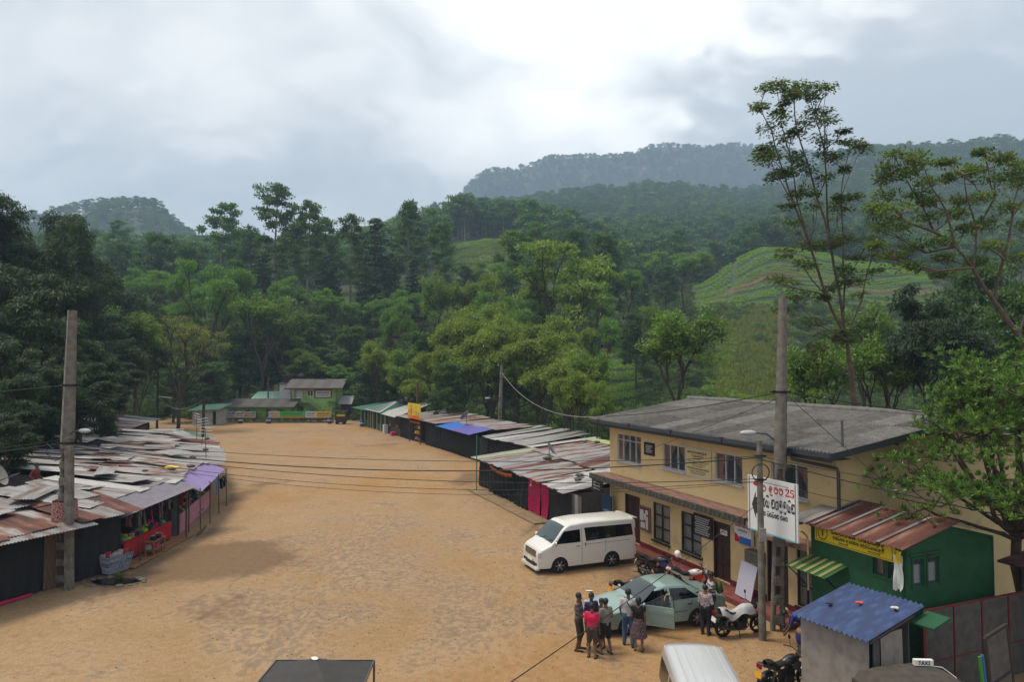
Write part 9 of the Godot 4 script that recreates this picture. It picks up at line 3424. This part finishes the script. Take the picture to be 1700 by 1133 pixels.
# spec: h height, skin, hair, shirt, legs (material), sleeve 0..1, leg_len 0..1 (1 = ankle), hands [left, right] targets,
# bend forward angle, look yaw, feet offsets, skirt
func person(pos: Vector3, yaw: float, s: Dictionary, label: String) -> Node3D:
	var o := thing("person", label, "person", pos, yaw, "people in the yard")
	var k: float = s.h / 1.68
	var slim: float = s.get("build", 1.0)
	var bend: float = s.get("bend", 0.0)
	var hipc := Vector3(0, s.get("hip", 0.92), s.get("hipz", 0.0)) * k
	var B := Basis(Vector3.RIGHT, bend)
	var at_ := func(p: Vector3) -> Vector3: return hipc + B * ((p - Vector3(0, 0.92, 0)) * k)
	var chest: Vector3 = at_.call(Vector3(0, 1.25, 0.0))
	var neck: Vector3 = at_.call(Vector3(0, 1.42, -0.005))
	var head: Vector3 = at_.call(Vector3(0, 1.56, 0.015))
	var belly: Vector3 = at_.call(Vector3(0, 1.06, 0.01))
	var legs := []
	var feet: Array = s.get("feet", [Vector3(0.11, 0, 0.02), Vector3(-0.11, 0, -0.02)])
	for i in 2:
		var sd := 1.0 if i == 0 else -1.0
		var hip: Vector3 = hipc + Vector3(sd * 0.085 * k, -0.02 * k, 0)
		var an: Vector3 = feet[i] * k + Vector3(0, 0.075 * k, -0.03 * k)
		var kn := ik(hip, an, 0.42 * k, 0.42 * k, Vector3(sd * 0.1, 0, 1))
		legs.append([hip, kn, an, feet[i] * k + Vector3(sd * 0.02, 0.03 * k, 0.14 * k)])
	var arms := []
	var hands: Array = s.get("hands", [Vector3(0.26, 0.80, 0.06), Vector3(-0.26, 0.80, 0.06)])
	for i in 2:
		var sd := 1.0 if i == 0 else -1.0
		var sh: Vector3 = at_.call(Vector3(sd * 0.175 * slim, 1.375, -0.01))
		var wr: Vector3 = hands[i] * k
		var dv := wr - sh
		if dv.length() > 0.53 * k:
			wr = sh + dv.normalized() * 0.53 * k
		var el := ik(sh, wr, 0.28 * k, 0.255 * k, Vector3(sd * 0.5, -0.2, -1.0))
		arms.append([sh, el, wr])
	var skin: Material = s.skin
	# one continuous body
	var f := Field.new()
	var bl := Vector3(-0.75, -0.02, -0.75) * k
	var bh := Vector3(0.75, 1.75, 0.85) * k
	var lo := Vector3(1e9, 1e9, 1e9)
	var hi := -lo
	for q in [chest, head, hipc] + legs[0] + legs[1] + arms[0] + arms[1]:
		lo = lo.min(q)
		hi = hi.max(q)
	lo -= Vector3(0.24, 0.10, 0.24)
	hi += Vector3(0.24, 0.22, 0.24)
	f.setup(lo, hi, 0.027)
	var torso := func(ff: Field, g: float) -> void:
		for sd in [-1.0, 1.0]:
			ff.bone(hipc + Vector3(sd * 0.065 * k, 0, 0), belly + Vector3(sd * 0.055 * k, 0, 0), (0.105 + g) * k * slim, (0.092 + g) * k * slim, 0.05, 1.1)
			ff.bone(belly + Vector3(sd * 0.055 * k, 0, 0), chest + Vector3(sd * 0.075 * k, 0, 0), (0.092 + g) * k * slim, (0.105 + g) * k * slim, 0.05, 1.1)
		ff.bone(chest, at_.call(Vector3(0.12, 1.36, -0.01)), (0.10 + g) * k * slim, (0.06 + g) * k, 0.05)
		ff.bone(chest, at_.call(Vector3(-0.12, 1.36, -0.01)), (0.10 + g) * k * slim, (0.06 + g) * k, 0.05)
	torso.call(f, 0.0)
	f.bone(at_.call(Vector3(0, 1.36, -0.01)), head - B * Vector3(0, 0.05, 0.0), 0.06 * k, 0.052 * k, 0.03)
	for i in 2:
		var l: Array = legs[i]
		f.bone(l[0], l[1], 0.085 * k, 0.056 * k, 0.04)
		f.bone(l[1], l[2], 0.056 * k, 0.036 * k, 0.02)
		f.bone(l[2] - Vector3(0, 0.03 * k, 0.02), l[3], 0.035 * k, 0.028 * k, 0.02)
		var a: Array = arms[i]
		f.bone(a[0], a[1], 0.052 * k, 0.040 * k, 0.03)
		f.bone(a[1], a[2], 0.040 * k, 0.026 * k, 0.015)
	var mb := MB.new()
	f.build(mb)
	for i in 2:
		var a: Array = arms[i]
		var dv: Vector3 = (a[2] - a[1]).normalized()
		hand_mesh(mb, a[2], dv, Vector3(0, 0.2, 1.0), k)
	# head with face, on its own finer grid
	var hy: float = s.get("look", 0.0)
	var HB := B * Basis(Vector3.UP, hy) * Basis(Vector3.RIGHT, s.get("nod", 0.0))
	var hf := Field.new()
	hf.setup(Vector3(-0.13, -0.16, -0.14) * k, Vector3(0.13, 0.17, 0.15) * k, 0.0135)
	hf.bone(Vector3(0, 0.045, -0.018) * k, Vector3(0, 0.02, -0.005) * k, 0.084 * k, 0.078 * k, 0.02)
	hf.bone(Vector3(0, -0.02, 0.015) * k, Vector3(0, -0.075, 0.04) * k, 0.062 * k, 0.036 * k, 0.03)
	hf.bone(Vector3(0, 0.0, 0.085) * k, Vector3(0, -0.028, 0.098) * k, 0.010 * k, 0.014 * k, 0.015)
	for sd in [-1.0, 1.0]:
		hf.bone(Vector3(sd * 0.08, 0.015, -0.005) * k, Vector3(sd * 0.085, -0.025, -0.01) * k, 0.015 * k, 0.012 * k, 0.006)
	hf.bone(Vector3(-0.018, -0.058, 0.075) * k, Vector3(0.018, -0.058, 0.075) * k, 0.009 * k, 0.009 * k, 0.008)
	hf.bone(Vector3(0, -0.05, -0.01) * k, Vector3(0, -0.13, -0.02) * k, 0.05 * k, 0.05 * k, 0.02)
	mb.xf = Transform3D(HB, head)
	hf.build(mb)
	mb.xf = Transform3D.IDENTITY
	part(o, "body", mb, skin)
	mb = MB.new()
	mb.xf = Transform3D(HB, head)
	for sd in [-1.0, 1.0]:
		mb.ball(Vector3(sd * 0.032, 0.006, 0.078) * k, Vector3(0.012, 0.008, 0.008) * k, 5)
	part(o, "eyes", mb, M.ink_black)
	# hair
	var hr := Field.new()
	hr.setup(Vector3(-0.14, -0.14, -0.16) * k, Vector3(0.14, 0.19, 0.14) * k, 0.014)
	hr.bone(Vector3(0, 0.06, -0.03) * k, Vector3(0, 0.035, -0.015) * k, 0.092 * k, 0.088 * k, 0.02)
	if s.get("long_hair", false):
		hr.bone(Vector3(0, 0.02, -0.06) * k, Vector3(0, -0.09, -0.075) * k, 0.075 * k, 0.05 * k, 0.03)
	hr.cut(Vector3(0, -0.62, 0.78).normalized(), 0.022 * k)
	mb = MB.new()
	mb.xf = Transform3D(HB, head)
	hr.build(mb)
	part(o, "hair", mb, M.hair)
	# shirt
	var sf := Field.new()
	sf.setup(Vector3(lo.x, minf(hipc.y - 0.25, chest.y - 0.3), lo.z), Vector3(hi.x, maxf(head.y, hipc.y) + 0.1, hi.z), 0.025)
	torso.call(sf, 0.016)
	for i in 2:
		var a: Array = arms[i]
		var sl: float = s.get("sleeve", 0.7)
		sf.bone(a[0], a[0].lerp(a[1], minf(sl, 1.0)), 0.068 * k, 0.060 * k, 0.03)
		if sl > 1.0:
			sf.bone(a[1], a[1].lerp(a[2], sl - 1.0), 0.056 * k, 0.045 * k, 0.02)
	var up := B * Vector3.UP
	sf.cut(-up, -up.dot(hipc + up * (s.get("hem", -0.04) * k)))
	sf.cut(up, up.dot(neck) + 0.0)
	mb = MB.new()
	sf.build(mb)
	part(o, "shirt", mb, s.shirt)
	# trousers, shorts or skirt
	if s.get("skirt", 0.0) > 0.0:
		mb = MB.new()
		var rows := []
		for j in 9:
			var t := j / 8.0
			var y: float = lerpf(hipc.y + 0.12 * k, s.skirt, t)
			var row := PackedVector3Array()
			for i in 29:
				var a := TAU * (i % 28) / 28.0
				var r := lerpf(0.135, 0.235, pow(t, 0.8)) * k * (1.0 + 0.09 * t * sin(a * 7.0))
				row.append(Vector3(cos(a) * r * 1.1, y, sin(a) * r * 0.95))
			rows.append(row)
		mb.grid(rows, true)
		part(o, "skirt", mb, s.legs)
	else:
		var tf := Field.new()
		tf.setup(Vector3(-0.42, -0.02, -0.5), Vector3(0.42, hipc.y + 0.25, 0.5), 0.025)
		for sd in [-1.0, 1.0]:
			tf.bone(hipc + Vector3(sd * 0.065 * k, 0, 0), hipc + B * Vector3(sd * 0.06 * k, 0.07 * k, 0), 0.118 * k * slim, 0.112 * k * slim, 0.04, 1.1)
		var ll: float = s.get("leg_len", 1.0)
		for i in 2:
			var l: Array = legs[i]
			tf.bone(l[0], l[0].lerp(l[1], minf(ll * 2.0, 1.0)), 0.102 * k, (0.085 if ll < 0.6 else 0.078) * k, 0.04)
			if ll > 0.5:
				tf.bone(l[1], l[1].lerp(l[2], (ll - 0.5) * 2.0 * 0.95), 0.076 * k, 0.060 * k, 0.02)
		tf.cut(up, up.dot(hipc) + 0.10 * k)
		mb = MB.new()
		tf.build(mb)
		part(o, "trousers", mb, s.legs)
	# footwear
	for i in 2:
		var l: Array = legs[i]
		var ff := Field.new()
		var c: Vector3 = l[3]
		ff.setup(c - Vector3(0.12, 0.10, 0.32), c + Vector3(0.12, 0.14, 0.14), 0.014)
		ff.bone(l[2] * Vector3(1, 0, 1) + Vector3(0, 0.035 * k, -0.03 * k), l[3] * Vector3(1, 0, 1) + Vector3(0, 0.03 * k, 0.02), 0.042 * k, 0.036 * k, 0.02)
		ff.cut(Vector3.DOWN, -0.002)
		ff.cut(Vector3.UP, 0.055 * k)
		mb = MB.new()
		ff.build(mb)
		part(o, "shoe", mb, s.get("shoe", M.rubber))
	return o

func stripes(a: Color, b: Color, n: float) -> StandardMaterial3D:
	var im := Image.create(4, 64, false, Image.FORMAT_RGB8)
	for y in 64:
		for x in 4:
			im.set_pixel(x, y, a if (y % 16) < 8 else b)
	var m := StandardMaterial3D.new()
	m.albedo_texture = ImageTexture.create_from_image(im)
	m.uv1_triplanar = true
	m.uv1_scale = Vector3(1, n / 4.0, 1)
	m.roughness = 0.9
	return m

func build_people() -> void:
	M.hair = plain(Color(0.045, 0.04, 0.04), 0.6)
	var sk1 := plain(Color(0.46, 0.31, 0.24), 0.6)
	var sk2 := plain(Color(0.39, 0.26, 0.20), 0.6)
	var sk3 := plain(Color(0.42, 0.29, 0.22), 0.6)
	var floral := noisy([[0.45, Color(0.06, 0.05, 0.06)], [0.55, Color(0.08, 0.06, 0.07)], [0.62, Color(0.50, 0.40, 0.40)], [0.8, Color(0.6, 0.5, 0.5)]], 0.5, 0.9, 103, Vector3.ONE, 0.03, 0.0, 3, 1.0)
	var blotch := noisy([[0.40, Color(0.36, 0.20, 0.24)], [0.5, Color(0.66, 0.62, 0.64)], [0.8, Color(0.72, 0.69, 0.70)]], 0.5, 0.9, 104, Vector3.ONE, 0.025, 0.0, 3, 1.0)
	var jeans := plain(Color(0.22, 0.32, 0.45), 0.9)
	person(Vector3(2.02, 0, -20.98), 1.25, {h = 1.70, skin = sk2, shirt = stripes(Color(0.26, 0.20, 0.22), Color(0.36, 0.34, 0.36), 7.0), legs = plain(Color(0.20, 0.17, 0.14), 0.9), leg_len = 0.62, sleeve = 0.75, hands = [Vector3(0.16, 1.02, 0.28), Vector3(-0.12, 1.05, 0.30)], look = 0.2, nod = 0.15}, "boy in a striped grey and maroon shirt standing with the group")
	person(Vector3(2.36, 0, -20.45), 2.8, {h = 1.58, skin = sk2, shirt = plain(Color(0.72, 0.06, 0.28), 0.9), legs = plain(Color(0.24, 0.20, 0.18), 0.9), leg_len = 0.48, sleeve = 0.7, build = 0.95, hands = [Vector3(0.22, 0.82, 0.05), Vector3(-0.22, 0.80, 0.08)], nod = 0.2}, "boy in a bright magenta shirt and brown shorts with back turned")
	person(Vector3(2.80, 0, -20.72), -2.6, {h = 1.62, skin = sk2, shirt = plain(Color(0.42, 0.41, 0.40), 0.9), legs = plain(Color(0.055, 0.05, 0.05), 0.9), leg_len = 0.46, sleeve = 0.75, hands = [Vector3(0.20, 0.95, 0.22), Vector3(-0.2, 0.95, 0.2)], feet = [Vector3(0.14, 0, 0.05), Vector3(-0.12, 0, -0.08)], nod = 0.2}, "boy in a grey shirt and black shorts beside the sedan's nose")
	person(Vector3(2.44, 0, -21.28), 0.35, {h = 1.60, skin = sk2, shirt = plain(Color(0.16, 0.13, 0.32), 0.9), legs = plain(Color(0.10, 0.10, 0.12), 0.9), leg_len = 0.6, sleeve = 0.7, build = 0.95, hands = [Vector3(0.14, 1.05, 0.25), Vector3(-0.14, 1.05, 0.25)], nod = 0.2}, "boy in a dark blue shirt facing the others holding a yellow packet")
	person(Vector3(2.74, 0, -21.22), -0.6, {h = 1.45, skin = sk1, shirt = plain(Color(0.20, 0.17, 0.18), 0.9), legs = plain(Color(0.16, 0.15, 0.14), 0.9), leg_len = 0.5, sleeve = 0.7, build = 0.9, nod = 0.2}, "small boy in dark clothes hidden in the middle of the group")
	person(Vector3(3.58, 0, -21.32), 3.0, {h = 1.72, skin = sk2, shirt = plain(Color(0.68, 0.68, 0.69), 0.9), legs = jeans, leg_len = 1.0, sleeve = 0.7, feet = [Vector3(0.12, 0, 0.06), Vector3(-0.12, 0, -0.12)], hands = [Vector3(0.22, 0.9, 0.16), Vector3(-0.24, 0.82, 0.1)]}, "man in white shirt and blue jeans at the sedan's front wing")
	person(Vector3(3.82, 0, -20.92), 2.9, {h = 1.60, skin = sk1, shirt = plain(Color(0.055, 0.05, 0.055), 0.9), legs = floral, skirt = 0.42, sleeve = 0.3, build = 0.95, long_hair = true, hands = [Vector3(0.16, 0.98, 0.2), Vector3(-0.22, 0.82, 0.1)]}, "woman in black top and dark flowered skirt with back turned")
	person(Vector3(6.62, 0, -22.95), -1.5, {h = 1.74, skin = sk2, shirt = stripes(Color(0.62, 0.60, 0.60), Color(0.16, 0.10, 0.11), 9.0), legs = plain(Color(0.10, 0.11, 0.14), 0.9), sleeve = 0.75, hands = [Vector3(0.12, 1.10, 0.40), Vector3(-0.2, 0.9, 0.25)], nod = 0.3}, "bearded man in a white and brown striped shirt behind the sedan")
	person(Vector3(6.20, 0, -22.2), 2.6, {h = 1.56, skin = sk1, shirt = blotch, legs = plain(Color(0.07, 0.085, 0.15), 0.9), sleeve = 1.2, build = 0.92, hem = -0.12, hands = [Vector3(0.22, 0.85, 0.1), Vector3(-0.18, 1.0, 0.18)]}, "woman in flowered white blouse and navy trousers at the sedan's rear wheel")
	person(Vector3(8.95, 0.0, -21.25), -1.9, {h = 1.66, skin = sk2, shirt = plain(Color(0.10, 0.14, 0.42), 0.9), legs = plain(Color(0.09, 0.12, 0.33), 0.9), bend = 1.35, hip = 0.80, hipz = -0.12, sleeve = 1.3, hands = [Vector3(0.15, 0.35, 0.55), Vector3(-0.15, 0.35, 0.55)]}, "person in blue bending down behind the concrete pole")
	person(Vector3(-22.35, 2.34, -32.3), 1.7, {h = 1.68, skin = sk2, shirt = plain(Color(0.40, 0.10, 0.13), 0.9), legs = plain(Color(0.07, 0.11, 0.12), 0.9), sleeve = 0.8, hands = [Vector3(0.24, 1.0, 0.1), Vector3(-0.26, 0.95, 0.05)], feet = [Vector3(0.14, 0, 0.02), Vector3(-0.14, 0, -0.02)]}, "man in red shirt and dark trousers standing on the bank behind the stalls")
	# things carried
	var bp := thing("backpack", "green backpack worn by the striped shirt man", "backpack", Vector3(6.86, 1.10, -22.93), -1.5)
	var mb := MB.new()
	mb.ball(Vector3(0, 0.18, 0), Vector3(0.16, 0.24, 0.11), 9)
	part(bp, "bag", mb, noisy([[0.3, Color(0.10, 0.20, 0.05)], [0.7, Color(0.26, 0.40, 0.08)]], 0.5, 0.8, 105, Vector3.ONE, 0.02, 0.0, 3, 1.0))
	mb = MB.new()
	mb.ball(Vector3(0, 0.08, -0.09), Vector3(0.11, 0.10, 0.05), 7)
	part(bp, "pocket", mb, plain(Color(0.10, 0.16, 0.05), 0.8))
	var yp := thing("yellow_packet", "yellow packet held in the middle of the group of boys", "packet", Vector3(2.50, 1.0, -21.02), 0.3)
	mb = MB.new()
	mb.ball(Vector3.ZERO, Vector3(0.13, 0.10, 0.07), 7)
	part(yp, "wrap", mb, plain(Color(0.75, 0.62, 0.08), 0.6))
	var sb := thing("shoulder_bag", "dark bag strap over the white shirted man's shoulder", "bag", Vector3(3.60, 0.0, -21.3), 3.0)
	mb = MB.new()
	mb.tube(PackedVector3Array([Vector3(0.14, 1.47, 0.02), Vector3(0.02, 1.30, -0.15), Vector3(-0.17, 1.02, -0.13), Vector3(-0.20, 0.92, 0.0), Vector3(-0.05, 1.2, 0.15), Vector3(0.14, 1.47, 0.02)]), PackedFloat32Array([0.018, 0.018, 0.018, 0.018, 0.018, 0.018]), 5)
	part(sb, "strap", mb, M.black_cloth)
	pbox(sb, "pouch", M.black_cloth, Vector3(-0.22, 0.88, -0.03), Vector3(0.08, 0.22, 0.26))
	var sk := thing("orange_sack", "blue sack with orange print beside the bending person", "sack", Vector3(8.75, 0.2, -20.75), 0.4)
	mb = MB.new()
	mb.ball(Vector3(0, 0.3, 0), Vector3(0.28, 0.34, 0.22), 9)
	part(sk, "sack", mb, plain(Color(0.10, 0.13, 0.40), 0.8))
	mb = MB.new()
	mb.ball(Vector3(-0.03, 0.46, 0.03), Vector3(0.24, 0.14, 0.22), 8)
	part(sk, "print_band", mb, noisy([[0.4, Color(0.62, 0.25, 0.12)], [0.6, Color(0.30, 0.42, 0.25)]], 0.4, 0.8, 106, Vector3.ONE, 0.02, 0.0, 3, 1.0))

func _ready() -> void:
	rng.seed = 1
	cloud_noise.seed = 4
	cloud_noise.frequency = 0.02
	cloud_noise.fractal_octaves = 4
	# camera: eye height of an upper floor above the market yard
	var cam := Camera3D.new()
	cam.fov = 53.13
	cam.far = 5000.0
	cam.near = 0.1
	cam.position = Vector3(0, 8.6, 0)
	cam.rotation_degrees = Vector3(2.1, 0, 0)
	add_child(cam)
	var env := Environment.new()
	env.background_mode = Environment.BG_SKY
	env.sky = Sky.new()
	env.sky.sky_material = make_sky()
	env.background_energy_multiplier = 1.0
	env.tonemap_mode = Environment.TONE_MAPPER_LINEAR
	env.tonemap_exposure = 2.05
	env.fog_enabled = true
	env.fog_density = 0.0005
	env.fog_light_color = Color(0.74, 0.86, 0.99)
	env.sdfgi_enabled = true
	env.ssao_enabled = true
	env.ssil_enabled = true
	var we := WorldEnvironment.new()
	we.environment = env
	add_child(we)
	var sun := DirectionalLight3D.new()
	sun.light_energy = 0.7
	sun.light_angular_distance = 18.0
	sun.light_color = Color(1.0, 0.95, 0.86)
	sun.shadow_enabled = true
	add_child(sun)
	sun.look_at_from_position(Vector3(-0.42, 1.0, -0.08) * 100.0, Vector3.ZERO)
	setup_materials()
	build_yard()
	build_terrain()
	tree_kinds()
	build_far_forest()
	build_undergrowth()
	build_grass()
	build_tea()
	build_trees()
	build_yellow()
	build_right_stalls()
	build_left_stalls()
	build_green_hut()
	build_far_side()
	build_vehicles()
	build_near_trees()
	build_poles()
	build_small()
	build_people()
